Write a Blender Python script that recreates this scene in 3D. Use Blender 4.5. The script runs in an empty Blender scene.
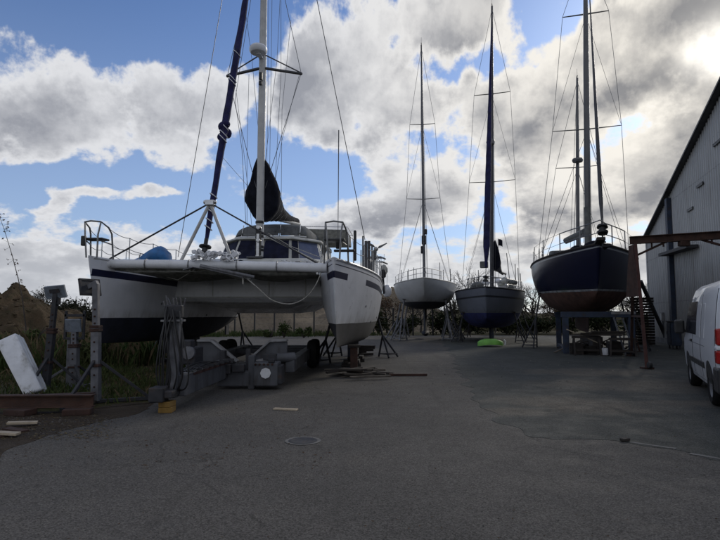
import bpy, bmesh, math, random
from mathutils import Vector as V, Matrix, noise as mnoise

R = math.radians
scene = bpy.context.scene
COL = scene.collection
rnd = random.Random(11)

# ------------------------------------------------------------------ camera
PITCH = math.atan(45 / 540)
EYE = 1.6
cd = bpy.data.cameras.new('camera')
cam = bpy.data.objects.new('camera', cd)
COL.objects.link(cam)
cam.location = (0, 0, EYE)
cam.rotation_euler = (R(90) + PITCH, 0, 0)
cd.sensor_width = 36
cd.lens = 27
cd.clip_start = 0.05
cd.clip_end = 3000
scene.camera = cam


def W(px, py, Y):
    """world point seen at a measured photo position (720x540) at distance Y"""
    u = (px - 360) / 540
    v = (270 - py) / 540
    c, s = math.cos(PITCH), math.sin(PITCH)
    d = V((u, c - v * s, s + v * c))
    return V((0, 0, EYE)) + d * (Y / d.y)


def G(px, py, z=0.0):
    u = (px - 360) / 540
    v = (270 - py) / 540
    c, s = math.cos(PITCH), math.sin(PITCH)
    d = V((u, c - v * s, s + v * c))
    return V((0, 0, EYE)) + d * ((z - EYE) / d.z)


# ------------------------------------------------------------------ node helper
class NT:
    def __init__(self, tree):
        self.t = tree
        self.n = tree.nodes
        self.l = tree.links

    def new(self, kind, **kw):
        n = self.n.new(kind)
        for k, v in kw.items():
            setattr(n, k, v)
        return n

    def set(self, sock, v):
        if v is None:
            return
        if hasattr(v, 'is_output') or isinstance(v, bpy.types.NodeSocket):
            self.l.new(v, sock)
        else:
            try:
                sock.default_value = v
            except Exception:
                sock.default_value = tuple(v) + (1.0,)

    def m(self, op, a, b=None, c=None, clamp=False):
        n = self.new('ShaderNodeMath', operation=op, use_clamp=clamp)
        self.set(n.inputs[0], a)
        self.set(n.inputs[1], b)
        self.set(n.inputs[2], c)
        return n.outputs[0]

    def add(self, a, b): return self.m('ADD', a, b)
    def sub(self, a, b): return self.m('SUBTRACT', a, b)
    def mul(self, a, b): return self.m('MULTIPLY', a, b)
    def div(self, a, b): return self.m('DIVIDE', a, b)

    def ss(self, x, lo, hi, o0=0.0, o1=1.0, kind='SMOOTHSTEP'):
        n = self.new('ShaderNodeMapRange', interpolation_type=kind)
        for i, v in enumerate((x, lo, hi, o0, o1)):
            self.set(n.inputs[i], v)
        return n.outputs[0]

    def mix(self, f, a, b, blend='MIX'):
        n = self.new('ShaderNodeMix', data_type='RGBA', blend_type=blend)
        n.clamp_factor = True
        self.set(n.inputs[0], f)
        for i, v in ((6, a), (7, b)):
            if isinstance(v, (tuple, list)) and len(v) == 3:
                v = tuple(v) + (1.0,)
            self.set(n.inputs[i], v)
        return n.outputs[2]

    def xyz(self, v):
        n = self.new('ShaderNodeSeparateXYZ')
        self.l.new(v, n.inputs[0])
        return n.outputs[0], n.outputs[1], n.outputs[2]

    def vec(self, x, y, z):
        n = self.new('ShaderNodeCombineXYZ')
        for i, v in enumerate((x, y, z)):
            self.set(n.inputs[i], v)
        return n.outputs[0]

    def noise(self, v, scale, detail=4, rough=0.5, dist=0.0, lac=2.0):
        n = self.new('ShaderNodeTexNoise')
        if v is not None:
            self.l.new(v, n.inputs['Vector'])
        n.inputs['Scale'].default_value = scale
        n.inputs['Detail'].default_value = detail
        n.inputs['Roughness'].default_value = rough
        n.inputs['Lacunarity'].default_value = lac
        n.inputs['Distortion'].default_value = dist
        return n.outputs['Fac']

    def voro(self, v, scale, feature='F1', out='Distance', rand=1.0):
        n = self.new('ShaderNodeTexVoronoi', feature=feature)
        self.l.new(v, n.inputs['Vector'])
        n.inputs['Scale'].default_value = scale
        n.inputs['Randomness'].default_value = rand
        return n.outputs[out]


def base_mat(name):
    m = bpy.data.materials.new(name)
    m.use_nodes = True
    t = NT(m.node_tree)
    b = m.node_tree.nodes['Principled BSDF']
    co = t.new('ShaderNodeTexCoord')
    return m, t, b, co


def mat(name, col, rough=0.6, metal=0.0, var=0.25, scale=3.0, dirt=None, dirt_amt=0.5, dirt_scale=2.5,
        bump=0.0, bscale=40.0, streak=False, spec=0.5, coat=0.0):
    m, t, b, co = base_mat(name)
    o = co.outputs['Object']
    n1 = t.noise(o, scale, 5, 0.6)
    f = t.ss(n1, 0.3, 0.7, 1 - var, 1 + var)
    c = t.mix(1.0, col, t.vec(f, f, f), 'MULTIPLY')
    if dirt:
        vv = o
        if streak:
            mp = t.new('ShaderNodeMapping')
            t.l.new(o, mp.inputs[0])
            mp.inputs['Scale'].default_value = (1.0, 1.0, 0.16)
            vv = mp.outputs[0]
        n2 = t.noise(vv, dirt_scale, 7, 0.68)
        c = t.mix(t.ss(n2, 0.5, 0.72, 0.0, dirt_amt), c, dirt)
    t.set(b.inputs['Base Color'], c)
    n3 = t.noise(o, scale * 4, 4, 0.6)
    t.set(b.inputs['Roughness'], t.ss(n3, 0.25, 0.75, max(0.05, rough - 0.12), min(1, rough + 0.12)))
    b.inputs['Metallic'].default_value = metal
    b.inputs['Specular IOR Level'].default_value = spec
    if coat:
        b.inputs['Coat Weight'].default_value = coat
        b.inputs['Coat Roughness'].default_value = 0.08
    if bump:
        bn = t.new('ShaderNodeBump')
        bn.inputs['Strength'].default_value = bump
        bn.inputs['Distance'].default_value = 0.02
        t.l.new(t.noise(o, bscale, 5, 0.6), bn.inputs['Height'])
        t.l.new(bn.outputs[0], b.inputs['Normal'])
    return m


# ------------------------------------------------------------------ mesh builder
class MB:
    def __init__(s):
        s.v = []
        s.f = []
        s.cuts = []

    def add(s, verts, faces):
        n = len(s.v)
        s.cuts.append((len(s.v), len(s.f)))
        s.v += [tuple(p) for p in verts]
        s.f += [tuple(i + n for i in f) for f in faces]
        return s

    def box(s, c, size, rot=None):
        c = V(c)
        h = V(size) / 2
        M = rot if rot is not None else Matrix.Identity(3)
        vs = [c + M @ V((sx * h.x, sy * h.y, sz * h.z)) for sx in (-1, 1) for sy in (-1, 1) for sz in (-1, 1)]
        return s.add(vs, [(0, 1, 3, 2), (4, 6, 7, 5), (0, 4, 5, 1), (2, 3, 7, 6), (0, 2, 6, 4), (1, 5, 7, 3)])

    def bar(s, a, b, w, h, up=(0, 0, 1), taper=1.0):
        a, b = V(a), V(b)
        d = (b - a).normalized()
        up = V(up)
        if abs(d.dot(up)) > 0.98:
            up = V((0, 1, 0))
        x = d.cross(up).normalized()
        z = x.cross(d).normalized()
        vs = []
        for p, k in ((a, 1.0), (b, taper)):
            for sx, sz in ((-1, -1), (1, -1), (1, 1), (-1, 1)):
                vs.append(p + x * sx * w / 2 * k + z * sz * h / 2 * k)
        return s.add(vs, [(3, 2, 1, 0), (4, 5, 6, 7), (0, 1, 5, 4), (1, 2, 6, 5), (2, 3, 7, 6), (3, 0, 4, 7)])

    def ibeam(s, a, b, w, h, t=0.015, up=(0, 0, 1)):
        a, b = V(a), V(b)
        d = (b - a).normalized()
        up = V(up)
        if abs(d.dot(up)) > 0.98:
            up = V((0, 1, 0))
        x = d.cross(up).normalized()
        z = x.cross(d).normalized()
        pr = [(-w/2, -h/2), (w/2, -h/2), (w/2, -h/2+t), (t/2, -h/2+t), (t/2, h/2-t), (w/2, h/2-t), (w/2, h/2),
              (-w/2, h/2), (-w/2, h/2-t), (-t/2, h/2-t), (-t/2, -h/2+t), (-w/2, -h/2+t)]
        n = len(pr)
        vs = [p + x * q[0] + z * q[1] for p in (a, b) for q in pr]
        fs = [(i, (i+1) % n, n + (i+1) % n, n + i) for i in range(n)]
        fs += [tuple(range(n-1, -1, -1)), tuple(range(n, 2*n))]
        return s.add(vs, fs)

    def tube(s, pts, r, n=8, closed=False, flat=1.0):
        pts = [V(p) for p in pts]
        k = len(pts)
        rs = r if isinstance(r, (list, tuple)) else [r] * k
        tang = []
        for i in range(k):
            if closed:
                d = pts[(i+1) % k] - pts[i-1]
            else:
                d = pts[min(i+1, k-1)] - pts[max(i-1, 0)]
            tang.append(d.normalized() if d.length > 1e-9 else V((0, 0, 1)))
        ref = V((0, 0, 1)) if abs(tang[0].z) < 0.9 else V((0, 1, 0))
        x = tang[0].cross(ref).normalized()
        vs = []
        for i in range(k):
            t = tang[i]
            x = (x - t * x.dot(t))
            x = x.normalized() if x.length > 1e-6 else t.orthogonal().normalized()
            y = t.cross(x)
            for j in range(n):
                a = 2 * math.pi * j / n
                vs.append(pts[i] + (x * math.cos(a) + y * math.sin(a) * flat) * rs[i])
        fs = []
        for i in range(k if closed else k - 1):
            i2 = (i + 1) % k
            for j in range(n):
                j2 = (j + 1) % n
                fs.append((i*n+j, i*n+j2, i2*n+j2, i2*n+j))
        if not closed:
            fs.append(tuple(range(n-1, -1, -1)))
            fs.append(tuple((k-1)*n + j for j in range(n)))
        return s.add(vs, fs)

    def lathe(s, prof, c=(0, 0, 0), n=16, M=None):
        M = M or Matrix.Identity(3)
        c = V(c)
        vs = []
        for r, z in prof:
            for j in range(n):
                a = 2 * math.pi * j / n
                vs.append(c + M @ V((r * math.cos(a), r * math.sin(a), z)))
        fs = []
        for i in range(len(prof) - 1):
            for j in range(n):
                j2 = (j + 1) % n
                fs.append((i*n+j, i*n+j2, (i+1)*n+j2, (i+1)*n+j))
        fs.append(tuple(range(n-1, -1, -1)))
        k = len(prof) - 1
        fs.append(tuple(k*n + j for j in range(n)))
        return s.add(vs, fs)

    def ball(s, c, r, n=12, k=8):
        r = V(r) if not isinstance(r, (int, float)) else V((r, r, r))
        c = V(c)
        vs = [c + V((0, 0, -r.z))]
        for i in range(1, k):
            ph = -math.pi/2 + math.pi * i / k
            for j in range(n):
                a = 2 * math.pi * j / n
                vs.append(c + V((r.x*math.cos(ph)*math.cos(a), r.y*math.cos(ph)*math.sin(a), r.z*math.sin(ph))))
        vs.append(c + V((0, 0, r.z)))
        fs = [(0, 1 + (j+1) % n, 1 + j) for j in range(n)]
        for i in range(k - 2):
            for j in range(n):
                j2 = (j + 1) % n
                fs.append((1+i*n+j, 1+i*n+j2, 1+(i+1)*n+j2, 1+(i+1)*n+j))
        top = len(vs) - 1
        fs += [(top, 1+(k-2)*n+j, 1+(k-2)*n+(j+1) % n) for j in range(n)]
        return s.add(vs, fs)

    def loft(s, rings, caps=True, closed=True):
        n = len(rings[0])
        vs = [p for r in rings for p in r]
        fs = []
        for i in range(len(rings) - 1):
            for j in range(n if closed else n - 1):
                j2 = (j + 1) % n
                fs.append((i*n+j, i*n+j2, (i+1)*n+j2, (i+1)*n+j))
        if caps:
            fs.append(tuple(range(n-1, -1, -1)))
            k = len(rings) - 1
            fs.append(tuple(k*n + j for j in range(n)))
        return s.add(vs, fs)

    def prism(s, poly, off):
        """poly: list of 3D points, extruded by vector off"""
        off = V(off)
        n = len(poly)
        vs = [V(p) for p in poly] + [V(p) + off for p in poly]
        fs = [tuple(range(n-1, -1, -1)), tuple(range(n, 2*n))]
        fs += [(i, (i+1) % n, n + (i+1) % n, n + i) for i in range(n)]
        return s.add(vs, fs)

    def each(s, name, material, parent=None, **kw):
        """one object per added piece"""
        out = []
        ends = s.cuts[1:] + [(len(s.v), len(s.f))]
        for (a, fa), (b, fb) in zip(s.cuts, ends):
            m = MB()
            m.add(s.v[a:b], [tuple(i - a for i in f) for f in s.f[fa:fb]])
            out.append(m.build(name, material, parent, **kw))
        return out

    def build(s, name, material, parent=None, smooth=False, bevel=0.0, angle=40, loc=None, fixn=True):
        me = bpy.data.meshes.new(name)
        me.from_pydata(s.v, [], s.f)
        if fixn:
            bm = bmesh.new()
            bm.from_mesh(me)
            bmesh.ops.recalc_face_normals(bm, faces=bm.faces)
            bm.to_mesh(me)
            bm.free()
        me.materials.append(material)
        if smooth:
            me.polygons.foreach_set('use_smooth', [True] * len(me.polygons))
            me.set_sharp_from_angle(angle=R(angle))
        me.update()
        o = bpy.data.objects.new(name, me)
        COL.objects.link(o)
        if parent is not None:
            o.parent = parent
        if loc is not None:
            o.location = loc
        if bevel:
            bv = o.modifiers.new('bevel', 'BEVEL')
            bv.width = bevel
            bv.segments = 2
            bv.limit_method = 'ANGLE'
            bv.angle_limit = R(40)
        return o


def tag(o, label, cat, group=None):
    o['label'] = label
    o['category'] = cat
    if group:
        o['group'] = group
    return o


def thing(name, label, cat, loc=(0, 0, 0), rz=0.0, group=None):
    o = bpy.data.objects.new(name, None)
    o.empty_display_size = 0.3
    COL.objects.link(o)
    o.location = loc
    o.rotation_euler = (0, 0, rz)
    return tag(o, label, cat, group)


def struct(o, kind='structure'):
    o['kind'] = kind
    return o


def copy_tree(o, parent=None):
    c = o.copy()
    COL.objects.link(c)
    if parent is not None:
        c.parent = parent
    for ch in list(o.children):
        copy_tree(ch, c)
    return c


def rotm(ax, a):
    return Matrix.Rotation(R(a), 3, ax)


def look(d):
    """3x3 with local z along d"""
    return V(d).to_track_quat('Z', 'Y').to_matrix()


# ------------------------------------------------------------------ shared materials
M = {}
M['gel'] = mat('white_gelcoat', (0.66, 0.67, 0.69), 0.32, var=0.06, scale=1.2, dirt=(0.33, 0.33, 0.32), dirt_amt=0.45, dirt_scale=2.2, streak=True)
M['gel_grey'] = mat('grey_deck_paint', (0.46, 0.46, 0.43), 0.55, var=0.15, scale=2.0, dirt=(0.16, 0.16, 0.13), dirt_amt=0.6, streak=True)
M['alloy'] = mat('mast_alloy', (0.62, 0.62, 0.62), 0.38, 0.55, var=0.1, scale=2)
M['mast_white'] = mat('white_painted_mast', (0.48, 0.48, 0.47), 0.45, 0.0, var=0.12, scale=2, dirt=(0.2, 0.2, 0.19), dirt_amt=0.4)
M['mast_grey'] = mat('grey_mast', (0.12, 0.12, 0.125), 0.5, 0.2, var=0.12, scale=2)
M['mast_dark'] = mat('dark_mast', (0.05, 0.05, 0.055), 0.45, 0.3, var=0.2, scale=2)
M['steel'] = mat('stainless_steel', (0.5, 0.5, 0.5), 0.25, 0.9, var=0.1, scale=6)
M['steel_dull'] = mat('backlit_dark_stainless', (0.22, 0.22, 0.22), 0.45, 0.7, var=0.15, scale=6)  # stainless with the rails' backlit darkness put into its base colour
M['wire'] = mat('rigging_wire', (0.12, 0.12, 0.125), 0.45, 0.5, var=0.1)
M['rope'] = mat('pale_rope', (0.33, 0.32, 0.29), 0.9, var=0.3, scale=20)
M['navy'] = mat('navy_canvas', (0.010, 0.012, 0.030), 0.85, var=0.45, scale=3, bump=0.25, bscale=14, dirt=(0.035, 0.038, 0.055), dirt_amt=0.5, spec=0.2)
M['navy_sail'] = mat('navy_sail_cloth', (0.012, 0.012, 0.055), 0.8, var=0.4, scale=4, bump=0.3, bscale=12, dirt=(0.03, 0.032, 0.07), dirt_amt=0.5, spec=0.25)
M['black_cloth'] = mat('black_canvas', (0.009, 0.010, 0.016), 0.9, var=0.4, scale=4, bump=0.5, bscale=9, spec=0.12)
M['grey_cloth'] = mat('grey_canvas', (0.115, 0.12, 0.118), 0.85, var=0.25, scale=4, bump=0.2, bscale=12)
M['net'] = mat('grey_netting', (0.20, 0.20, 0.18), 0.9, var=0.35, scale=8, bump=0.3, bscale=80)
M['glass'] = mat('dark_glass', (0.012, 0.015, 0.025), 0.08, var=0.1)
M['hood_film'] = mat('cloudy_hood_film', (0.10, 0.105, 0.11), 0.35, var=0.3, scale=5)
M['reflection_tinted_glass'] = mat('glass_with_painted_reflection', (0.07, 0.085, 0.15), 0.15, var=0.12)  # window glass with its pale blue reflection mixed into the base colour
M['black'] = mat('black_plastic', (0.014, 0.014, 0.015), 0.5, var=0.2)
M['rubber'] = mat('tyre_rubber', (0.012, 0.012, 0.012), 0.9, spec=0.2, var=0.3, scale=6, bump=0.2)
M['rust'] = mat('rusty_steel', (0.052, 0.026, 0.018), 0.9, 0.0, var=0.4, scale=4, dirt=(0.05, 0.022, 0.015), dirt_amt=0.8, bump=0.4, bscale=30)
M['rust_dark'] = mat('dark_rusty_steel', (0.042, 0.020, 0.014), 0.9, 0.0, var=0.4, scale=5, dirt=(0.02, 0.012, 0.01), dirt_amt=0.8, bump=0.4, bscale=30)
M['red_steel'] = mat('red_oxide_steel', (0.045, 0.016, 0.012), 0.9, var=0.35, scale=5, dirt=(0.05, 0.03, 0.025), dirt_amt=0.7)
M['stand'] = mat('worn_galvanised_steel', (0.135, 0.137, 0.15), 0.6, 0.25, var=0.3, scale=6, dirt=(0.06, 0.05, 0.05), dirt_amt=0.75, dirt_scale=7, streak=True)
M['stand_dark'] = mat('dark_stand_steel', (0.028, 0.029, 0.034), 0.7, 0.1, var=0.35, scale=6, dirt=(0.05, 0.03, 0.02), dirt_amt=0.7, dirt_scale=6)
M['trailer'] = mat('blue_grey_trailer_paint', (0.064, 0.067, 0.076), 0.65, 0.0, var=0.25, scale=3, dirt=(0.025, 0.02, 0.018), dirt_amt=0.85, dirt_scale=5, streak=True)
M['trailer_pale'] = mat('pale_trailer_paint', (0.2, 0.2, 0.205), 0.6, 0.05, var=0.25, scale=3, dirt=(0.08, 0.07, 0.07), dirt_amt=0.7, dirt_scale=5)
M['blue_steel'] = mat('blue_painted_steel', (0.016, 0.028, 0.055), 0.65, 0.0, var=0.3, scale=3, dirt=(0.035, 0.02, 0.014), dirt_amt=0.85, dirt_scale=4)
M['yellow'] = mat('yellow_painted_wood', (0.19, 0.11, 0.022), 0.85, var=0.25, scale=8, dirt=(0.1, 0.07, 0.03), dirt_amt=0.7, dirt_scale=8)
M['wood'] = mat('weathered_wood', (0.085, 0.072, 0.058), 0.9, var=0.35, scale=5, dirt=(0.04, 0.033, 0.028), dirt_amt=0.7, bump=0.3)
M['wood_dark'] = mat('dark_wet_wood', (0.026, 0.021, 0.018), 0.9, var=0.35, scale=5, bump=0.3)
M['wood_pale'] = mat('pale_plank', (0.36, 0.30, 0.22), 0.8, var=0.25, scale=6, dirt=(0.14, 0.11, 0.08), dirt_amt=0.6)
M['white_plastic'] = mat('white_plastic', (0.66, 0.67, 0.70), 0.4, var=0.08, scale=2, dirt=(0.3, 0.3, 0.29), dirt_amt=0.5)
M['slab'] = mat('stained_white_moulding', (0.60, 0.61, 0.63), 0.5, var=0.12, scale=3, dirt=(0.16, 0.15, 0.12), dirt_amt=0.75, dirt_scale=3.2, streak=True)
M['blue_tarp'] = mat('blue_tarpaulin', (0.025, 0.13, 0.33), 0.55, var=0.3, scale=4, bump=0.5, bscale=9)
M['green_plastic'] = mat('lime_green_plastic', (0.14, 0.36, 0.055), 0.65, var=0.15, scale=3)
M['bottom_black'] = mat('dark_antifouling', (0.012, 0.014, 0.022), 0.8, var=0.4, scale=3)
M['red_light'] = mat('red_lens', (0.32, 0.012, 0.012), 0.15, var=0.1)
M['orange_light'] = mat('amber_lens', (0.6, 0.2, 0.02), 0.15, var=0.1)
# ------------------------------------------------------------------ sky, sun, view
AZ, EL = R(34.4), R(23.1)
scene.view_settings.view_transform = 'Standard'
scene.view_settings.look = 'None'
scene.view_settings.exposure = 0.0
scene.view_settings.gamma = 1.0
scene.view_settings.use_curve_mapping = False
world = bpy.data.worlds.new('World')
scene.world = world
world.use_nodes = True
wt = NT(world.node_tree)
bg = world.node_tree.nodes['Background']
sky = wt.new('ShaderNodeTexSky', sky_type='NISHITA')
sky.sun_disc = False
sky.sun_elevation = EL
sky.sun_rotation = AZ
sky.air_density = 1.0
sky.dust_density = 0.6
sky.ozone_density = 2.0
tc = wt.new('ShaderNodeTexCoord')
dx, dy, dz = wt.xyz(tc.outputs['Generated'])
az = wt.m('ARCTAN2', dx, dy)
el = wt.m('ARCSINE', dz)
zc = wt.add(wt.m('MAXIMUM', el, 0.0), 0.27)
cu, cv = wt.mul(az, 2.15), wt.mul(wt.m('LOGARITHM', wt.sub(zc, 0.11), math.e), -1.15)
q = wt.vec(cu, cv, 0.37)
# direction from the cloud towards the sun on the cloud plane
warp = wt.sub(wt.noise(q, 1.5, 6, 0.55), 0.5)
warp2 = wt.sub(wt.noise(wt.vec(cu, cv, 5.1), 1.5, 6, 0.55), 0.5)
waz = wt.add(az, wt.mul(warp, 0.35))
wel = wt.add(el, wt.mul(warp2, 0.18))


def ang(px, py):
    d = W(px, py, 10.0) - V((0, 0, EYE))
    d.normalize()
    return math.atan2(d.x, d.y), math.asin(d.z)


# the cloud groups of the day: (photo x, y, half widths, amount)
BUMPS = [
    (120, 118, 110, 52, 0.40), (40, 150, 70, 28, 0.16), (205, 95, 70, 50, 0.16), (330, 95, 70, 75, 0.34), (400, 55, 90, 70, 0.30),
    (425, 190, 55, 36, 0.26), (520, 140, 120, 90, 0.20), (640, 120, 120, 90, 0.24), (610, 35, 90, 50, 0.24),
    (700, 25, 45, 28, 0.45), (590, 95, 75, 22, 0.3), (660, 190, 80, 50, 0.3),
    (330, 235, 70, 24, 0.22), (60, 197, 55, 8, 0.36), (150, 199, 45, 9, 0.36), (90, 240, 120, 10, 0.2), (20, 215, 25, 8, 0.2), (100, 223, 40, 8, 0.2),
    (90, 15, 200, 30, -0.50), (200, 30, 60, 34, -0.35), (290, 168, 45, 26, -0.42), (370, 165, 38, 28, -0.40), (60, 183, 110, 9, -0.25),
    (488, 58, 34, 16, -0.34), (450, 236, 70, 9, -0.20), (560, 250, 60, 10, -0.12), (520, 190, 26, 20, -0.14), (540, 20, 26, 14, -0.16), (190, 180, 60, 14, -0.2), (395, 240, 20, 10, -0.12), (345, 190, 28, 12, -0.25), (110, 213, 150, 22, -0.20), (215, 145, 24, 26, 0.16), (250, 215, 50, 12, -0.16),
]
field = None
for (bx, by, sx, sy, amp) in BUMPS:
    a0, e0 = ang(bx, by)
    ux = wt.mul(wt.sub(waz, a0), 540.0 / sx)
    uy = wt.mul(wt.sub(wel, e0), 560.0 / sy)
    r2 = wt.add(wt.mul(ux, ux), wt.mul(uy, uy))
    g = wt.mul(wt.m('EXPONENT', wt.mul(r2, -1.0)), amp * 0.95)
    field = g if field is None else wt.add(field, g)


def cloud_density(dq):
    qq = wt.vec(wt.add(cu, dq[0]), wt.add(cv, dq[1]), 1.7)
    big = wt.noise(qq, 1.5, 3, 0.5, 0.1)
    det = wt.noise(qq, 3.9, 9, 0.57, 0.0)
    return wt.add(wt.mul(big, 0.55), wt.mul(det, 1.55))


# unseen cloud added behind the camera to whiten and lift the ambient light
field = wt.add(field, wt.ss(dy, 0.25, -0.35, 0.0, 0.16))
tex = cloud_density((0, 0))
d0 = wt.add(wt.add(tex, field), -1.09)
so = (0.085, -0.085)
d1 = wt.add(wt.add(cloud_density(so), field), -1.09)
horizon = wt.ss(el, 0.02, 0.16, 0.26, 0.0)
d0 = wt.add(d0, horizon)
alpha = wt.ss(d0, -0.02, 0.13)
thick = wt.ss(d0, 0.08, 0.50)
lit = wt.ss(wt.sub(d0, d1), -0.22, 0.22)
# angle to the sun
sd = (math.sin(AZ) * math.cos(EL), math.cos(AZ) * math.cos(EL), math.sin(EL))
dotn = wt.add(wt.add(wt.mul(dx, sd[0]), wt.mul(dy, sd[1])), wt.mul(dz, sd[2]))
sang = wt.m('ARCCOSINE', wt.m('MINIMUM', dotn, 0.99999))
near = wt.ss(sang, 0.0, 0.75, 1.0, 0.0)
core = wt.m('EXPONENT', wt.mul(wt.mul(sang, sang), -800.0))
halo = wt.m('EXPONENT', wt.mul(sang, -7.0))
bright = wt.mix(near, (7.4, 7.5, 7.8), (9.6, 9.1, 8.2))
grey = wt.mix(near, (3.2, 3.35, 3.8), (2.5, 2.5, 2.6))
body = wt.mul(wt.ss(tex, 0.93, 1.38), wt.ss(d0, 0.06, 0.30))
shade = wt.add(wt.mul(body, 0.85), wt.mul(wt.mul(wt.sub(1.0, lit), 0.62), wt.ss(d0, 0.05, 0.32)))
for (bx, by, sx, sy, amp) in ((605, 97, 85, 20, 0.55), (694, 16, 40, 26, 1.0), (445, 14, 70, 26, -0.5), (125, 128, 100, 36, 0.42), (330, 110, 60, 40, 0.2), (560, 215, 90, 12, 0.3), (450, 150, 60, 30, 0.2)):
    a0, e0 = ang(bx, by)
    ux = wt.mul(wt.sub(waz, a0), 540.0 / sx)
    uy = wt.mul(wt.sub(wel, e0), 560.0 / sy)
    g = wt.mul(wt.m('EXPONENT', wt.mul(wt.add(wt.mul(ux, ux), wt.mul(uy, uy)), -1.0)), amp)
    shade = wt.add(shade, wt.mul(g, wt.ss(d0, 0.1, 0.4)))
shade = wt.m('MINIMUM', wt.m('MAXIMUM', wt.sub(shade, 0.08), 0.0), 1.0)
ccol = wt.mix(shade, bright, grey)
ccol = wt.mix(wt.ss(el, 0.0, 0.16, 0.55, 0.0), ccol, (5.6, 5.9, 6.4))
skyc = wt.mix(1.0, sky.outputs[0], (0.62, 0.80, 1.12), 'MULTIPLY')
skyc = wt.mix(wt.ss(el, 0.0, 0.60, 0.52, 0.04), skyc, (5.0, 6.1, 8.0))
col = wt.mix(alpha, skyc, ccol)
gl = wt.add(wt.mul(core, 22.0), wt.mul(halo, 1.2))
gl = wt.mul(gl, wt.ss(d0, 0.05, 0.75, 1.0, 0.35))
glv = wt.new('ShaderNodeVectorMath', operation='SCALE')
wt.l.new(wt.vec(1.0, 0.95, 0.85), glv.inputs[0])
wt.l.new(gl, glv.inputs['Scale'])
addc = wt.mix(1.0, col, glv.outputs[0], 'ADD')
wt.set(bg.inputs['Color'], addc)
bg.inputs['Strength'].default_value = 0.1

sun = bpy.data.lights.new('sun', 'SUN')
sun.energy = 1.3
sun.angle = R(10)
sun.color = (1.0, 0.93, 0.82)
so_ = bpy.data.objects.new('sun', sun)
COL.objects.link(so_)
so_.rotation_euler = V(sd).to_track_quat('Z', 'Y').to_euler()
so_.location = (30, 40, 30)

# ------------------------------------------------------------------ ground
def ground_mat(name, base, dark, pale, stones=True, tint=None, dust=()):
    m, t, b, co = base_mat(name)
    p = co.outputs['Object']
    n1 = t.noise(p, 0.35, 6, 0.6)
    n2 = t.noise(p, 2.2, 8, 0.65)
    n3 = t.noise(p, 70.0, 3, 0.7)
    c = t.mix(t.ss(n1, 0.35, 0.7), base, dark)
    c = t.mix(t.ss(n2, 0.52, 0.75, 0.0, 0.6), c, pale)
    if tint:
        n4 = t.noise(p, 0.22, 5, 0.6, 0.5)
        c = t.mix(t.ss(n4, 0.55, 0.68, 0.0, 0.75), c, tint)
    # dried mud left where vehicles and hoses have been
    if dust:
        px_, py_, _z = t.xyz(p)
        wob = t.mul(t.sub(t.noise(p, 1.3, 6, 0.65), 0.5), 2.6)
        for (g_, rx, ry) in dust:
            ux = t.div(t.sub(px_, g_.x), rx)
            uy = t.div(t.sub(py_, g_.y), ry)
            rr_ = t.add(t.add(t.mul(ux, ux), t.mul(uy, uy)), wob)
            c = t.mix(t.ss(rr_, 1.2, 0.0, 0.0, 0.62), c, (0.130, 0.113, 0.092))
    # aggregate
    vd = t.voro(p, 85.0, out='Color')
    vx, vy, vz = t.xyz(vd)
    f = t.ss(vx, 0.0, 1.0, 0.55, 1.45, 'LINEAR')
    c = t.mix(1.0, c, t.vec(f, f, f), 'MULTIPLY')
    f2 = t.ss(n3, 0.3, 0.7, 0.75, 1.25)
    c = t.mix(1.0, c, t.vec(f2, f2, f2), 'MULTIPLY')
    # damp dark stains
    n5 = t.noise(p, 1.1, 9, 0.72, 0.8)
    c = t.mix(t.ss(n5, 0.63, 0.7, 0.0, 0.55), c, tuple(x * 0.35 for x in base))
    # oil spots and tyre scuffs
    n6 = t.noise(p, 2.7, 3, 0.5, 0.4)
    c = t.mix(t.ss(n6, 0.70, 0.76, 0.0, 0.55), c, tuple(x * 0.3 for x in base))
    mpx = t.new('ShaderNodeMapping')
    t.l.new(p, mpx.inputs[0])
    mpx.inputs['Rotation'].default_value = (0, 0, R(24))
    mpx.inputs['Scale'].default_value = (2.2, 0.10, 1.0)
    n7 = t.noise(mpx.outputs[0], 1.4, 5, 0.6)
    c = t.mix(t.ss(n7, 0.56, 0.70, 0.0, 0.35), c, tuple(x * 0.55 for x in base))
    n8 = t.noise(p, 0.9, 8, 0.7, 0.3)
    c = t.mix(t.ss(n8, 0.56, 0.70, 0.0, 0.45), c, tuple(x * 1.45 for x in base))
    # cracks
    mp = t.noise(p, 0.9, 4, 0.6)
    wv = t.new('ShaderNodeVectorMath', operation='ADD')
    t.l.new(p, wv.inputs[0])
    t.l.new(t.vec(mp, t.mul(mp, -1.3), 0.0), wv.inputs[1])
    ed = t.voro(wv.outputs[0], 0.28, 'DISTANCE_TO_EDGE')
    crack = t.mul(t.ss(ed, 0.0, 0.008, 1.0, 0.0), t.ss(n2, 0.42, 0.6))
    c = t.mix(t.mul(crack, 0.35), c, (0.012, 0.012, 0.012))
    t.set(b.inputs['Base Color'], c)
    t.set(b.inputs['Roughness'], t.ss(n2, 0.3, 0.7, 0.72, 0.95))
    b.inputs['Specular IOR Level'].default_value = 0.10
    bn = t.new('ShaderNodeBump')
    bn.inputs['Strength'].default_value = 0.55
    bn.inputs['Distance'].default_value = 0.012
    h = t.add(t.add(t.mul(vx, 0.5), t.mul(n3, 0.6)), t.mul(n2, 0.8))
    t.l.new(h, bn.inputs['Height'])
    t.l.new(bn.outputs[0], b.inputs['Normal'])
    return m


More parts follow.
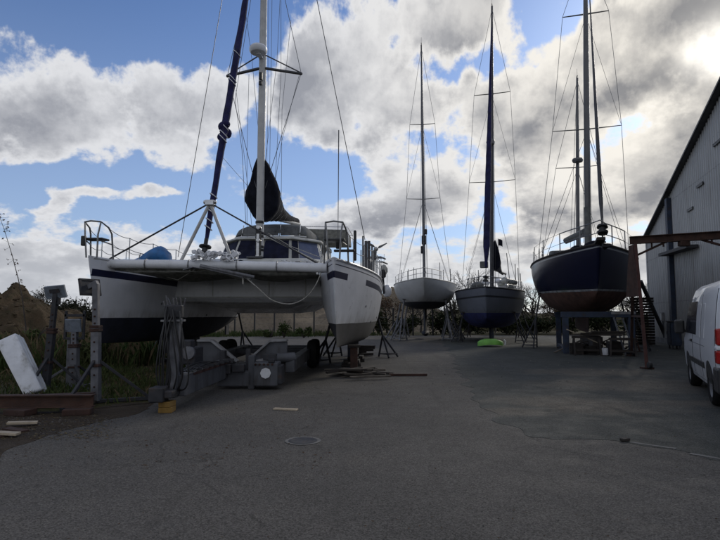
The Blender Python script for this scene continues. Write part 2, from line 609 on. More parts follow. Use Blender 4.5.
M['asphalt'] = ground_mat('old_yard_asphalt', (0.096, 0.0895, 0.082), (0.074, 0.070, 0.065), (0.128, 0.120, 0.109), tint=(0.115, 0.102, 0.086))
M['asphalt_new'] = ground_mat('darker_asphalt', (0.066, 0.069, 0.065), (0.052, 0.055, 0.051), (0.086, 0.086, 0.080), tint=(0.080, 0.077, 0.068), dust=((G(560, 402), 1.6, 0.9), (G(610, 408), 1.4, 0.7), (G(640, 385), 2.6, 1.4), (G(500, 412), 0.9, 0.5), (G(690, 404), 1.2, 0.5), (G(600, 372), 2.5, 1.2)))
M['dirt'] = ground_mat('bare_dirt', (0.055, 0.041, 0.028), (0.036, 0.028, 0.02), (0.075, 0.06, 0.045), tint=(0.028, 0.038, 0.014))
M['concrete'] = mat('pale_concrete', (0.13, 0.127, 0.12), 0.9, var=0.3, scale=3, dirt=(0.07, 0.068, 0.062), dirt_amt=0.8, bump=0.4)


def soil_mat(name, c1, c2, c3):
    m, t, b, co = base_mat(name)
    p = co.outputs['Object']
    n1 = t.noise(p, 0.5, 7, 0.65)
    n2 = t.noise(p, 3.5, 7, 0.7)
    c = t.mix(t.ss(n1, 0.35, 0.65), c1, c2)
    c = t.mix(t.ss(n2, 0.48, 0.68, 0.0, 0.8), c, c3)
    t.set(b.inputs['Base Color'], c)
    b.inputs['Roughness'].default_value = 0.95
    b.inputs['Specular IOR Level'].default_value = 0.15
    bn = t.new('ShaderNodeBump')
    bn.inputs['Strength'].default_value = 0.8
    bn.inputs['Distance'].default_value = 0.15
    t.l.new(t.add(n2, t.mul(t.noise(p, 14, 4, 0.7), 0.4)), bn.inputs['Height'])
    t.l.new(bn.outputs[0], b.inputs['Normal'])
    return m


M['soil_brown'] = soil_mat('brown_soil', (0.095, 0.068, 0.041), (0.060, 0.044, 0.027), (0.055, 0.052, 0.026))
M['sand'] = soil_mat('pale_sand', (0.22, 0.18, 0.13), (0.16, 0.13, 0.095), (0.10, 0.085, 0.06))
M['hill_green'] = soil_mat('rough_grass', (0.055, 0.055, 0.022), (0.075, 0.06, 0.032), (0.035, 0.042, 0.016))


def sheet(name, pts, z, m, skirt=0.0):
    mb = MB()
    if skirt:
        mb.prism([(p[0], p[1], z - skirt) for p in pts], (0, 0, skirt))
    else:
        mb.add([(p[0], p[1], z) for p in pts], [tuple(range(len(pts)))])
    return mb.build(name, m)


gb = MB()
gb.add([(-1200, -1200, -0.008), (1200, -1200, -0.008), (1200, 1200, -0.008), (-1200, 1200, -0.008)], [(0, 1, 2, 3)])
struct(gb.build('ground', M['hill_green']))


def jag(pts, step=0.5, amp=0.12, seed=3):
    """subdivide a closed outline and roughen it"""
    out = []
    n = len(pts)
    for i in range(n):
        a, b = V((pts[i][0], pts[i][1], 0)), V((pts[(i+1) % n][0], pts[(i+1) % n][1], 0))
        L = (b - a).length
        k = max(1, min(60, int(L / step)))
        pr = V((-(b - a).y, (b - a).x, 0)).normalized()
        for j in range(k):
            p = a.lerp(b, j / k)
            if j:
                p += pr * amp * mnoise.noise(V((p.x * 1.3, p.y * 1.3, seed))) * 2
            out.append((p.x, p.y))
    return out


left_edge = [(-9.5, -30), (-6.2, 2.0), G(0, 452)[:2], G(60, 428)[:2], G(108, 416)[:2], G(150, 404)[:2], G(180, 388)[:2], G(205, 372)[:2], G(200, 358)[:2],
             (-10.5, 22), (-11.5, 30), (-11, 41.5)]
yard = [(p[0], p[1]) for p in left_edge] + [(0, 42.5), (12, 43), (30, 42), (60, 42), (60, -30)]
struct(sheet('yard_asphalt', jag(yard, 0.35, 0.16), 0.0, M['asphalt'], 0.007))
patch = [G(440, 339)[:2], G(449, 352)[:2], G(462, 378)[:2], G(474, 398)[:2], G(500, 424)[:2], G(545, 438)[:2], G(625, 442)[:2], G(722, 461)[:2],
         (9.5, 5.2), (22, 2.5), (34, 20), (30, 41.0), (10, 41.8)]
struct(sheet('newer_asphalt_patch', jag(patch, 0.09, 0.16, 8), 0.004, M['asphalt_new'], 0.0035))
# pale concrete seam at the edge of the patch
for a, b, w in ((G(630, 442.6), G(676, 449), 0.05), (G(690, 454), G(760, 466), 0.06)):
    pr = V((-(b - a).y, (b - a).x, 0)).normalized() * w / 2
    k = 14
    up_ = [a.lerp(b, i / k) + pr * (1 + 0.7 * mnoise.noise(V((i * 1.7, 2, w * 50)))) for i in range(k + 1)]
    dn_ = [a.lerp(b, i / k) - pr * (1 + 0.7 * mnoise.noise(V((i * 1.7, 9, w * 50)))) for i in range(k, -1, -1)]
    struct(sheet('concrete_seam', [(p.x, p.y) for p in up_ + dn_], 0.0085, M['concrete'], 0.004))
# bare dirt verge at the left
dirt = [G(-60, 470)[:2], G(0, 458)[:2], G(60, 434)[:2], G(104, 421)[:2], G(150, 409)[:2], G(160, 402)[:2], G(110, 406)[:2], G(60, 412)[:2], G(0, 412)[:2], G(-80, 415)[:2], G(-160, 470)[:2]]
struct(sheet('dirt_verge', jag(dirt, 0.07, 0.17, 5), 0.004, M['dirt'], 0.0035))


def heap(name, c, rx, ry, h, m, seed, nx=56, ny=40, rz=0.0, power=1.5, rough=0.12, freq=0.5):
    mb = MB()
    vs, fs = [], []
    for i in range(nx + 1):
        for j in range(ny + 1):
            u, v = -1 + 2 * i / nx, -1 + 2 * j / ny
            x, y = u * rx * 1.05, v * ry * 1.05
            rr = math.sqrt(u * u + v * v)
            k = max(0.0, 1 - rr ** power)
            nz = mnoise.fractal(V((x * freq + seed, y * freq, seed)), 0.9, 2.0, 5)
            z = h * k * (1 + 0.25 * nz) + rough * nz * min(1, k * 4) - 0.05
            ca, sa = math.cos(rz), math.sin(rz)
            vs.append((c[0] + x * ca - y * sa, c[1] + x * sa + y * ca, z))
    for i in range(nx):
        for j in range(ny):
            a = i * (ny + 1) + j
            fs.append((a, a + ny + 1, a + ny + 2, a + 1))
    mb.add(vs, fs)
    return mb.build(name, m, smooth=True, angle=180)


struct(heap('earth_mound', (-17.3, 27.5), 4.6, 5.0, 2.75, M['soil_brown'], 1.3, power=1.25, rough=0.20, freq=0.8, nx=110, ny=90))
struct(heap('sand_heap', (-9.0, 56), 13, 7, 3.4, M['sand'], 5.1, power=1.6, rough=0.4, freq=0.3))
struct(heap('sand_heap', (3.2, 60), 9, 7, 4.2, M['sand'], 9.1, power=1.3, rough=0.4, freq=0.3))
struct(heap('earth_bank', (13, 64), 26, 9, 2.6, M['hill_green'], 3.7, power=2.2, rough=0.7, freq=0.2))
struct(heap('earth_bank', (-38, 75), 34, 10, 2.0, M['hill_green'], 13.7, power=2.2, rough=0.7, freq=0.2))

# clods and stones over the brown mound
mound = bpy.data.objects['earth_mound'].data
rc = random.Random(77)
cm = MB()
for _ in range(900):
    v = mound.vertices[rc.randrange(len(mound.vertices))].co
    if v.z < 0.05:
        continue
    s = rc.uniform(0.03, 0.13) * (0.4 + rc.random())
    c = v + V((rc.uniform(-.05, .05), rc.uniform(-.05, .05), s * 0.2))
    cm.add([c + V((s, 0, 0)), c + V((0, s * rc.uniform(.6, 1.1), 0)), c + V((-s * rc.uniform(.6, 1.1), 0, 0)), c + V((0, -s, 0)), c + V((0.2 * s, 0, s * rc.uniform(.5, .9))), c + V((0, 0, -s))],
           [(0, 1, 4), (1, 2, 4), (2, 3, 4), (3, 0, 4), (1, 0, 5), (2, 1, 5), (3, 2, 5), (0, 3, 5)])
struct(cm.build('clods', M['soil_brown'], fixn=False), 'stuff')
# ------------------------------------------------------------------ vegetation
M['blade'] = soil_mat('grass_blades', (0.06, 0.095, 0.026), (0.08, 0.09, 0.035), (0.04, 0.06, 0.018))
M['dead_stalk'] = soil_mat('dead_grass_stalks', (0.16, 0.125, 0.07), (0.11, 0.085, 0.05), (0.075, 0.065, 0.035))
M['leaf_dark'] = soil_mat('dark_leaves', (0.022, 0.032, 0.012), (0.035, 0.04, 0.018), (0.016, 0.022, 0.010))
M['leaf_weed'] = soil_mat('weed_leaves', (0.05, 0.085, 0.025), (0.07, 0.075, 0.03), (0.03, 0.05, 0.016))
M['leaf_brown'] = soil_mat('autumn_leaves', (0.09, 0.045, 0.02), (0.06, 0.035, 0.018), (0.04, 0.022, 0.012))
M['bark'] = mat('bark', (0.05, 0.042, 0.035), 0.9, var=0.3, scale=5)
M['far_leaf'] = soil_mat('far_tree_leaves', (0.03, 0.034, 0.02), (0.045, 0.04, 0.025), (0.02, 0.024, 0.014))


def grass_patch(name, poly, count, h, m, seed=1, spread=0.35, inside=None):
    r = random.Random(seed)
    xs = [p[0] for p in poly]
    ys = [p[1] for p in poly]

    def isin(x, y):
        c = False
        n = len(poly)
        for i in range(n):
            x1, y1 = poly[i][0], poly[i][1]
            x2, y2 = poly[i-1][0], poly[i-1][1]
            if (y1 > y) != (y2 > y) and x < (x2 - x1) * (y - y1) / (y2 - y1) + x1:
                c = not c
        return c
    mb = MB()
    k = 0
    while k < count:
        x, y = r.uniform(min(xs), max(xs)), r.uniform(min(ys), max(ys))
        if not isin(x, y):
            continue
        dn = mnoise.noise(V((x * 0.7, y * 0.7, seed)))
        if r.random() > 0.55 + dn:
            k += 0.3
            continue
        k += 1
        hh = h * r.uniform(0.4, 1.2) * (1 + 0.8 * dn)
        a = r.uniform(0, 6.28)
        w = 0.008 + 0.006 * hh / 0.2
        lx, ly = r.gauss(0, spread * hh), r.gauss(0, spread * hh)
        ca, sa = math.cos(a) * w, math.sin(a) * w
        mb.add([(x - ca, y - sa, -0.01), (x + ca, y + sa, -0.01), (x + ca*0.7 + lx*0.4, y + sa*0.7 + ly*0.4, hh*0.6), (x + lx, y + ly, hh)],
               [(0, 1, 2), (0, 2, 3)])
    o = mb.build(name, m, fixn=False)
    return struct(o, 'stuff')


lawn = [G(100, 405)[:2], G(150, 400)[:2], G(178, 385)[:2], G(200, 370)[:2], G(205, 355)[:2], (-9.5, 22), (-13, 24), (-16, 20), (-13, 12.0), G(0, 408)[:2]]
grass_patch('grass', lawn, 16000, 0.16, M['blade'], 2)
tall = [(-8.6, 15.5), (-6.5, 17.5), (-8.2, 23), (-13, 25), (-16.5, 20), (-13.5, 13)]
grass_patch('tall_grass', tall, 9000, 0.6, M['leaf_weed'], 4, 0.25)
grass_patch('dead_stalks', tall, 1500, 0.75, M['dead_stalk'], 14, 0.3)
grass_patch('dry_grass', lawn, 3500, 0.15, M['dead_stalk'], 15, 0.5)
strip = [(-11, 39.5), (-1.5, 40.5), (2, 42.2), (-1, 44), (-14, 43)]
grass_patch('fence_line_grass', strip, 3500, 0.38, M['leaf_weed'], 7, 0.25)


def clump(mb, c, r, n, size, rr, zflat=0.8):
    for _ in range(n):
        d = V((rr.gauss(0, 1), rr.gauss(0, 1), rr.gauss(0, 1))).normalized() * (rr.random() ** 0.45)
        p = V(c) + V((d.x * r[0], d.y * r[1], d.z * r[2]))
        s = size * rr.uniform(0.5, 1.3)
        a = V((rr.gauss(0, 1), rr.gauss(0, 1), rr.gauss(0, 0.7))).normalized()
        b = a.cross(V((rr.gauss(0, 1), rr.gauss(0, 1), rr.gauss(0, 1)))).normalized()
        mb.add([p - a * s, p - b * s * 0.45, p + a * s, p + b * s * 0.45], [(0, 1, 2, 3)])


def bush(name, loc, r, h, n, size, m, label, cat, group=None, seed=1, stems=6):
    rr = random.Random(seed)
    t = thing(name, label, cat, loc, 0, group)
    mb = MB()
    lobes = max(3, int(n / 130))
    for k in range(lobes):
        a = rr.uniform(0, 6.28)
        d = rr.random() ** 0.5
        c = (math.cos(a) * r * 0.65 * d, math.sin(a) * r * 0.65 * d, h * rr.uniform(0.2, 0.8) * (1 - 0.3 * d))
        clump(mb, c, (r * 0.42, r * 0.42, h * 0.26), n // lobes, size, rr)
    mb.build('foliage', m, t, fixn=False)
    sm = MB()
    for k in range(stems):
        a = rr.uniform(0, 6.28)
        p = [V((0, 0, -0.02))]
        for j in range(1, 5):
            p.append(V((math.cos(a) * r * 0.15 * j + rr.gauss(0, 0.05), math.sin(a) * r * 0.15 * j + rr.gauss(0, 0.05), h * 0.22 * j)))
        sm.tube(p, [0.03 * h, 0.022 * h, 0.016 * h, 0.01 * h, 0.004 * h], 4)
    sm.build('stem', M['bark'], t)
    return t


def bare_tree(loc, h, label, seed, group=None, name='bare_tree', lean=0.0, leafy=0, mleaf=None, spread=0.55, depth=6, r0=None):
    rr = random.Random(seed)
    t = thing(name, label, 'tree', loc, rr.uniform(0, 6.28), group)
    trunk, tw, lf = MB(), MB(), MB()
    r0 = r0 or h * 0.022

    def grow(p, d, L, r, k):
        pts = [p]
        rs = [r]
        n = 3
        for i in range(n):
            d = (d + V((rr.gauss(0, 0.12), rr.gauss(0, 0.12), rr.gauss(0.03, 0.08)))).normalized()
            p = p + d * L / n
            pts.append(p)
            rs.append(r * (1 - 0.35 * (i + 1) / n))
        (trunk if k == 0 else tw).tube(pts, rs, 6 if k < 2 else 3)
        if k >= depth - 2 and leafy:
            for _ in range(leafy):
                clump(lf, p, (L * 0.7, L * 0.7, L * 0.6), 3, h * 0.014, rr)
        if k >= depth:
            return
        nb = 3 if k else 5
        for _ in range(nb):
            a = rr.uniform(0, 6.28)
            o = d.orthogonal().normalized()
            o = Matrix.Rotation(a, 3, d) @ o
            nd = (d * rr.uniform(0.6, 1.0) + o * rr.uniform(0.35, 1.0) * spread * 1.5 + V((0, 0, 0.18))).normalized()
            q = pts[rr.choice((2, 3, 3))]
            grow(q, nd, L * rr.uniform(0.62, 0.82), r * rr.uniform(0.5, 0.62), k + 1)
    grow(V((0, 0, -0.1)), V((lean, 0, 1)).normalized(), h * 0.27, r0, 0)
    trunk.build('trunk', M['bark'], t, smooth=True)
    tw.build('crown', M['bark'], t, fixn=False)
    if leafy:
        lf.build('foliage', mleaf or M['far_leaf'], t, fixn=False)
    return t


# bushes behind the yachts, along the far edge of the yard
bx = [(1.6, 46.5, 1.5, 2.3), (4.1, 45.5, 1.6, 1.9), (6.9, 46.0, 1.5, 2.4), (9.2, 45.6, 1.7, 2.0), (12.2, 45.2, 1.7, 2.3), (15.0, 46.0, 1.6, 2.0), (17.6, 45.4, 1.8, 2.5),
      (20.6, 46.0, 1.8, 2.2), (23.4, 46.0, 1.8, 2.4)]
bl = ['dark bush behind the prop stands of the catamaran, first along the far yard edge', 'low dark bush beyond the keel of the white yacht', 'dark round bush in the gap between the white and grey yachts',
      'low dark bush beyond the lime green dinghy', 'dark bush behind the grey yacht on its blue cradle side', 'low dark bush in the gap before the blue ketch',
      'tall dark bush beyond the stern of the blue ketch', 'low dark bush behind the blue cradle', 'dark bush seen between cradle and shed']
for i, (x, y, r, h) in enumerate(bx):
    bush('dark_bush', (x, y, 0), r, h, 1500, 0.13, M['leaf_dark'], bl[i], 'bush', 'dark bushes along the far yard edge', 40 + i)
wd = [(W(283, 330, 38).x, 38.5, 0.8, 1.5), (W(268, 330, 38).x, 39.0, 0.7, 1.0), (W(300, 330, 36).x, 38.5, 0.7, 0.9)]
wl = ['bright green leafy weed clump by the second black fence post', 'small green weed tuft at the first black fence post', 'low green weed tuft near the catamaran prop']
for i, (x, y, r, h) in enumerate(wd):
    bush('weed_clump', (x, y, 0), r, h, 500, 0.09, M['leaf_weed'], wl[i], 'weed', 'weeds along the wire fence', 70 + i)
lb = [(-12.6, 20.5, 1.2, 1.3, 'scrubby weeds below the brown earth mound'), (-8.6, 17.5, 0.9, 1.0, 'tall weeds under the stern quarter of the white catamaran'),
      (-14.5, 17.0, 1.2, 1.2, 'brambles behind the tilted white slab'), (-10.2, 20.0, 1.0, 1.2, 'weeds growing behind the frame-headed stand')]
for i, (x, y, r, h, l) in enumerate(lb):
    bush('weeds_bush', (x, y, 0), r, h, 800, 0.08, M['leaf_weed'], l, 'weed', None, 90 + i)
# trees
T = [(G(466, 336), 0, 50, 7.6, 'bare rounded tree filling the gap between white and grey yachts', 3), (None, 14.5, 56, 7.2, 'bare tree beyond the stern rails of the grey yacht', 5),
     (None, 9.6, 54, 6.6, 'small bare tree beside the grey yacht on its white neighbour side', 6), (None, 17.5, 54, 6.8, 'bare tree in the gap between the grey yacht and the blue ketch', 7),
     (None, 20.8, 58, 6.4, 'thin bare tree right behind the quarter of the blue ketch', 9), (None, 3.2, 66, 6.0, 'small bare tree beyond the white yacht bow', 12),
     (None, 27.8, 54, 6.6, 'bare tree showing between the gantry leg and the shed corner', 14)]
for i, (g, x, y, h, l, sd_) in enumerate(T):
    if g is not None:
        x = W(466, 300, y).x
    bare_tree((x, y, 0), h, l, sd_, 'bare trees beyond the yard', depth=5, spread=0.6)
far = [(-44, 92, 7.5), (-38, 96, 6.2), (-52, 90, 8.2), (-31, 100, 7.0), (-60, 96, 7.5), (-24, 104, 6.5), (-46.5, 97, 6.0)]
fl = ['round leafy tree on the skyline right of the brown mound', 'small leafy skyline tree behind the tall square-headed stand', 'leafy skyline tree at the flank of the mound', 'dark skyline tree next to the catamaran bow',
      'dark skyline tree over the shoulder of the mound', 'far skyline tree hidden low behind the bow', 'low skyline tree between two taller ones']
for i, (x, y, h) in enumerate(far):
    bare_tree((x, y, 0), h, fl[i], 30 + i, 'trees on the far skyline', name='skyline_tree', leafy=2, depth=4, spread=0.7)
sb = [(14, 60, 3.8, 2.4), (58, 58, 3.9, 2.0), (76, 62, 4.2, 2.2), (92, 60, 3.6, 2.4), (108, 64, 3.9, 2.2), (37, 66, 4.6, 2.3)]
sl_ = ['dark skyline bush above the leaning white locker lid', 'dark skyline bush behind the square-headed stand', 'dark skyline bush between the square head and the catamaran bow', 'broad dark bush just off the catamaran bow',
       'dark bush half hidden by the catamaran bow', 'dark bush over the falling flank of the brown mound']
for i, (px, y, h, r) in enumerate(sb):
    bush('skyline_bush', (W(px, 300, y).x, y, 0), r, h, 1300, 0.2, M['far_leaf'], sl_[i], 'bush', 'bushes on the skyline by the mound', 130 + i)
scr = [(2.4, 48, 4.4), (5.6, 50, 4.9), (8.0, 48, 4.2), (10.8, 50, 4.8), (13.0, 48.5, 4.4), (15.6, 51, 5.2), (18.6, 49, 4.8), (21.8, 50, 5.2), (24.6, 50, 4.6), (19.8, 53, 5.6)]
sc_ = ['scrubby bare thicket beyond the catamaran stern props', 'scrubby bare thicket behind the white yacht stands', 'bare thicket behind the white yacht keel', 'bare thicket filling the dark gap between white and grey yachts', 'bare thicket behind the lime dinghy',
       'bare thicket behind the grey yacht flank', 'bare thicket between the grey yacht and the ketch', 'tall bare thicket touching the ketch stern outline', 'bare thicket behind the cradle', 'tallest bare thicket just off the ketch quarter']
for i, (x, y, h) in enumerate(scr):
    bare_tree((x, y, 0), h, sc_[i], 160 + i, 'bare thickets beyond the yard', name='thicket_tree', depth=5, spread=0.95, leafy=1, mleaf=M['leaf_brown'] if i % 3 == 0 else M['far_leaf'])
# thin sapling twig at the picture's edge
sp = thing('sapling', 'thin leaning twig with a few dry leaves beside the brown mound', 'sapling', (W(14, 330, 13).x, 13, 0), 0)
tw = MB()
pts = [W(26, 330, 13), W(22, 296, 13), W(18, 278, 13.0), W(12, 255, 13.1), W(5, 232, 13.1), W(-2, 212, 13.1), W(-12, 195, 13.1)]
pts = [p - sp.location for p in pts]
tw.tube(pts, [0.016, 0.013, 0.010, 0.008, 0.006, 0.004, 0.003], 5)
rr = random.Random(5)
lfm = MB()
for k in range(46):
    u = rr.uniform(1.5, 5.99)
    i = int(u)
    p = pts[i].lerp(pts[i+1], u - i)
    d = V((rr.uniform(-1, 1), rr.uniform(-0.7, 0.7), rr.uniform(-0.5, 0.6))).normalized() * rr.uniform(0.05, 0.16)
    tw.tube([p, p + d], [0.003, 0.002], 3)
    clump(lfm, p + d, (0.03, 0.03, 0.03), 2, 0.035, rr)
tw.build('twig', M['bark'], sp)
lfm.build('foliage', M['leaf_brown'], sp, fixn=False)

# wire fence with black posts in front of the sand
fn = thing('wire_fence', 'black post and wire fence before the sand heaps', 'fence', (-9, 42.5, 0))
for k in range(15):
    x = -16 + k * 1.55
    MB().box((x + 9, 0, 1.0), (0.12, 0.12, 2.3)).build('fence_post', M['black'], fn)
wm = MB()
for z in (0.5, 0.95, 1.4, 1.85):
    wm.tube([(-7, 0.07, z), (14.7, 0.07, z)], 0.006, 4)
wm.build('wire', M['wire'], fn)

# ------------------------------------------------------------------ the metal shed on the right
def cladding_mat():
    m, t, b, co = base_mat('grey_metal_cladding')
    p = co.outputs['Object']
    x, y, z = t.xyz(p)
    n1 = t.noise(p, 0.5, 5, 0.6)
    mp = t.new('ShaderNodeMapping')
    t.l.new(p, mp.inputs[0])
    mp.inputs['Scale'].default_value = (3.0, 3.0, 0.12)
    n2 = t.noise(mp.outputs[0], 1.6, 7, 0.7)
    c = t.mix(t.ss(n1, 0.3, 0.7), (0.40, 0.405, 0.405), (0.33, 0.335, 0.335))
    c = t.mix(t.ss(n2, 0.5, 0.75, 0.0, 0.55), c, (0.19, 0.17, 0.15))
    zm = t.m('MODULO', t.add(z, 0.4), 2.7)
    c = t.mix(t.ss(zm, 0.0, 0.05, 0.55, 0.0), c, (0.10, 0.10, 0.10))
    n3 = t.noise(mp.outputs[0], 4.0, 5, 0.6)
    c = t.mix(t.mul(t.ss(z, 1.6, 0.1, 0.0, 0.6), t.ss(n3, 0.35, 0.65)), c, (0.13, 0.125, 0.10))
    fx = t.m('LESS_THAN', t.m('ABSOLUTE', t.sub(t.m('MODULO', x, 0.5602), 0.22)), 0.018)
    fz = t.m('LESS_THAN', t.m('ABSOLUTE', t.sub(t.m('MODULO', z, 1.35), 0.9)), 0.018)
    c = t.mix(t.mul(fx, fz), c, (0.07, 0.07, 0.07))
    t.set(b.inputs['Base Color'], c)
    b.inputs['Roughness'].default_value = 0.5
    b.inputs['Metallic'].default_value = 0.15
    return m


M['clad'] = cladding_mat()
M['clad_roof'] = mat('dark_roof_sheet', (0.07, 0.072, 0.075), 0.6, 0.1, var=0.2, scale=1.5)
corner = V((18.45, 34.5, 0))
wd_ = V((-0.283, -0.959, 0)).normalized()
angz = math.atan2(wd_.y, wd_.x)      # local +X runs along the gable towards the camera
sh = thing('metal_shed', 'big grey corrugated metal shed with sloping roof edge and blue column', 'building', corner, angz)
# local: X along gable, Y to the right-hand side of X (world): outward normal is -Y? decide by rotation
nrm = V((-wd_.y, wd_.x, 0))            # left of the direction
inward = -1.0 if nrm.dot(V((1, 0, 0))) < 0 else 1.0   # +Y local points away from the yard if > 0


def roof_z(s):
    return 6.35 + 0.287 * min(s, 34 - s)


mb = MB()
prof = []
s = 0.0
while s < 34.0:
    for ds, off in ((0.0, 0.0), (0.16, 0.0), (0.19, 0.035), (0.25, 0.035), (0.28, 0.0)):
        if s + ds <= 34.0:
            prof.append((s + ds, -off * inward))
    s += 0.28 + 0.0001
prof.append((34.0, 0.0))
vs = []
for (sx, oy) in prof:
    vs += [(sx, oy, 0.0), (sx, oy, roof_z(sx))]
fs = [(2*i, 2*i+2, 2*i+3, 2*i+1) for i in range(len(prof) - 1)]
mb.add(vs, fs)
mb.build('wall', M['clad'], sh, fixn=False)
mb = MB()
Dp = 45.0 * inward
mb.add([(0.02, 0.03 * inward, 0), (0.02, Dp, 0), (0.02, Dp, 6.3), (0.02, 0.03 * inward, 6.3)], [(0, 1, 2, 3)])
mb.add([(33.98, 0.03 * inward, 0), (33.98, Dp, 0), (33.98, Dp, 6.3), (33.98, 0.03 * inward, 6.3)], [(0, 1, 2, 3)])
mb.add([(0, Dp, 0), (34, Dp, 0), (34, Dp, 6.35), (17, Dp, 11.2), (0, Dp, 6.35)], [(0, 1, 2, 3, 4)])
mb.build('side_wall', M['clad'], sh)
mb = MB()
t_ = 0.05
for a, b in (((-0.35, 6.35 - 0.287 * 0.35), (17, 11.229)), ((34.35, 6.35 - 0.287 * 0.35), (17, 11.229))):
    mb.prism([(a[0], -0.28 * inward, a[1] + 0.05), (b[0], -0.28 * inward, b[1] + 0.05), (b[0], -0.28 * inward, b[1] + 0.05 + t_), (a[0], -0.28 * inward, a[1] + 0.05 + t_)], (0, Dp + 0.4 * inward, 0))
mb.build('roof', M['clad_roof'], sh)
mb = MB()
mb.bar((-0.36, -0.31 * inward, 6.24), (17, -0.31 * inward, 11.25), 0.05, 0.09)
mb.bar((34.36, -0.31 * inward, 6.24), (17, -0.31 * inward, 11.25), 0.05, 0.09)
mb.build('bargeboard', M['black'], sh)
for sx in (6.0, 17.0, 28.0):
    MB().box((sx, -0.13 * inward, roof_z(sx) / 2 - 0.1), (0.42, 0.22, roof_z(sx) - 0.2)).build('column', M['blue_steel'], sh, bevel=0.01)
MB().box((0.12, -0.05 * inward, 3.1), (0.22, 0.06, 6.2)).build('corner_flashing', M['clad'], sh)
MB().box((17, -0.08 * inward, 0.15), (33.5, 0.06, 0.3)).build('plinth', M['concrete'], sh)
pa_, pb_ = W(670, 254.5, 29.2), W(702, 246, 24.4)
MB().bar((5.4, -0.32 * inward, pa_.z), (10.6, -0.32 * inward, pb_.z), 0.5, 0.16).build('wall_bracket', M['stand_dark'], sh, bevel=0.01)
# shuttered dark slots high on the gable
for sx, z in ((11.2, 7.4), (9.6, 6.6), (13.6, 8.6)):
    MB().box((sx, -0.07 * inward, z), (0.9, 0.05, 0.12)).build('vent', M['black'], sh)
# ------------------------------------------------------------------ hull tools
def hull_paint(name, wl, top, bottom, boot=None, stripes=(), top2=None, rough=0.35, dirt=0.35, smear=None):
    """topsides above wl, antifouling below (object z); boot=(z0,z1,col); stripes=(v0,v1,u0,u1,col) measured below the sheer"""
    m, t, b, co = base_mat(name)
    o = co.outputs['Object']
    x, y, z = t.xyz(o)
    u, v, _ = t.xyz(co.outputs['UV'])
    n = t.noise(o, 1.3, 6, 0.6)
    mp = t.new('ShaderNodeMapping')
    t.l.new(o, mp.inputs[0])
    mp.inputs['Scale'].default_value = (2.2, 2.2, 0.35)
    st = t.noise(mp.outputs[0], 1.6, 8, 0.7)
    f = t.ss(n, 0.3, 0.7, 0.92, 1.06)
    c = t.mix(1.0, top, t.vec(f, f, f), 'MULTIPLY')
    dcol = tuple(k * 0.45 for k in top) if sum(top) > 0.3 else tuple(k * 1.5 + 0.012 for k in top)
    c = t.mix(t.ss(st, 0.52, 0.74, 0.0, dirt), c, dcol)
    if smear:
        # worn, scuffed marks on the topsides
        sn = t.noise(o, 3.2, 8, 0.72, 0.6)
        sm = t.mul(t.ss(sn, 0.56, 0.66, 0.0, smear), t.mul(t.ss(z, wl + 0.1, wl + 0.4), t.ss(v, 0.35, 0.7)))
        c = t.mix(sm, c, tuple(k * 0.35 for k in top))
    for (v0, v1, u0, u1, sc) in stripes:
        k = t.mul(t.mul(t.m('GREATER_THAN', v, v0), t.m('LESS_THAN', v, v1)), t.mul(t.m('GREATER_THAN', u, u0), t.m('LESS_THAN', u, u1)))
        c = t.mix(k, c, sc)
    if boot:
        k = t.mul(t.m('GREATER_THAN', z, boot[0]), t.m('LESS_THAN', z, boot[1]))
        c = t.mix(k, c, boot[2])
    nb = t.noise(o, 2.5, 7, 0.7)
    fb = t.ss(nb, 0.3, 0.7, 0.6, 1.4)
    bc = t.mix(1.0, bottom, t.vec(fb, fb, fb), 'MULTIPLY')
    # grey-brown scum line and runs above the old waterline
    sc1 = t.mul(t.ss(z, wl + 0.30, wl, 0.0, 0.6), t.ss(st, 0.36, 0.66))
    c = t.mix(sc1, c, tuple(k * 0.40 + 0.015 for k in (top[0], top[1] * 0.95, top[2] * 0.8)))
    below = t.m('LESS_THAN', z, t.add(wl, t.mul(t.sub(n, 0.5), 0.03)))
    c = t.mix(below, c, bc)
    t.set(b.inputs['Base Color'], c)
    t.set(b.inputs['Roughness'], t.mix(below, (rough, rough, rough), (0.85, 0.85, 0.85)))
    return m


def section(t, a, p, q):
    return math.sin(a) ** p, 1 - math.cos(a) ** q


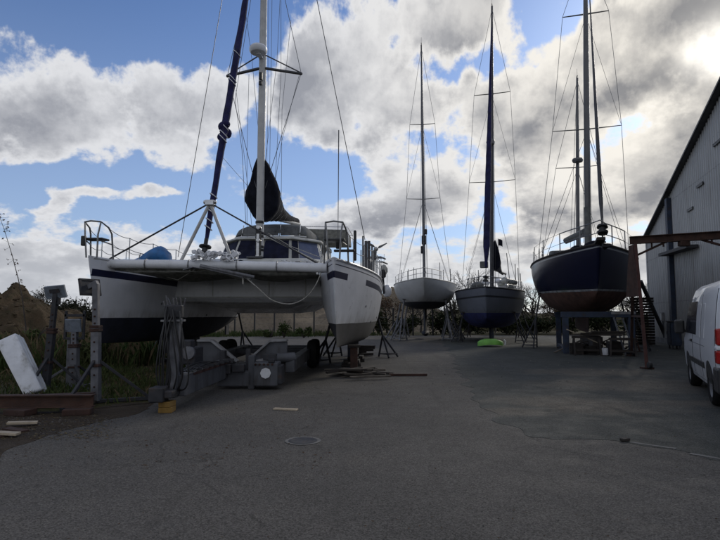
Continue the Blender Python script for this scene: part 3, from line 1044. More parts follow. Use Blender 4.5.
class Hull:
    """t 0 (bow) .. 1 (stern); local y along the length, x across, z up"""

    def __init__(s, L, bd, zs, zk, rake=0.6, rake_e=1.3, tr=0.0, pq=None, tumble=0.0):
        s.L, s.bd, s.zs, s.zk, s.rake, s.re, s.tr = L, bd, zs, zk, rake, rake_e, tr
        s.pq = pq or (lambda t: (0.75 + 0.6 * (1 - t) ** 3, 1.25))

    def pt(s, t, a, side, xoff=0.0):
        p, q = s.pq(t)
        fx, fz = section(t, a, p, q)
        b = s.bd(t)
        zs, zk = s.zs(t), s.zk(t)
        z = zk + (zs - zk) * fz
        y = t * s.L
        y += s.rake * (1 - t) ** 2.2 * (1 - fz) ** s.re
        y -= s.tr * t ** 4 * (1 - fz)
        return V((side * b * fx + xoff, y, z))

    def deck(s, t, side, k=1.0, dz=0.0):
        p = s.pt(t, math.pi / 2, side)
        return V((p.x * k, p.y, p.z + dz))

    def mesh(s, name, m, parent, nt=36, na=16, loc=None):
        rings = []
        uvs = []
        angs = [math.pi / 2 * (i / na) for i in range(na + 1)]
        for i in range(nt + 1):
            t = i / nt
            t = t ** 1.35
            ring, ru = [], []
            for a in reversed(angs):
                ring.append(s.pt(t, a, -1))
            for a in angs[1:]:
                ring.append(s.pt(t, a, 1))
            for p in ring:
                ru.append((p.y, s.zs(t) - p.z))
            rings.append(ring)
            uvs += ru
        mb = MB()
        n = len(rings[0])
        vs = [p for r in rings for p in r]
        fs = []
        for i in range(nt):
            for j in range(n - 1):
                fs.append((i*n+j, (i+1)*n+j, (i+1)*n+j+1, i*n+j+1))
        fs.append(tuple(nt*n + j for j in range(n)))     # transom
        for j in range(n // 2):                           # closed stem
            if j != n - 2 - j:
                fs.append((j, j + 1, n - 2 - j, n - 1 - j) if j + 1 != n - 2 - j else (j, j + 1, n - 1 - j))
        mb.add(vs, fs)
        o = mb.build(name, m, parent, smooth=True, angle=55, loc=loc, fixn=True)
        me = o.data
        ul = me.uv_layers.new(name='hull_uv')
        for lp in me.loops:
            ul.data[lp.index].uv = uvs[lp.vertex_index]
        return o

    def deck_mesh(s, name, m, parent, nt=24, camber=0.06, inset=0.0, loc=None):
        mb = MB()
        vs, fs = [], []
        ks = (-1, -0.6, 0, 0.6, 1)
        for i in range(nt + 1):
            t = i / nt
            a, b = s.deck(t, -1), s.deck(t, 1)
            for k in ks:
                vs.append((b.x * k * 0.985, a.y, a.z - 0.03 + camber * (1 - k * k) * min(1, s.bd(t))))
        n = len(ks)
        for i in range(nt):
            for j in range(n - 1):
                fs.append((i*n+j, i*n+j+1, (i+1)*n+j+1, (i+1)*n+j))
        mb.add(vs, fs)
        return mb.build(name, m, parent, smooth=True, loc=loc)

    def rail(s, name, m, parent, side, t0=0.0, t1=1.0, k=1.0, dz=0.0, r=0.03, n=30, loc=None, seg=6):
        mb = MB()
        mb.tube([s.deck(t0 + (t1 - t0) * i / n, side, k, dz) for i in range(n + 1)], r, seg)
        return mb.build(name, m, parent, smooth=True, loc=loc)


def smooth01(x):
    x = max(0.0, min(1.0, x))
    return x * x * (3 - 2 * x)


def line_sag(a, b, sag, n=10):
    a, b = V(a), V(b)
    return [a.lerp(b, i / n) - V((0, 0, sag * 4 * (i / n) * (1 - i / n))) for i in range(n + 1)]


def spline(pts, n=6):
    sm = []
    for i in range(len(pts) - 1):
        p0, p1, p2, p3 = pts[max(i-1, 0)], pts[i], pts[i+1], pts[min(i+2, len(pts)-1)]
        for j in range(n):
            u = j / n
            sm.append(0.5 * ((2*p1) + (p2-p0)*u + (2*p0-5*p1+4*p2-p3)*u*u + (3*p1-p0-3*p2+p3)*u**3))
    sm.append(pts[-1])
    return sm


# ------------------------------------------------------------------ the catamaran
CAT = V((-3.5, 12.45, 0))
CTH = R(4.0)
cat = thing('catamaran', 'big white sailing catamaran with navy window covers and furled navy headsail', 'catamaran', CAT, -CTH)


def C(px, py, ylocal):
    """local catamaran point seen at a photo position, at local distance ylocal behind the bows"""
    Y = CAT.y + ylocal
    for _ in range(4):
        p = W(px, py, Y)
        d = p - CAT
        c, s_ = math.cos(CTH), math.sin(CTH)
        lx = d.x * c - d.y * s_
        ly = d.x * s_ + d.y * c
        Y += ylocal - ly
    return V((lx, ly, p.z))


NAVY_P = (0.010, 0.012, 0.04)
HX = 2.9
LC = 11.6
hcat = Hull(LC,
            bd=lambda t: (0.015 + 0.90 * (1 - (1 - min(1, t / 0.42)) ** 1.9)) * (1 - 0.16 * smooth01((t - 0.6) / 0.4)),
            zs=lambda t: 2.97 - 0.42 * t + 0.22 * t * t,
            zk=lambda t: 0.78 + 0.95 * max(0, (t - 0.55) / 0.45) ** 1.8 + 0.10 * (1 - t) ** 4,
            rake=0.72, rake_e=1.15, tr=-0.3,
            pq=lambda t: (0.62 + 0.55 * (1 - min(1, t / 0.5)) ** 1.3, 1.35))
m_left = hull_paint('catamaran_hull_paint', 1.50, (0.66, 0.67, 0.70), (0.012, 0.014, 0.026), stripes=((0.30, 0.47, 0.12, 6.2, NAVY_P), (0.22, 0.235, 0.9, 7.0, NAVY_P)), dirt=0.3)
m_right = hull_paint('catamaran_scuffed_hull_paint', 1.44, (0.66, 0.67, 0.70), (0.019, 0.021, 0.026),
                     stripes=((0.30, 0.46, 0.08, 0.85, NAVY_P), (0.30, 0.46, 2.3, 7.5, NAVY_P), (0.14, 0.165, 0.1, 9.0, NAVY_P)), dirt=0.35, smear=0.6)
hcat.mesh('hull', m_left, cat, loc=(-HX, 0, 0.03))
hcat.mesh('hull', m_right, cat, loc=(HX, 0, -0.05))
for sx, dz in ((-HX, 0.03), (HX, -0.05)):
    hcat.deck_mesh('deck', M['gel_grey'], cat, loc=(sx, 0, dz))
    kb = MB()
    rings = []
    for y0, w, z0, z1 in ((4.2, 0.02, 0.95, 0.95), (4.4, 0.16, 0.38, 0.95), (5.2, 0.22, 0.33, 0.95), (6.6, 0.2, 0.33, 0.95), (7.2, 0.1, 0.36, 0.95)):
        rings.append([V((-w/2, y0, z0)), V((w/2, y0, z0)), V((w/2, y0, z1)), V((-w/2, y0, z1))])
    kb.loft(rings)
    kb.build('keel', M['bottom_black'], cat, loc=(sx, 0, dz), bevel=0.02)
    rd = MB()
    rd.prism([(-0.03, 10.2, 1.75), (-0.03, 10.75, 1.75), (-0.03, 10.65, 0.75), (-0.03, 10.3, 0.75)], (0.06, 0, 0))
    rd.build('rudder', M['bottom_black'], cat, loc=(sx, 0, dz))
    for side in (-1, 1):
        hcat.rail('rubbing_strake', M['gel'], cat, side, 0.01, 1.0, 1.005, -0.03, 0.03, loc=(sx, 0, dz))

for sx, dz in ((-HX, 0.03), (HX, -0.05)):
    for (t, a, sd_) in ((0.22, 0.95, 1), (0.34, 0.72, 1), (0.5, 0.8, 1), (0.3, 0.95, -1), (0.42, 0.75, -1)):
        p = hcat.pt(t, a, sd_)
        MB().lathe([(0.002, -0.03), (0.035, -0.02), (0.035, 0.012), (0.018, 0.016), (0.016, 0.004), (0.002, 0.004)], V((p.x + sx, p.y, p.z + dz)), 10, look((sd_, -0.1, -0.15))).build('through_hull', M['steel_dull'], cat, smooth=True)
# bridge deck between the hulls: forward fascia, underside with centre nacelle
mb = MB()
rings = []
for y0, zt, zb, zn, hw in ((3.32, 2.74, 2.10, 2.10, 2.35), (3.50, 2.78, 2.0, 1.97, 2.35), (4.3, 2.85, 1.98, 1.80, 2.38), (6.0, 2.85, 1.96, 1.66, 2.4), (9.5, 2.8, 1.98, 1.75, 2.4), (10.6, 2.7, 2.1, 2.0, 2.4)):
    rings.append([V(p) for p in ((-hw, y0, zt), (-hw, y0, zb), (-1.55, y0, zb), (-1.05, y0, zn), (1.05, y0, zn), (1.55, y0, zb), (hw, y0, zb), (hw, y0, zt))])
mb.loft(rings)
mb.build('bridge_deck', M['gel'], cat, bevel=0.04)
# fascia seams and strake on its front
mb = MB()
mb.box((0, 3.30, 2.69), (4.7, 0.05, 0.05))
mb.box((0, 3.305, 2.12), (4.68, 0.04, 0.035))
for x in (-1.05, 0.62, 1.7):
    mb.box((x, 3.31, 2.41), (0.02, 0.025, 0.52))
mb.build('fascia_trim', M['gel_grey'], cat)
# forward coaming and cabin
mb = MB()
rings = []
for z, y0, y1, hw, hf in ((2.78, 3.4, 10.3, 2.35, 2.0), (3.10, 3.6, 10.3, 2.3, 1.9), (3.32, 4.0, 10.2, 2.15, 1.6), (3.36, 4.35, 10.2, 2.05, 1.3)):
    rings.append([V(p) for p in ((-hf, y0, z), (hf, y0, z), (hw, y0 + 0.6, z), (hw, y1, z), (-hw, y1, z), (-hw, y0 + 0.6, z))])
mb.loft(rings)
mb.build('coachroof_base', M['gel_grey'], cat, smooth=True, bevel=0.05)


def cab_ring(z, yf, wf, ws, ya, back=9.3, wb=1.7):
    """faceted cabin outline: front facet half width wf at yf, side facet out to ws at ya"""
    return [V(p) for p in ((-wf, yf, z), (wf, yf, z), (ws, ya, z), (wb, back, z), (-wb, back, z), (-ws, ya, z))]


r0 = cab_ring(3.34, 4.75, 0.95, 1.85, 6.0)
r1 = cab_ring(4.08, 5.25, 0.85, 1.62, 6.25)
r2 = cab_ring(4.30, 5.45, 0.80, 1.50, 6.3)
mb = MB()
mb.loft([r0, r1])
mb.build('cabin', M['gel_grey'], cat, bevel=0.03)
# window panels: quads a little proud of each facet
def facet(ra, rb, i, j, u0, u1, v0, v1, off=0.02):
    a, b, c, d = ra[i], ra[j], rb[j], rb[i]
    def P(u, v):
        return a.lerp(b, u).lerp(d.lerp(c, u), v)
    n = (b - a).cross(d - a).normalized()
    if n.y > 0:
        n = -n
    q = [P(u0, v0), P(u1, v0), P(u1, v1), P(u0, v1)]
    return [p + n * off for p in q], n * -0.03


for (i, j, u0, u1, mm, nm) in ((0, 1, 0.03, 0.49, 'navy', 'window_cover'), (0, 1, 0.51, 0.97, 'navy', 'window_cover'), (5, 0, 0.1, 0.96, 'navy', 'window_cover'),
                               (1, 2, 0.04, 0.24, 'navy', 'window_cover'), (1, 2, 0.27, 0.93, 'reflection_tinted_glass', 'window'), (2, 3, 0.05, 0.6, 'glass', 'window'), (4, 5, 0.4, 0.95, 'glass', 'window')):
    q, off = facet(r0, r1, i, j, u0, u1, 0.08, 0.95)
    MB().prism(q, off).build(nm, M[mm], cat, bevel=0.008)
# roof with hand rail, then hard spray hood behind
mb = MB()
mb.loft([[p + V((0, -0.06, 0)) for p in cab_ring(4.085, 5.2, 0.93, 1.72, 6.2, 9.5)], cab_ring(4.15, 5.18, 0.93, 1.74, 6.2, 9.5), cab_ring(4.24, 5.6, 0.8, 1.5, 6.5, 9.4)])
mb.build('cabin_roof', M['gel_grey'], cat, smooth=True, bevel=0.02)
hood = MB()
rings = []
for y0, hw, z1 in ((6.0, 1.25, 4.42), (6.25, 1.28, 4.72), (6.7, 1.32, 4.84), (8.4, 1.35, 4.86)):
    ring = []
    for k in range(13):
        a = math.pi * k / 12
        ring.append(V((-hw * math.copysign(abs(math.cos(a)) ** 0.55, math.cos(a)), y0, 4.16 + (z1 - 4.16) * math.sin(a) ** 0.5)))
    rings.append(ring)
hood.loft(rings, closed=False, caps=False)
ho = hood.build('spray_hood', M['grey_cloth'], cat, smooth=True)
sm_ = ho.modifiers.new('solid', 'SOLIDIFY')
sm_.thickness = 0.02
for x0, x1 in ((-0.95, -0.35), (-0.28, 0.28), (0.35, 0.95)):
    mb = MB()
    mb.prism([(x0, 5.985, 4.32), (x1, 5.985, 4.32), (x1 * 0.97, 6.13, 4.62), (x0 * 0.97, 6.13, 4.62)], (0, -0.02, 0.01))
    mb.build('hood_window', M['hood_film'], cat)
mb = MB()
for x in (-0.31, 0.31, -1.02, 1.02):
    mb.tube([(x, 5.95, 4.2), (x * 0.98, 6.2, 4.72)], 0.016, 6)
mb.tube([(-1.25, 6.0, 4.26), (-1.0, 5.93, 4.28), (1.0, 5.93, 4.28), (1.25, 6.0, 4.26)], 0.02, 6)
mb.build('hood_frame', M['alloy'], cat)
# bimini over the cockpit with its bars, seen on the right
mb = MB()
bx0, bx1 = 0.3, 2.35
mb.loft([[V((bx0, 8.8, 5.02)), V((bx1, 8.8, 4.95)), V((bx1 + 0.03, 8.8, 4.42)), V((bx0, 8.8, 4.42))], [V((bx0, 10.9, 5.06)), V((bx1, 10.9, 4.98)), V((bx1 + 0.03, 10.9, 4.5)), V((bx0, 10.9, 4.5))]])
mb.build('bimini', M['net'], cat, bevel=0.04)
mb = MB()
for y in (8.72, 10.95):
    mb.tube([(bx0, y, 3.3), (bx0, y, 5.1), (bx1 + 0.06, y, 5.04), (bx1 + 0.1, y, 4.6), (bx1 + 0.1, y, 2.9)], 0.016, 6)
mb.tube([(bx1 + 0.08, 8.7, 5.0), (bx1 + 0.08, 11, 5.02)], 0.016, 6)
mb.each('bimini_frame', M['steel'], cat)
# cockpit fittings seen over the bow on the right: winch posts, instruments
mb = MB()
mb.box((0, 4.2, 3.36), (0.5, 0.5, 0.06))
mb.box((1.35, 4.05, 3.24), (0.34, 0.3, 0.05))
mb.each('deck_hatch', M['glass'], cat, bevel=0.01)

# crossbeam, lashings, furling drum and tackle
yb = 0.62
bl_, br_ = C(104, 263.5, yb), C(322, 268, yb)
mb = MB()
mb.tube([bl_ + V((-0.1, 0, 0)), bl_.lerp(br_, 0.5) + V((0, 0, 0.02)), br_ + V((0.12, 0, 0))], 0.115, 14)
mb.build('crossbeam', M['gel'], cat, smooth=True)
mb = MB()
for p in (bl_, br_):
    mb.box(p + V((0, 0.05, -0.02)), (0.1, 0.2, 0.17))
for u in (0.2, 0.4, 0.62, 0.8):
    p = bl_.lerp(br_, u)
    mb.tube([p + V((0.0, math.cos(a) * 0.13, math.sin(a) * 0.13)) for a in [k * math.pi / 5 for k in range(10)]], 0.018, 5, closed=True)
mb.each('beam_fitting', M['steel_dull'], cat, bevel=0.01)
# trampoline slung under the beam
def tramp(x0, x1, seed):
    mb = MB()
    nx, ny = 20, 16
    vs, fs = [], []
    for i in range(nx + 1):
        for j in range(ny + 1):
            u, v = i / nx, j / ny
            z = bl_.z - 0.20 + (2.70 - bl_.z + 0.18) * v - 0.16 * math.sin(math.pi * u) * math.sin(math.pi * v) + 0.03 * mnoise.noise(V((u * 6, v * 6, seed)))
            vs.append((x0 + (x1 - x0) * u, yb + 0.02 + (3.3 - yb) * v, z))
    for i in range(nx):
        for j in range(ny):
            a = i * (ny + 1) + j
            fs.append((a, a + ny + 1, a + ny + 2, a + 1))
    mb.add(vs, fs)
    o = mb.build('trampoline', M['net'], cat, smooth=True)
    s_ = o.modifiers.new('solid', 'SOLIDIFY')
    s_.thickness = 0.015


tramp(-2.25, -0.12, 1.0)
tramp(0.12, 2.25, 4.0)
MB().bar((0, yb, bl_.z - 0.12), (0, 3.3, 2.62), 0.18, 0.14).build('centre_spine', M['gel_grey'], cat)
# netting hem drooping below the beam
mb = MB()
nn = 60
up_, dn_ = [], []
for i in range(nn + 1):
    u = i / nn
    p = bl_.lerp(br_, 0.03 + 0.94 * u)
    d = 0.15 + 0.05 * abs(math.sin(u * 9.5)) + 0.03 * mnoise.noise(V((u * 11, 0, 2)))
    up_.append(p + V((0, 0.09, -0.07)))
    dn_.append(p + V((0, 0.16, -d)))
vs = up_ + dn_
mb.add(vs, [(i, i + 1, nn + 2 + i, nn + 1 + i) for i in range(nn)])
hm = mb.build('net_hem', M['net'], cat, smooth=True)
s_ = hm.modifiers.new('solid', 'SOLIDIFY')
s_.thickness = 0.012

# small fittings along the foredeck coaming
rf5 = random.Random(55)
for k in range(16):
    x = rf5.uniform(-1.7, 2.0)
    mb = MB()
    if k % 3 == 0:
        mb.lathe([(0.07, 0), (0.06, 0.05), (0.045, 0.08), (0.07, 0.13), (0.02, 0.15)], (x, 3.75 + rf5.uniform(0, 0.15), 3.12), 12)
    elif k % 3 == 1:
        mb.box((x, 3.7 + rf5.uniform(0, 0.2), 3.15), (rf5.uniform(0.1, 0.34), 0.16, rf5.uniform(0.05, 0.14)))
    else:
        c = V((x, 3.75, 3.17))
        mb.tube([c + V((0.11 * math.cos(a), 0.10 * math.sin(a), 0.03 * math.sin(2 * a))) for a in [j * math.pi / 8 for j in range(16)]], 0.028, 5, closed=True)
    mb.build('deck_fitting', M[('steel_dull', 'gel', 'rope', 'black', 'white_plastic')[k % 5]], cat, bevel=0.01 if k % 3 == 1 else 0)
# A-frame (striker) above the beam
pk = C(210, 203, yb - 0.05)
lf_, rf_ = C(180, 263, yb), C(233, 263, yb)
back = C(222, 258, yb + 1.1)
mb = MB()
mb.tube([lf_, pk], 0.04, 10)
mb.tube([rf_, pk], 0.04, 10)
mb.each('striker_strut', M['mast_white'], cat, smooth=True)
mb = MB()
mb.box(pk, (0.22, 0.16, 0.14))
mb.tube([pk + V((-0.16, 0, 0.02)), pk + V((0.16, 0, 0.02))], 0.05, 8)
mb.build('striker_head', M['steel'], cat, bevel=0.02)
mb = MB()
for p in (C(104, 262, yb), C(322, 266, yb)):
    mb.tube([pk, p], 0.021, 6)
mb.each('striker_stay', M['mast_dark'], cat)
# light poles and sheets running from the beam up to the mast
mb = MB()
mb.tube([C(318, 262, 1.6), C(266, 236, 4.2)], 0.022, 6)
mb.tube([C(322, 258, 2.6), C(290, 246, 4.6), C(268, 233, 4.3)], 0.011, 5)
mb.each('guy_line', M['rope'], cat)
# roller-furled headsail, on its drum
MXY = (0.05, 4.35)
mtop = V((MXY[0], MXY[1] + 0.1, 16.2))
fs0 = C(205, 248, 0.75)
fs1 = fs0.lerp(mtop, 0.97)
fdir = (fs1 - fs0).normalized()
npt = 70
pts, rs = [], []
Lf = (fs1 - fs0).length
for i in range(npt + 1):
    u = i / npt
    pts.append(fs0 + fdir * Lf * u + V((0.004 * math.sin(u * 60), 0.004 * math.cos(u * 47), 0)))
    d = u * Lf
    r = 0.04 + 0.04 * smooth01(d / 0.9) + 0.025 * smooth01((d - 1.2) / 2.5) - 0.05 * smooth01((d - 6) / 9)
    r *= 0.92 + 0.03 * math.sin(d * 5.3) + 0.03 * math.sin(d * 13.1)
    rs.append(r)
MBf = MB()
MBf.tube(pts, rs, 12)
MBf.build('furled_headsail', M['navy_sail'], cat, smooth=True, angle=80)
# gathered lump and white ties on the furled sail
kn = C(222, 131, 1.7)
kd = (kn - fs0).dot(fdir)
kp = fs0 + fdir * kd
mb = MB()
for i in range(9):
    o_ = V((rnd.gauss(0, 0.05), rnd.gauss(0, 0.05), rnd.gauss(0, 0.12)))
    mb.ball(kp + o_, (0.10 + rnd.uniform(0, .03), 0.11, 0.1 + rnd.uniform(0, .06)), 9, 6)
mb.build('sail_bundle', M['navy_sail'], cat, smooth=True)
mb = MB()
def ring_on(d, rr_, tilt, th=0.016):
    c = fs0 + fdir * d
    m3 = look(fdir)
    mb.tube([c + m3 @ V((rr_ * math.cos(a), rr_ * math.sin(a), tilt * math.cos(a))) for a in [k * math.pi / 7 for k in range(14)]], th, 4, closed=True)
for d in (0.55, 0.75, 1.0, 1.25, 1.45):
    ring_on(d, 0.095, 0.06)
for d in (kd - 0.25, kd - 0.1, kd + 0.12, kd + 1.6, kd + 1.72, kd + 2.6):
    ring_on(d, 0.112, 0.11, 0.013)
mb.each('sail_tie', M['white_plastic'], cat, smooth=True)
mb = MB()
m3 = look(fdir)
mb.lathe([(0.02, -0.12), (0.15, -0.1), (0.15, -0.07), (0.07, -0.05), (0.07, 0.05), (0.15, 0.07), (0.15, 0.1), (0.05, 0.14), (0.05, 0.3)], fs0 + fdir * -0.05, 14, m3)
mb.tube([fs0 - fdir * 0.05, bl_.lerp(br_, 0.46)], 0.03, 6)
mb.build('furling_drum', M['black'], cat, smooth=True)
# pile of pale rope, blocks and anchor on the beam
mb = MB()
pc = C(212, 256, 0.5)
r5 = random.Random(21)
for i in range(24):
    c = pc + V((r5.uniform(-0.5, 0.6), r5.uniform(-0.12, 0.15), r5.uniform(-0.06, 0.08)))
    rr_ = r5.uniform(0.04, 0.10)
    m3 = Matrix.Rotation(r5.uniform(0, 3), 3, V((r5.gauss(0, 1), r5.gauss(0, 1), r5.gauss(0, 1))).normalized())
    mb.tube([c + m3 @ V((rr_ * math.cos(a), rr_ * math.sin(a) * 0.8, 0.02 * math.sin(3 * a))) for a in [k * math.pi / 7 for k in range(14)]], 0.022, 5, closed=True)
mb.each('rope_coil', M['gel'], cat, smooth=True)
mb = MB()
for i in range(12):
    c = pc + V((r5.uniform(-0.55, 0.7), r5.uniform(-0.1, 0.1), r5.uniform(-0.08, 0.12)))
    mb.box(c, (r5.uniform(0.06, 0.16), 0.09, r5.uniform(0.06, 0.14)), Matrix.Rotation(r5.uniform(0, 3), 3, 'Y'))
mb.each('beam_block', M['white_plastic'], cat, bevel=0.015)
mb = MB()
a0, a1 = C(200, 266, 0.35), C(244, 276, 0.45)
mb.bar(a0, a1, 0.06, 0.1)
mb.tube([a0, a1 + V((0.25, 0, -0.03))], 0.045, 8)
d = (a0 - a1).normalized()
mb.prism([a0 + V((-0.1, -0.22, -0.06)), a0 + V((-0.1, 0.22, -0.06)), a0 + d * 0.42 + V((0, 0, -0.2))], (0, 0, 0.03))
mb.build('anchor', M['stand'], cat, bevel=0.008)
# hanging mooring ropes from the beam
mb = MB()
mb.tube(spline([C(243, 275, 0.5), C(258, 288, 0.5), C(272, 300, 0.6), C(290, 304, 0.8), C(305, 298, 0.8), C(315, 286, 0.6), C(321, 273, 0.6)]), 0.014, 6)
mb.tube([C(243, 275, 0.5), C(243, 284, 0.5)], 0.02, 5)
mb.tube([C(110, 266, 0.5), C(125, 268, 1.0), C(150, 272, 1.4), C(178, 280, 1.2), C(197, 268, 0.5)], 0.009, 5)
mb.each('mooring_rope', M['rope'], cat, smooth=True)

# mast with radar, spreaders, boom and stowed mainsail
mb = MB()
mb.tube([(MXY[0], MXY[1], 3.2), (MXY[0], MXY[1] + 0.05, 10), (mtop.x, mtop.y, mtop.z)], [0.125, 0.12, 0.09], 14)
mast = mb.build('mast', M['mast_white'], cat, smooth=True)
mb = MB()
for z in (3.62, 3.72, 4.05, 4.15, 4.5):
    mb.lathe([(0.128, -0.04), (0.14, -0.03), (0.14, 0.03), (0.128, 0.04)], (MXY[0], MXY[1], z), 14)
mb.box((MXY[0], MXY[1] - 0.15, 3.9), (0.16, 0.06, 0.9))
mb.each('mast_band', M['black'], mast, smooth=True)
mb = MB()
for z in (3.9, 4.3):
    mb.lathe([(0.05, -0.09), (0.07, -0.08), (0.05, 0.0), (0.07, 0.08), (0.05, 0.09)], (MXY[0] + 0.02, MXY[1] - 0.2, z), 12, rotm('X', 90) @ rotm('Y', 0))
mb.box((MXY[0], MXY[1] - 0.2, 3.9), (0.09, 0.05, 0.42))
mb.box((MXY[0], MXY[1] - 0.2, 3.55), (0.09, 0.05, 0.3))
mb.each('winch', M['steel'], mast, bevel=0.01)
zr = C(258, 50, MXY[1] - 0.3).z
mb = MB()
mb.lathe([(0.02, -0.13), (0.24, -0.12), (0.28, -0.06), (0.28, 0.05), (0.22, 0.12), (0.02, 0.15)], (MXY[0] - 0.05, MXY[1] - 0.33, zr), 18)
mb.box((MXY[0] - 0.03, MXY[1] - 0.2, zr - 0.15), (0.14, 0.4, 0.05))
mb.build('radar', M['gel'], mast, smooth=True, bevel=0.01)
zsp = C(258, 68, MXY[1]).z
for sx in (-1, 1):
    tip = V((MXY[0] + sx * 1.22, MXY[1] + 0.25, zsp - 0.12 + 0.0))
    mb = MB()
    mb.bar((MXY[0] + sx * 0.1, MXY[1], zsp - 0.02), tip, 0.1, 0.05)
    mb.bar((MXY[0] + sx * 0.1, MXY[1], zsp + 0.42), tip + V((0, 0, 0.03)), 0.03, 0.03)
    mb.ball(tip, 0.05, 8, 6)
    mb.build('spreader', M['mast_dark'], mast)
mb = MB()
mb.box((MXY[0], MXY[1] - 0.16, zsp - 0.35), (0.1, 0.1, 0.22))
mb.lathe([(0.03, -0.06), (0.06, -0.05), (0.06, 0.05), (0.03, 0.07)], (MXY[0] + 0.0, MXY[1] - 0.2, zsp - 0.6), 10)
mb.each('steaming_light', M['black'], mast)
# boom (white) and the stowed main under its dark cover
gz = C(262, 214, MXY[1]).z
bend = C(299, 224, MXY[1] + 5.4)
mb = MB()
mb.tube([(MXY[0], MXY[1] + 0.15, gz), bend], 0.085, 10)
mb.build('boom', M['mast_white'], cat, smooth=True)
mb = MB()
rings = []
cnt = 26
bdir = bend - V((MXY[0], MXY[1] + 0.2, gz))


def sail_ring(u, k_=1.0):
    c = V((MXY[0], MXY[1] + 0.05, gz)) + bdir * u * 0.98
    hh = 1.78 * (1 - u) ** 2.6 + 0.20
    hw = (0.60 * (1 - u) ** 2.2 + 0.10) * (0.55 + 0.45 * smooth01(u / 0.05 + 0.3))
    lo = 0.22 * (1 - u) ** 3 + 0.05
    ring = []
    for k in range(20):
        a = 2 * math.pi * k / 20
        cx, sz = math.cos(a), math.sin(a)
        # leaf-like outline: widest at a third of the height, pointed top
        rel = 0.5 + 0.5 * sz
        zz = -lo + (hh + lo) * rel
        wv_ = (1.0 - 0.55 * rel ** 1.4) * (0.72 + 0.28 * min(1, rel * 3))
        fold = 1 + 0.26 * mnoise.noise(V((a * 1.6, u * 7, 3.0))) + 0.20 * mnoise.noise(V((a * 5, u * 19, 8.0)))
        ring.append(c + V((hw * wv_ * cx * fold, 0.05 * mnoise.noise(V((a, u * 3, 1))), zz * (1 + 0.07 * mnoise.noise(V((a * 3, u * 11, 5)))))))
    if k_ != 1.0:
        m_ = sum(ring, V()) / len(ring)
        ring = [m_ + (p - m_) * k_ for p in ring]
    return ring


for i in range(cnt + 1):
    rings.append(sail_ring(i / cnt))
mb.loft(rings)
mb.build('stowed_mainsail', M['black_cloth'], cat, smooth=True, angle=75)
mb = MB()
for u in (0.12, 0.24, 0.36, 0.5, 0.66, 0.82):
    mb.tube(sail_ring(u, 1.02), 0.010, 4, closed=True)
mb.each('sail_strap', M['rope'], cat)

# standing and running rigging
chl, chr_ = C(178, 257, 6.6), C(365, 240, 7.0)
mb = MB()
topw = V((mtop.x, mtop.y, mtop.z - 0.4))
mb.tube([chl, C(222, 0, 5.0).lerp(topw, 0.0), topw], 0.012, 5)
mb.tube([chr_, C(317, 0, 5.2), topw], 0.014, 5)
mb.each('shroud', M['wire'], cat)
mb = MB()
for sx in (-1, 1):
    tip = V((MXY[0] + sx * 1.22, MXY[1] + 0.25, zsp - 0.1))
    mb.tube([topw + V((0, 0, -0.8)), tip, V((MXY[0] + sx * 0.14, MXY[1] + 0.05, 5.6))], 0.010, 5)
mb.tube([(MXY[0] - 0.08, MXY[1] + 0.25, 15), C(235, 100, 6.2), C(242, 150, 6.4), C(246, 225, 6.5)], 0.009, 4)
mb.each('diamond_stay', M['wire'], cat)
mb = MB()
hal = [((244, 0), (252, 60), (266, 215)), ((268, 0), (268, 90), (266, 212)), ((272, 0), (271, 80), (269, 215)), ((281, 0), (281, 75), (273, 222)), ((280, 0), (277, 60), (262, 190)),
       ((249, 74), (247, 150), (247, 238)), ((300, 72), (282, 140), (271, 206)), ((236, 90), (246, 170), (252, 228)), ((291, 20), (282, 110), (281, 224)), ((222, 160), (246, 184), (262, 208)),
       ((247, 223), (262, 232), (280, 236)), ((339, 130), (338, 240))]
for k, h in enumerate(hal):
    yl = 8.0 if h[0] == (339, 130) else MXY[1] + 0.3 + 0.12 * k
    hp = [C(p[0], p[1], yl) for p in h]
    if h[0] == (222, 160):
        hp[0] = fs0 + fdir * (kd - 0.75)
    mb.tube(hp, 0.007 if k != 11 else 0.009, 4)
mb.tube([C(338, 245, 8.0), C(338.5, 130, 8.0)], 0.012, 5)
mb.each('halyard', M['wire'], cat)

# pulpits, stanchions and lifelines
def cat_pulpit(hx, dz):
    mb = MB()
    z0 = 2.93 + dz
    for s_ in (-1, 1):
        mb.tube([(hx + s_ * 0.13, 0.12, z0), (hx + s_ * 0.16, 0.08, z0 + 0.55), (hx + s_ * 0.2, 0.12, z0 + 0.86), (hx + s_ * 0.24, 0.40, z0 + 0.76), (hx + s_ * 0.27, 0.50, z0 + 0.62), (hx + s_ * 0.29, 0.58, z0 - 0.05)], 0.021, 7)
        mb.tube([(hx + s_ * 0.16, 0.10, z0 + 0.42), (hx + s_ * 0.27, 0.53, z0 + 0.36)], 0.016, 6)
    mb.tube([(hx - 0.2, 0.12, z0 + 0.86), (hx, 0.03, z0 + 0.87), (hx + 0.2, 0.12, z0 + 0.86)], 0.021, 7)
    mb.build('pulpit', M['steel_dull'], cat, smooth=True)
    mb = MB()
    mb.box((hx, 0.30, z0 + 0.46), (0.48, 0.34, 0.05))
    mb.build('bow_seat', M['black'], cat, bevel=0.015)


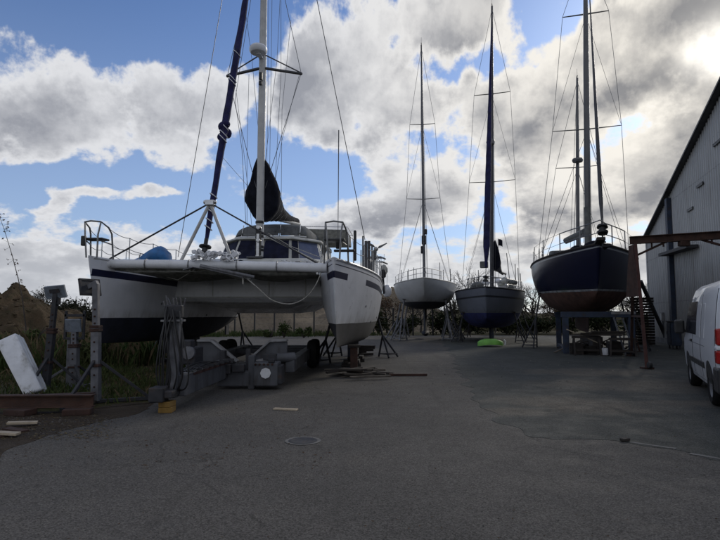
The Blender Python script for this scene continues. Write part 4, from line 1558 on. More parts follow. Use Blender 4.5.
cat_pulpit(-HX, 0.03)
cat_pulpit(HX, -0.05)
mb = MB()
mb.box((HX + 0.05, 0.62, 3.30), (0.13, 0.1, 0.24))
mb.box((HX + 0.42, 0.95, 3.30), (0.07, 0.1, 0.75))
mb.box((-HX - 0.2, 0.1, 3.36), (0.1, 0.1, 0.24))
mb.box((HX + 0.2, 0.5, 3.12), (0.5, 0.08, 0.06))
mb.each('navigation_light', M['black'], cat, bevel=0.02)
for hx, dz in ((-HX, 0.03), (HX, -0.05)):
    for side in (-1, 1):
        mb = MB()
        tops = [V((hx + side * 0.25, 0.44, 3.66 + dz))]
        mids = [V((hx + side * 0.28, 0.54, 3.25 + dz))]
        for y in (1.2, 2.1, 3.2, 4.2, 5.4, 6.9, 8.4, 9.9, 11.2):
            if side * hx < 0 and y > 4.5:
                break
            p = hcat.deck(y / LC, side, 0.95)
            p = V((p.x + hx, y, p.z + dz))
            MB().tube([p, p + V((0, 0, 0.62))], 0.014, 6).build('stanchion', M['steel'], cat)
            tops.append(p + V((0, 0, 0.61)))
            mids.append(p + V((0, 0, 0.32)))
        for arr, sag in ((tops, 0.05), (mids, 0.04)):
            for a, b in zip(arr, arr[1:]):
                mb.tube(line_sag(a, b, sag, 6), 0.008, 4)
        mb.each('lifeline', M['wire'], cat)
# stern arch clutter on the right hull: rod holders, wind generator, davits
mb = MB()
for (px, y0, y1, yl, r) in ((363, 268, 236, 8.6, 0.035), (366, 268, 241, 8.8, 0.06), (369, 270, 241, 9.0, 0.06), (372, 272, 246, 9.4, 0.035), (374, 272, 250, 9.8, 0.03), (361, 266, 250, 8.4, 0.02)):
    mb.tube([C(px, y0, yl), C(px, y1, yl)], r, 7)
mb.each('stowed_pole', M['mast_grey'], cat, smooth=True)
mb = MB()
wg = C(376, 249, 10.6)
mb.tube([V((wg.x, wg.y, 2.7)), wg], 0.03, 8)
mb.build('wind_generator_post', M['steel'], cat)
mb = MB()
mb.ball(wg, (0.1, 0.2, 0.1), 10, 7)
mb.prism([wg + V((-0.02, 0.2, -0.02)), wg + V((-0.02, 0.5, -0.12)), wg + V((-0.02, 0.55, 0.16))], (0.04, 0, 0))
mb.build('wind_generator', M['mast_white'], cat, smooth=True)
mb = MB()
hub = wg + V((0, -0.2, 0))
for k in range(3):
    a = R(25 + 120 * k)
    d = V((math.cos(a), 0, math.sin(a)))
    s_ = V((-math.sin(a), 0.25, math.cos(a)))
    mb.prism([hub + d * 0.05 - s_ * 0.03, hub + d * 0.16 - s_ * 0.07, hub + d * 0.52 - s_ * 0.02, hub + d * 0.52 + s_ * 0.02, hub + d * 0.16 + s_ * 0.04], (0, 0.012, 0))
mb.each('wind_generator_blade', M['mast_grey'], cat)
mb = MB()
for yl, px, py in ((10.9, 381, 257), (11.3, 383, 262)):
    e = C(px, py, yl)
    mb.tube([(e.x - 0.55, e.y - 0.2, 2.6), (e.x - 0.5, e.y - 0.1, e.z), e, e + V((0.18, 0.35, -0.05))], 0.035, 7)
    mb.tube([e, e + V((0.02, 0.05, -0.75))], 0.01, 4)
mb.tube([C(367, 258, 9.8), C(384, 258, 10.6)], 0.03, 6)
mb.tube([C(370, 272, 10.2), C(370, 256, 10.2)], 0.025, 6)
mb.build('davit', M['stand'], cat, smooth=True)
# things hung at the stern of that hull
for k, (px, py, r, l) in enumerate(((387, 291, 0.20, 'round white fender hanging outermost at the catamaran stern'), (381, 284, 0.16, 'dirty white fender hanging close to the catamaran transom'),
                                    (384, 270, 0.17, 'small grey fender tucked under the davit at the catamaran stern'))):
    c = W(px, py, 24.2)
    f = thing('fender', l, 'fender', c, 0, 'fenders hung at the catamaran stern')
    mb = MB()
    mb.lathe([(0.03, -1.35 * r), (0.6 * r, -1.2 * r), (r, -0.5 * r), (r, 0.5 * r), (0.6 * r, 1.2 * r), (0.05, 1.4 * r)], (0, 0, 0), 14)
    mb.build('bladder', M['white_plastic'] if k != 2 else M['gel_grey'], f, smooth=True)
    MB().tube([(0, 0, 1.35 * r), (0.01, 0, 1.35 * r + 0.5)], 0.008, 5).build('lanyard', M['rope'], f)
ob = thing('outboard_motor', 'dark outboard motor clamped on the stern rail of the catamaran', 'outboard motor', W(383, 277, 24.0), 0)
mb = MB()
mb.lathe([(0.06, -0.15), (0.13, -0.1), (0.15, 0.1), (0.1, 0.22), (0.02, 0.24)], (0, 0, 0.1), 10)
mb.build('cowl', M['black'], ob, smooth=True)
MB().bar((0, 0, 0), (0.03, 0, -0.75), 0.1, 0.08).build('leg', M['stand_dark'], ob, bevel=0.02)
# the blue tarpaulin bundle on the left bow deck
bp = C(162, 257, 2.2)
bt = MB()
rings = []
for i in range(15):
    u = i / 14
    w = (0.03 + 0.34 * math.sin(math.pi * min(1, u * 0.62 + 0.02)) ** 0.8) if u < 0.97 else 0.12
    h = 0.14 + 0.42 * smooth01(u * 1.15) * (1 - 0.55 * smooth01((u - 0.75) / 0.25))
    ring = []
    for k in range(14):
        a = 2 * math.pi * k / 14
        f = 1 + 0.13 * mnoise.noise(V((a * 1.5, u * 6, 2)))
        ring.append(V((-0.75 + 1.15 * u, 0.05 * math.sin(u * 5) + w * math.cos(a) * f, max(0.0, 0.5 * h + 0.5 * h * math.sin(a) * f))))
    rings.append(ring)
bt.loft(rings)
b_ = thing('tarpaulin_bundle', 'crumpled bright blue tarpaulin bundle lying on the catamaran bow deck', 'tarpaulin', (0, 0, 0), 0)
b_.location = cat.matrix_basis @ V((bp.x - 0.05, bp.y, 2.78))
b_.location = Matrix.Translation(CAT) @ Matrix.Rotation(-CTH, 4, 'Z') @ V((bp.x - 0.02, bp.y - 0.3, 2.93))
bt.build('tarpaulin', M['blue_tarp'], b_, smooth=True, angle=70)
MB().tube([(-0.35, 0.36, 0.05), (-0.35, 0.2, 0.30), (-0.35, -0.2, 0.30), (-0.35, -0.38, 0.05)], 0.012, 5).build('lashing', M['rope'], b_)
# ------------------------------------------------------------------ the three yachts on their props
def tree_local(loc, th):
    c, s_ = math.cos(th), math.sin(th)

    def L(px, py, ylocal):
        Y = loc.y + ylocal
        for _ in range(4):
            p = W(px, py, Y)
            d = p - loc
            lx = d.x * c - d.y * s_
            ly = d.x * s_ + d.y * c
            Y += ylocal - ly
        return V((lx, ly, p.z))
    return L


def fin_keel(parent, y0, y1, ztop, zbot, w, m, bulb=0.0, rake=0.3):
    mb = MB()
    rings = []
    for k in range(7):
        z = ztop + (zbot - ztop) * k / 6
        sh_ = rake * k / 6
        ring = []
        for a, wx in ((0, 0.02), (0.12, 0.7), (0.3, 1.0), (0.6, 0.8), (1.0, 0.05)):
            ring.append(V((w / 2 * wx, y0 + sh_ + (y1 - y0 - sh_ * 0.4) * a, z)))
        ring += [V((-p.x, p.y, p.z)) for p in reversed(ring)]
        rings.append(ring)
    mb.loft(rings)
    kobj = mb.build('keel', m, parent, smooth=True)
    if bulb:
        mb = MB()
        mb.ball((0, (y0 + y1) / 2 + rake, zbot + bulb * 0.7), (bulb, (y1 - y0) * 0.75, bulb * 0.75), 12, 8)
        mb.build('ballast_bulb', m, kobj, smooth=True)
    return kobj


def rig(parent, base, top, r0, r1, mast_m, spreads, chain_y, chain_x, chain_z, bow, stern, name='mast', furl=None, wires=True, lean=0.0):
    base, top = V(base), V(top)
    mb = MB()
    mb.tube([base, base.lerp(top, 0.6), top], [r0, r0 * 0.95, r1], 12)
    mast = mb.build(name, mast_m, parent, smooth=True)
    mb = MB()
    mb.tube([top, top + V((0.0, 0, 0.55))], 0.008, 4)
    mb.box(top + V((0, 0.1, 0.12)), (0.05, 0.35, 0.03))
    mb.build('masthead_aerial', M['mast_dark'], mast)
    tips = {-1: [], 1: []}
    for (z, half) in spreads:
        c = base.lerp(top, (z - base.z) / (top.z - base.z))
        for s_ in (-1, 1):
            tip = c + V((s_ * half, 0.14, 0.08))
            mb = MB()
            mb.bar(c + V((s_ * r0 * 0.8, 0, 0)), tip, 0.10, 0.035, taper=0.6)
            mb.build('spreader', mast_m, mast)
            tips[s_].append(tip)
    if wires:
        for s_ in (-1, 1):
            ch = V((s_ * chain_x, chain_y, chain_z))
            MB().tube([ch] + tips[s_] + [top - V((0, 0, 0.15))], 0.011, 4).build('shroud', M['wire'], parent)
            if tips[s_]:
                lowc = base.lerp(top, (tips[s_][0].z - 0.15 - base.z) / (top.z - base.z))
                MB().tube([ch + V((-s_ * 0.08, 0.5, 0)), lowc], 0.009, 4).build('lower_shroud', M['wire'], parent)
                MB().tube([ch + V((-s_ * 0.08, -0.5, 0)), lowc], 0.009, 4).build('lower_shroud', M['wire'], parent)
                if len(tips[s_]) > 1:
                    c2 = base.lerp(top, (tips[s_][1].z - 0.15 - base.z) / (top.z - base.z))
                    MB().tube([tips[s_][0], c2], 0.008, 4).build('intermediate_shroud', M['wire'], parent)
        if stern is not None:
            MB().tube([stern, top], 0.011, 4).build('backstay', M['wire'], parent)
        if bow is not None:
            MB().tube([bow, top - V((0, 0, 0.2))], 0.011, 4).build('forestay', M['wire'], parent)
        for k in range(4):
            o_ = V((rnd.uniform(-0.25, 0.25), rnd.uniform(-0.2, 0.5), 0))
            MB().tube([base + o_ + V((0, 0, 0.6)), top + V((o_.x * 0.15, o_.y * 0.1, -0.2 - 0.8 * k))], 0.007, 4).build('halyard', M['wire'], parent)
    return mast


def furled(parent, bow, top, rmax, m, u0=0.06, u1=0.93, drum=True):
    bow, top = V(bow), V(top)
    d = top - bow
    n = 40
    pts, rs = [], []
    for i in range(n + 1):
        u = u0 + (u1 - u0) * i / n
        pts.append(bow + d * u)
        rs.append(rmax * (0.35 + 0.65 * smooth01((u - u0) / 0.08)) * (1 - 0.72 * smooth01((u - 0.15) / 0.85)) * (1 + 0.05 * math.sin(i * 2.3)))
    MB().tube(pts, rs, 10).build('furled_headsail', m, parent, smooth=True, angle=80)
    if drum:
        m3 = look(d.normalized())
        mb = MB()
        mb.lathe([(0.04, -0.05), (0.16, -0.02), (0.16, 0.02), (0.08, 0.05), (0.08, 0.18), (0.16, 0.21), (0.16, 0.25), (0.04, 0.34)], bow + d.normalized() * 0.35, 12, m3)
        mb.tube([bow, bow + d * u0], 0.02, 5)
        mb.build('furling_drum', M['black'], parent, smooth=True)


def bow_rails(parent, H, t1, h, rows=(1.0, 0.5), bow_out=0.25, stern=True, tpos=None, r=0.018, tube=None):
    """pulpit, stanchions, lifelines and pushpit along the sheer"""
    tube = tube or M['steel_dull']
    mb = MB()
    for k, row in enumerate(rows):
        pts = []
        for t in (t1, t1 * 0.7, t1 * 0.35, 0.03):
            p = H.deck(t, -1, 0.93)
            pts.append(p + V((0, 0, h * row)))
        p = H.deck(0.0, 1)
        if k == 0:
            pts.append(V((0, p.y - bow_out, p.z + h * row)))
        else:
            pts.append(V((0, p.y - bow_out * 0.5, p.z + h * row)))
        for t in (0.03, t1 * 0.35, t1 * 0.7, t1):
            p = H.deck(t, 1, 0.93)
            pts.append(p + V((0, 0, h * row)))
        mb.tube(pts, r if k == 0 else r * 0.8, 6)
    for s_ in (-1, 1):
        for t in (t1, t1 * 0.4):
            p = H.deck(t, s_, 0.93)
            mb.tube([p - V((0, 0, 0.03)), p + V((0, 0, h))], r, 6)
    mb.build('pulpit', tube, parent, smooth=True)
    tpos = tpos or [0.28, 0.42, 0.56, 0.70, 0.84]
    for s_ in (-1, 1):
        prev = H.deck(t1, s_, 0.93)
        lines = [[prev + V((0, 0, h * row))] for row in rows]
        for t in tpos:
            p = H.deck(t, s_, 0.95)
            MB().tube([p - V((0, 0, 0.03)), p + V((0, 0, h))], r * 0.75, 5).build('stanchion', tube, parent)
            for ln, row in zip(lines, rows):
                ln.append(p + V((0, 0, h * row * 0.98)))
        pe = H.deck(0.97, s_, 0.93)
        for ln, row in zip(lines, rows):
            ln.append(pe + V((0, 0, h * row)))
            MB().tube(ln, 0.008, 4).build('lifeline', M['wire'], parent)
    if stern:
        mb = MB()
        for row in rows:
            pts = [H.deck(t, -1, 0.93) + V((0, 0, h * row)) for t in (0.88, 0.97)] + [V((0, H.L + 0.05, H.zs(1) + h * row))] + [H.deck(t, 1, 0.93) + V((0, 0, h * row)) for t in (0.97, 0.88)]
            mb.tube(pts, r, 6)
        for s_ in (-1, 1):
            for t in (0.88, 0.975):
                p = H.deck(t, s_, 0.93)
                mb.tube([p, p + V((0, 0, h))], r, 6)
        mb.build('pushpit', tube, parent, smooth=True)


def coachroof(parent, y0, y1, w0, w1, z0, h, m, nwin=3):
    mb = MB()
    rings = []
    n = 7
    for i in range(n + 1):
        u = i / n
        y = y0 + (y1 - y0) * u
        w = w0 + (w1 - w0) * smooth01(u * 1.6)
        hh = h * smooth01(u * 3.0) * (1 - 0.1 * u)
        rings.append([V(p) for p in ((-w, y, z0), (-w * 0.88, y, z0 + hh * 0.85), (-w * 0.4, y, z0 + hh), (w * 0.4, y, z0 + hh), (w * 0.88, y, z0 + hh * 0.85), (w, y, z0))])
    mb.loft(rings)
    c = mb.build('coachroof', m, parent, smooth=True, bevel=0.03)
    for s_ in (-1, 1):
        for k in range(nwin):
            ua = 0.35 + 0.6 * k / nwin
            ub = ua + 0.6 / nwin * 0.75
            ya, yb_ = y0 + (y1 - y0) * ua, y0 + (y1 - y0) * ub
            wa = (w0 + (w1 - w0) * smooth01(ua * 1.6)) * 0.965
            mb = MB()
            mb.prism([(s_ * wa, ya, z0 + h * 0.3), (s_ * wa, yb_, z0 + h * 0.3), (s_ * wa * 0.945, yb_, z0 + h * 0.68), (s_ * wa * 0.945, ya, z0 + h * 0.68)], (s_ * 0.02, 0, 0))
            mb.build('window', M['glass'], c)
    return c


# ---- white yacht
Y1 = V((3.68, 31.0, 0))
T1 = R(7.4)
L1 = tree_local(Y1, T1)
b1 = thing('sailing_yacht', 'white sailing yacht with rounded bow and slim grey mast on tall prop stands', 'yacht', Y1, -T1)
h1 = Hull(11.2, bd=lambda t: 0.02 + 2.05 * (1 - (1 - min(1, t / 0.48)) ** 2.1) * (1 - 0.30 * smooth01((t - 0.5) / 0.5)),
          zs=lambda t: 3.74 - 0.55 * t + 0.33 * t * t, zk=lambda t: 2.0 + 1.45 * (1 - min(1, t / 0.3)) ** 1.7 * 0.6 + 0.75 * max(0, (t - 0.6) / 0.4) ** 1.5,
          rake=0.9, rake_e=1.2, tr=0.5, pq=lambda t: (0.62 + 0.35 * (1 - t) ** 3, 1.12))
h1.mesh('hull', hull_paint('white_yacht_paint', 2.42, (0.50, 0.51, 0.52), (0.018, 0.02, 0.03), dirt=0.35), b1)
h1.deck_mesh('deck', M['gel_grey'], b1)
for s_ in (-1, 1):
    h1.rail('toe_rail', M['gel_grey'], b1, s_, 0, 1, 1.0, 0.01, 0.03)
fin_keel(b1, 4.4, 6.4, 2.15, 0.22, 0.22, M['bottom_black'], 0.26)
MB().prism([(-0.03, 9.6, 2.4), (-0.03, 10.3, 2.5), (-0.03, 10.2, 1.0), (-0.03, 9.85, 1.0)], (0.06, 0, 0)).build('rudder', M['bottom_black'], b1)
coachroof(b1, 3.6, 7.6, 0.5, 1.15, 3.45, 0.42, M['gel'])
mb1 = L1(424.3, 279, 4.6)
mt1 = L1(421.3, 45, 4.75)
rig(b1, (mb1.x, 4.6, 3.5), mt1, 0.095, 0.05, M['mast_grey'], [(L1(423, 199, 4.6).z, 1.12), (L1(422, 124, 4.6).z, 0.85)], 4.8, 1.75, 3.5, (0, 0.15, 3.75), (0, 11.1, 3.5))
mb = MB()
mb.box((mb1.x, 4.5, L1(423, 240, 4.5).z), (0.3, 0.25, 0.6))
mb.box((mb1.x + 0.12, 4.45, L1(423, 232, 4.5).z), (0.2, 0.2, 0.35))
mb.box((mb1.x - 0.08, 4.4, L1(423, 250, 4.5).z), (0.25, 0.2, 0.5))
mb.build('mast_bag', M['stand_dark'], b1, bevel=0.05)
MB().tube([(mb1.x, 4.75, 4.65), (0, 9.2, 4.75)], 0.07, 8).build('boom', M['mast_grey'], b1, smooth=True)
bow_rails(b1, h1, 0.14, 0.58, stern=True, bow_out=0.1)
for k, (x, y, z) in enumerate(((-1.3, 10.2, 5.1), (1.1, 10.4, 5.6), (1.35, 9.8, 5.0), (-0.9, 11.0, 5.3), (-1.75, 8.4, 4.9), (1.8, 8.0, 4.9))):
    MB().tube([(x, y, 3.4), (x, y, z)], 0.025, 5).build('stern_pole', M['mast_dark'], b1)

# ---- grey yacht with navy bottom
Y2 = V((6.78, 29.2, 0))
T2 = R(16.4)
L2 = tree_local(Y2, T2)
b2 = thing('sailing_yacht', 'grey sailing yacht with navy bottom and dark navy furled headsail on its mast', 'yacht', Y2, -T2)
h2 = Hull(12.6, bd=lambda t: 0.02 + 2.08 * (1 - (1 - min(1, t / 0.36)) ** 2.0) * (1 - 0.22 * smooth01((t - 0.55) / 0.45)),
          zs=lambda t: 3.10 - 0.45 * t + 0.30 * t * t, zk=lambda t: 0.82 + 0.9 * (1 - min(1, t / 0.25)) ** 1.8 * 0.7 + 0.75 * max(0, (t - 0.6) / 0.4) ** 1.5,
          rake=0.55, rake_e=1.3, tr=0.3, pq=lambda t: (0.5 + 0.35 * (1 - min(1, t / 0.6)) ** 2, 1.2))
h2.mesh('hull', hull_paint('grey_yacht_paint', 1.72, (0.125, 0.138, 0.170), (0.012, 0.016, 0.085), stripes=((0.42, 0.52, 0, 13, (0.03, 0.033, 0.04)),), dirt=0.5), b2)
h2.deck_mesh('deck', M['gel_grey'], b2)
for s_ in (-1, 1):
    h2.rail('toe_rail', M['stand_dark'], b2, s_, 0, 1, 1.0, 0.02, 0.04)
fin_keel(b2, 4.6, 7.6, 0.95, 0.12, 0.3, M['bottom_black'], 0.0, 0.2)
MB().prism([(-0.04, 10.9, 1.5), (-0.04, 11.7, 1.6), (-0.04, 11.6, 0.3), (-0.04, 11.1, 0.3)], (0.08, 0, 0)).build('rudder', M['bottom_black'], b2)
coachroof(b2, 3.9, 9.0, 0.55, 1.25, 2.85, 0.5, M['gel_grey'])
mt2 = L2(492, 6, 5.2)
mb2 = L2(491.5, 276, 5.2)
rig(b2, (mb2.x, 5.2, 3.0), mt2, 0.125, 0.06, M['mast_dark'], [(L2(491, 182, 5.2).z, 1.45), (L2(491, 94, 5.2).z, 1.15)], 5.4, 1.8, 2.95, None, (0, 12.5, 3.0))
furled(b2, (0, 0.25, 3.12), mt2 - V((0, 0, 0.4)), 0.19, M['navy_sail'])
mb = MB()
mb.lathe([(0.05, -0.22), (0.24, -0.16), (0.28, 0.0), (0.24, 0.14), (0.05, 0.2)], L2(490.6, 142, 4.9), 12)
mb.build('radar', M['mast_grey'], b2, smooth=True)
# stowed dark mainsail and boom
mb = MB()
rings = []
for i in range(15):
    u = i / 14
    c = V((mb2.x + 0.25 + 0.30 * u, 5.35 + 4.6 * u, 4.55))
    hh, hw = 1.75 * (1 - u) ** 2.2 + 0.2, 0.36 * (1 - u) ** 1.5 + 0.10
    rings.append([c + V((hw * math.cos(a) * (0.62 - 0.38 * math.sin(a)) * (1 + 0.15 * mnoise.noise(V((a, u * 6, 0)))), 0, hh * (0.5 + 0.5 * math.sin(a)) - 0.1)) for a in [k * math.pi / 7 for k in range(14)]])
mb.loft(rings)
mb.build('stowed_mainsail', M['black_cloth'], b2, smooth=True)
MB().tube([(mb2.x + 0.1, 5.3, 4.5), (mb2.x + 0.75, 10.2, 4.55)], 0.08, 8).build('boom', M['mast_dark'], b2, smooth=True)
bow_rails(b2, h2, 0.12, 0.6, bow_out=0.15)
r7 = random.Random(7)
# deck gear: sail bags, fenders and lines heaped round the mast foot
for k in range(15):
    x, y = r7.uniform(-1.0, 1.7), r7.uniform(2.2, 6.4)
    mb = MB()
    mb.ball((x, y, 3.22 + r7.uniform(0, 0.45)), (r7.uniform(.22, .4), r7.uniform(.25, .5), r7.uniform(.13, .24)), 10, 7)
    mb.build('sail_bag', M['white_plastic'] if k % 3 == 0 else (M['grey_cloth'] if k % 3 == 1 else M['gel_grey']), b2, smooth=True)
MB().box((mb2.x - 0.42, 4.7, 4.75), (0.5, 0.3, 0.42)).build('mast_locker', M['grey_cloth'], b2, bevel=0.05)
mb = MB()
for k in range(9):
    a = math.pi * k / 8
    mb.add([(1.15 * math.cos(a) * 1.0, 8.4, 3.2 + 0.95 * math.sin(a) ** 0.7), (1.3 * math.cos(a), 9.9, 3.2 + 1.1 * math.sin(a) ** 0.7)], [])
mb.f = [(2*k, 2*k+1, 2*k+3, 2*k+2) for k in range(8)]
o_ = mb.build('spray_hood', M['grey_cloth'], b2, smooth=True)
o_.modifiers.new('solid', 'SOLIDIFY').thickness = 0.02
for k, (x, y, z) in enumerate(((1.2, 11.6, 6.2), (1.55, 11.9, 5.4), (-1.2, 11.8, 5.0), (-1.4, 10.8, 4.4), (1.75, 10.6, 5.0), (0.8, 12.2, 4.8), (1.9, 9.4, 4.5), (-1.7, 8.8, 4.2))):
    MB().tube([(x, y, 2.95), (x * 0.98 - (0.25 if k == 0 else 0), y, z)], 0.03, 5).build('stern_pole', M['mast_dark'], b2)
fl = L2(498, 243, 12.0)
fg = MB()
fg.tube([(fl.x, 12.3, 3.0), (fl.x, 12.3, fl.z + 0.4)], 0.015, 5)
fg.build('flag_staff', M['mast_dark'], b2)
mb = MB()
vs = []
for i in range(7):
    for j in range(5):
        vs.append((fl.x + 0.02 + 0.30 * i / 6, 12.3 + 0.06 * math.sin(i * 1.2), fl.z + 0.35 - 0.5 * j / 4 - 0.12 * (i / 6) ** 2))
mb.add(vs, [(i*5+j, (i+1)*5+j, (i+1)*5+j+1, i*5+j+1) for i in range(6) for j in range(4)])
mb.build('flag', M['black_cloth'], b2, smooth=True)

# ---- blue ketch with red-brown bottom
Y3 = V((9.05, 20.3, 0))
T3 = R(16.6)
L3 = tree_local(Y3, T3)
b3 = thing('ketch', 'dark blue two-masted ketch with white boot line and red-brown bottom on blue cradle', 'yacht', Y3, -T3)
b3.rotation_euler = (R(1.2), 0, -T3)
h3 = Hull(13.4, bd=lambda t: 0.02 + 2.32 * (1 - (1 - min(1, t / 0.5)) ** 2.2) * (1 - 0.30 * smooth01((t - 0.52) / 0.48)),
          zs=lambda t: 4.26 - 0.98 * t + 0.50 * t * t, zk=lambda t: 1.55 + 1.3 * (1 - min(1, t / 0.3)) ** 1.7 * 0.72 + 0.6 * max(0, (t - 0.6) / 0.4) ** 1.4,
          rake=0.95, rake_e=1.15, tr=0.4, pq=lambda t: (0.66 + 0.45 * (1 - min(1, t / 0.7)) ** 2, 1.05))
m3h = hull_paint('blue_ketch_paint', 2.52, (0.005, 0.007, 0.028), (0.095, 0.046, 0.032), boot=(2.52, 2.60, (0.36, 0.37, 0.38)), stripes=((0.06, 0.11, 0, 14, (0.30, 0.31, 0.32)),), dirt=0.35, rough=0.26)
h3.mesh('hull', m3h, b3)
h3.deck_mesh('deck', M['gel_grey'], b3)
for s_ in (-1, 1):
    h3.rail('toe_rail', M['wood_dark'], b3, s_, 0, 1, 1.0, 0.03, 0.05)
fin_keel(b3, 4.0, 10.2, 1.75, 0.72, 0.34, M['rust_dark'], 0.0, 0.6)
MB().prism([(-0.04, 11.6, 2.3), (-0.04, 12.4, 2.4), (-0.04, 12.3, 0.95), (-0.04, 11.7, 0.95)], (0.08, 0, 0)).build('rudder', M['rust_dark'], b3)
coachroof(b3, 4.4, 10.2, 0.7, 1.45, 3.95, 0.5, M['gel_grey'], 4)
mb = MB()
mb.loft([[V((-1.35, 9.4, 4.2)), V((1.35, 9.4, 4.2)), V((1.2, 9.6, 4.95)), V((-1.2, 9.6, 4.95))], [V((-1.4, 10.9, 4.1)), V((1.4, 10.9, 4.1)), V((1.25, 10.9, 5.05)), V((-1.25, 10.9, 5.05))]])
wh = mb.build('wheelhouse', M['grey_cloth'], b3, bevel=0.06)
for k in range(3):
    x0 = -1.12 + k * 0.78
    MB().prism([(x0, 9.435, 4.35), (x0 + 0.66, 9.435, 4.35), (x0 + 0.63, 9.575, 4.85), (x0 + 0.03, 9.575, 4.85)], (0, -0.025, 0.005)).build('window', M['glass'], wh)
mt3 = L3(584.2, -45, 5.6)
mb3 = L3(587.5, 247, 5.6)
rig(b3, (mb3.x, 5.6, 4.3), mt3, 0.14, 0.08, M['mast_grey'], [(L3(586, 133, 5.6).z, 1.55), (L3(585, 20, 5.6).z, 1.05)], 5.9, 2.05, 4.1, None, None)
MB().tube([(mb3.x + 0.0, 5.45, 4.5), L3(587, 210, 5.4)], [0.165, 0.145], 10).build('mast_cover', M['grey_cloth'], b3, smooth=True)
fb = L3(602.5, 238, -0.25)
ft = L3(587, -30, 5.2)
furled(b3, fb, ft, 0.075, M['mast_dark'], 0.03, 0.95, drum=False)
mb = MB()
m3_ = look((ft - fb).normalized())
dd = (ft - fb).normalized()
mb.lathe([(0.03, -0.12), (0.18, -0.1), (0.2, -0.02), (0.12, 0.0), (0.12, 0.14), (0.2, 0.16), (0.18, 0.24), (0.05, 0.3)], fb + dd * 0.28, 14, m3_)
mb.tube([fb + V((0, 0.1, -0.35)), fb + dd * 0.3], 0.03, 6)
mb.build('furling_drum', M['black'], b3, smooth=True)
MB().bar((0, 0.5, 4.28), (0, -0.55, 4.42), 0.3, 0.12).build('bowsprit', M['wood_dark'], b3, bevel=0.02)
mb = MB()
mb.tube([(0.16, -0.35, 4.3), (0.16, 0.4, 4.38)], 0.035, 7)
mb.prism([(0.02, -0.5, 4.12), (0.3, -0.5, 4.12), (0.16, -0.1, 4.02)], (0, 0, 0.04))
mb.build('anchor', M['stand_dark'], b3)
# foredeck gear
for (x, y, sx, sy, sz) in ((0.0, 1.6, 0.42, 0.5, 0.3), (-0.5, 2.4, 0.35, 0.5, 0.22), (0.6, 2.3, 0.3, 0.4, 0.24), (-0.1, 3.4, 0.5, 0.6, 0.3)):
    mb = MB()
    mb.ball((x, y, 4.28), (sx, sy, sz), 10, 7)
    mb.build('sail_bag', M['black_cloth'], b3, smooth=True)
bow_rails(b3, h3, 0.16, 0.86, bow_out=0.4, r=0.022)
mz0, mz1 = L3(577.3, 246, 10.4), L3(576.8, 84, 10.5)
rig(b3, (mz0.x, 10.4, 4.4), mz1, 0.10, 0.06, M['mast_grey'], [(L3(577, 172, 10.4).z, 1.15)], 10.7, 1.75, 4.0, None, (0, 13.2, 4.1), name='mizzen_mast')
mb = MB()
p = L3(577.3, 165, 10.1)
mb.lathe([(0.03, -0.14), (0.26, -0.1), (0.3, 0.0), (0.26, 0.1), (0.03, 0.16)], p, 14)
mb.build('radar', M['mast_grey'], b3, smooth=True)
p0 = L3(566, 245, 9.9)
MB().tube([(mb3.x - 0.05, 5.8, 5.35), (p0.x, 9.8, 5.4)], 0.085, 8).build('boom', M['mast_grey'], b3, smooth=True)
mb = MB()
rings = []
for i in range(11):
    u = i / 10
    c = V((mb3.x - 0.05, 5.9, 5.5)).lerp(V((p0.x, 9.7, 5.5)), u)
    rings.append([c + V((0.17 * math.cos(a), 0, 0.16 * math.sin(a) * (1 + 0.2 * mnoise.noise(V((a, u * 8, 0)))))) for a in [k * math.pi / 5 for k in range(10)]])
mb.loft(rings)
mb.build('sail_cover', M['grey_cloth'], b3, smooth=True)
for (x, y, z) in ((-1.6, 11.8, 5.4), (-1.5, 12.6, 5.9), (1.5, 12.5, 5.4), (-1.8, 10.6, 5.2)):
    MB().tube([(x, y, 4.0), (x, y, z)], 0.022, 5).build('stern_pole', M['mast_dark'], b3)


# ------------------------------------------------------------------ prop stands under the boats
def prop_stand(foot, top, label, group, m='stand_dark', spread=0.45, r=0.035, base=True):
    foot, top = V(foot), V(top)
    t = thing('prop_stand', label, 'boat stand', (foot.x, foot.y, 0), 0, group)
    tp = top - V((foot.x, foot.y, 0))
    head = tp * 0.97
    mid = V((0, 0, tp.z * 0.55)) + V((tp.x, tp.y, 0)) * 0.55
    for k in range(3):
        a = 2 * math.pi * k / 3 + 0.5
        f = V((spread * math.cos(a), spread * math.sin(a), 0.02))
        MB().tube([mid, f], r, 6).build('leg', M[m], t, smooth=True)
    mb = MB()
    for k in range(3):
        a, b = 2 * math.pi * k / 3 + 0.5, 2 * math.pi * (k + 1) / 3 + 0.5
        mb.bar((spread * 0.92 * math.cos(a), spread * 0.92 * math.sin(a), 0.14), (spread * 0.92 * math.cos(b), spread * 0.92 * math.sin(b), 0.14), 0.04, 0.04)
    mb.build('base_frame', M[m], t)
    MB().tube([mid * 0.75, head], r * 1.15, 8).build('screw_jack', M[m], t, smooth=True)
    d = (tp - mid).normalized()
    mb = MB()
    mb.box(tp - d * 0.03, (0.26, 0.22, 0.05), look(d + V((0, 0, 0.5))))
    mb.build('pad', M['wood_dark'], t, bevel=0.01)
    return t


def under(Hh, loc, th, t, a, side, pitch=0.0):
    p = Hh.pt(t, a, side)
    c, s_ = math.cos(th), math.sin(th)
    q = V((p.x * c + p.y * s_, -p.x * s_ + p.y * c, p.z + p.y * math.sin(pitch)))
    return q + V((loc.x, loc.y, 0))


def place_props(Hh, loc, th, spots, m, group, spread=0.45, pitch=0.0, r=0.035):
    for (t, a, side, out, label) in spots:
        p = under(Hh, loc, th, t, a, side, pitch)
        c, s_ = math.cos(th), math.sin(th)
        o = V((side * c, -side * s_, 0)) * out
        prop_stand((p.x + o.x, p.y + o.y, 0), (p.x, p.y, p.z - 0.02), label, group, m, spread, r)


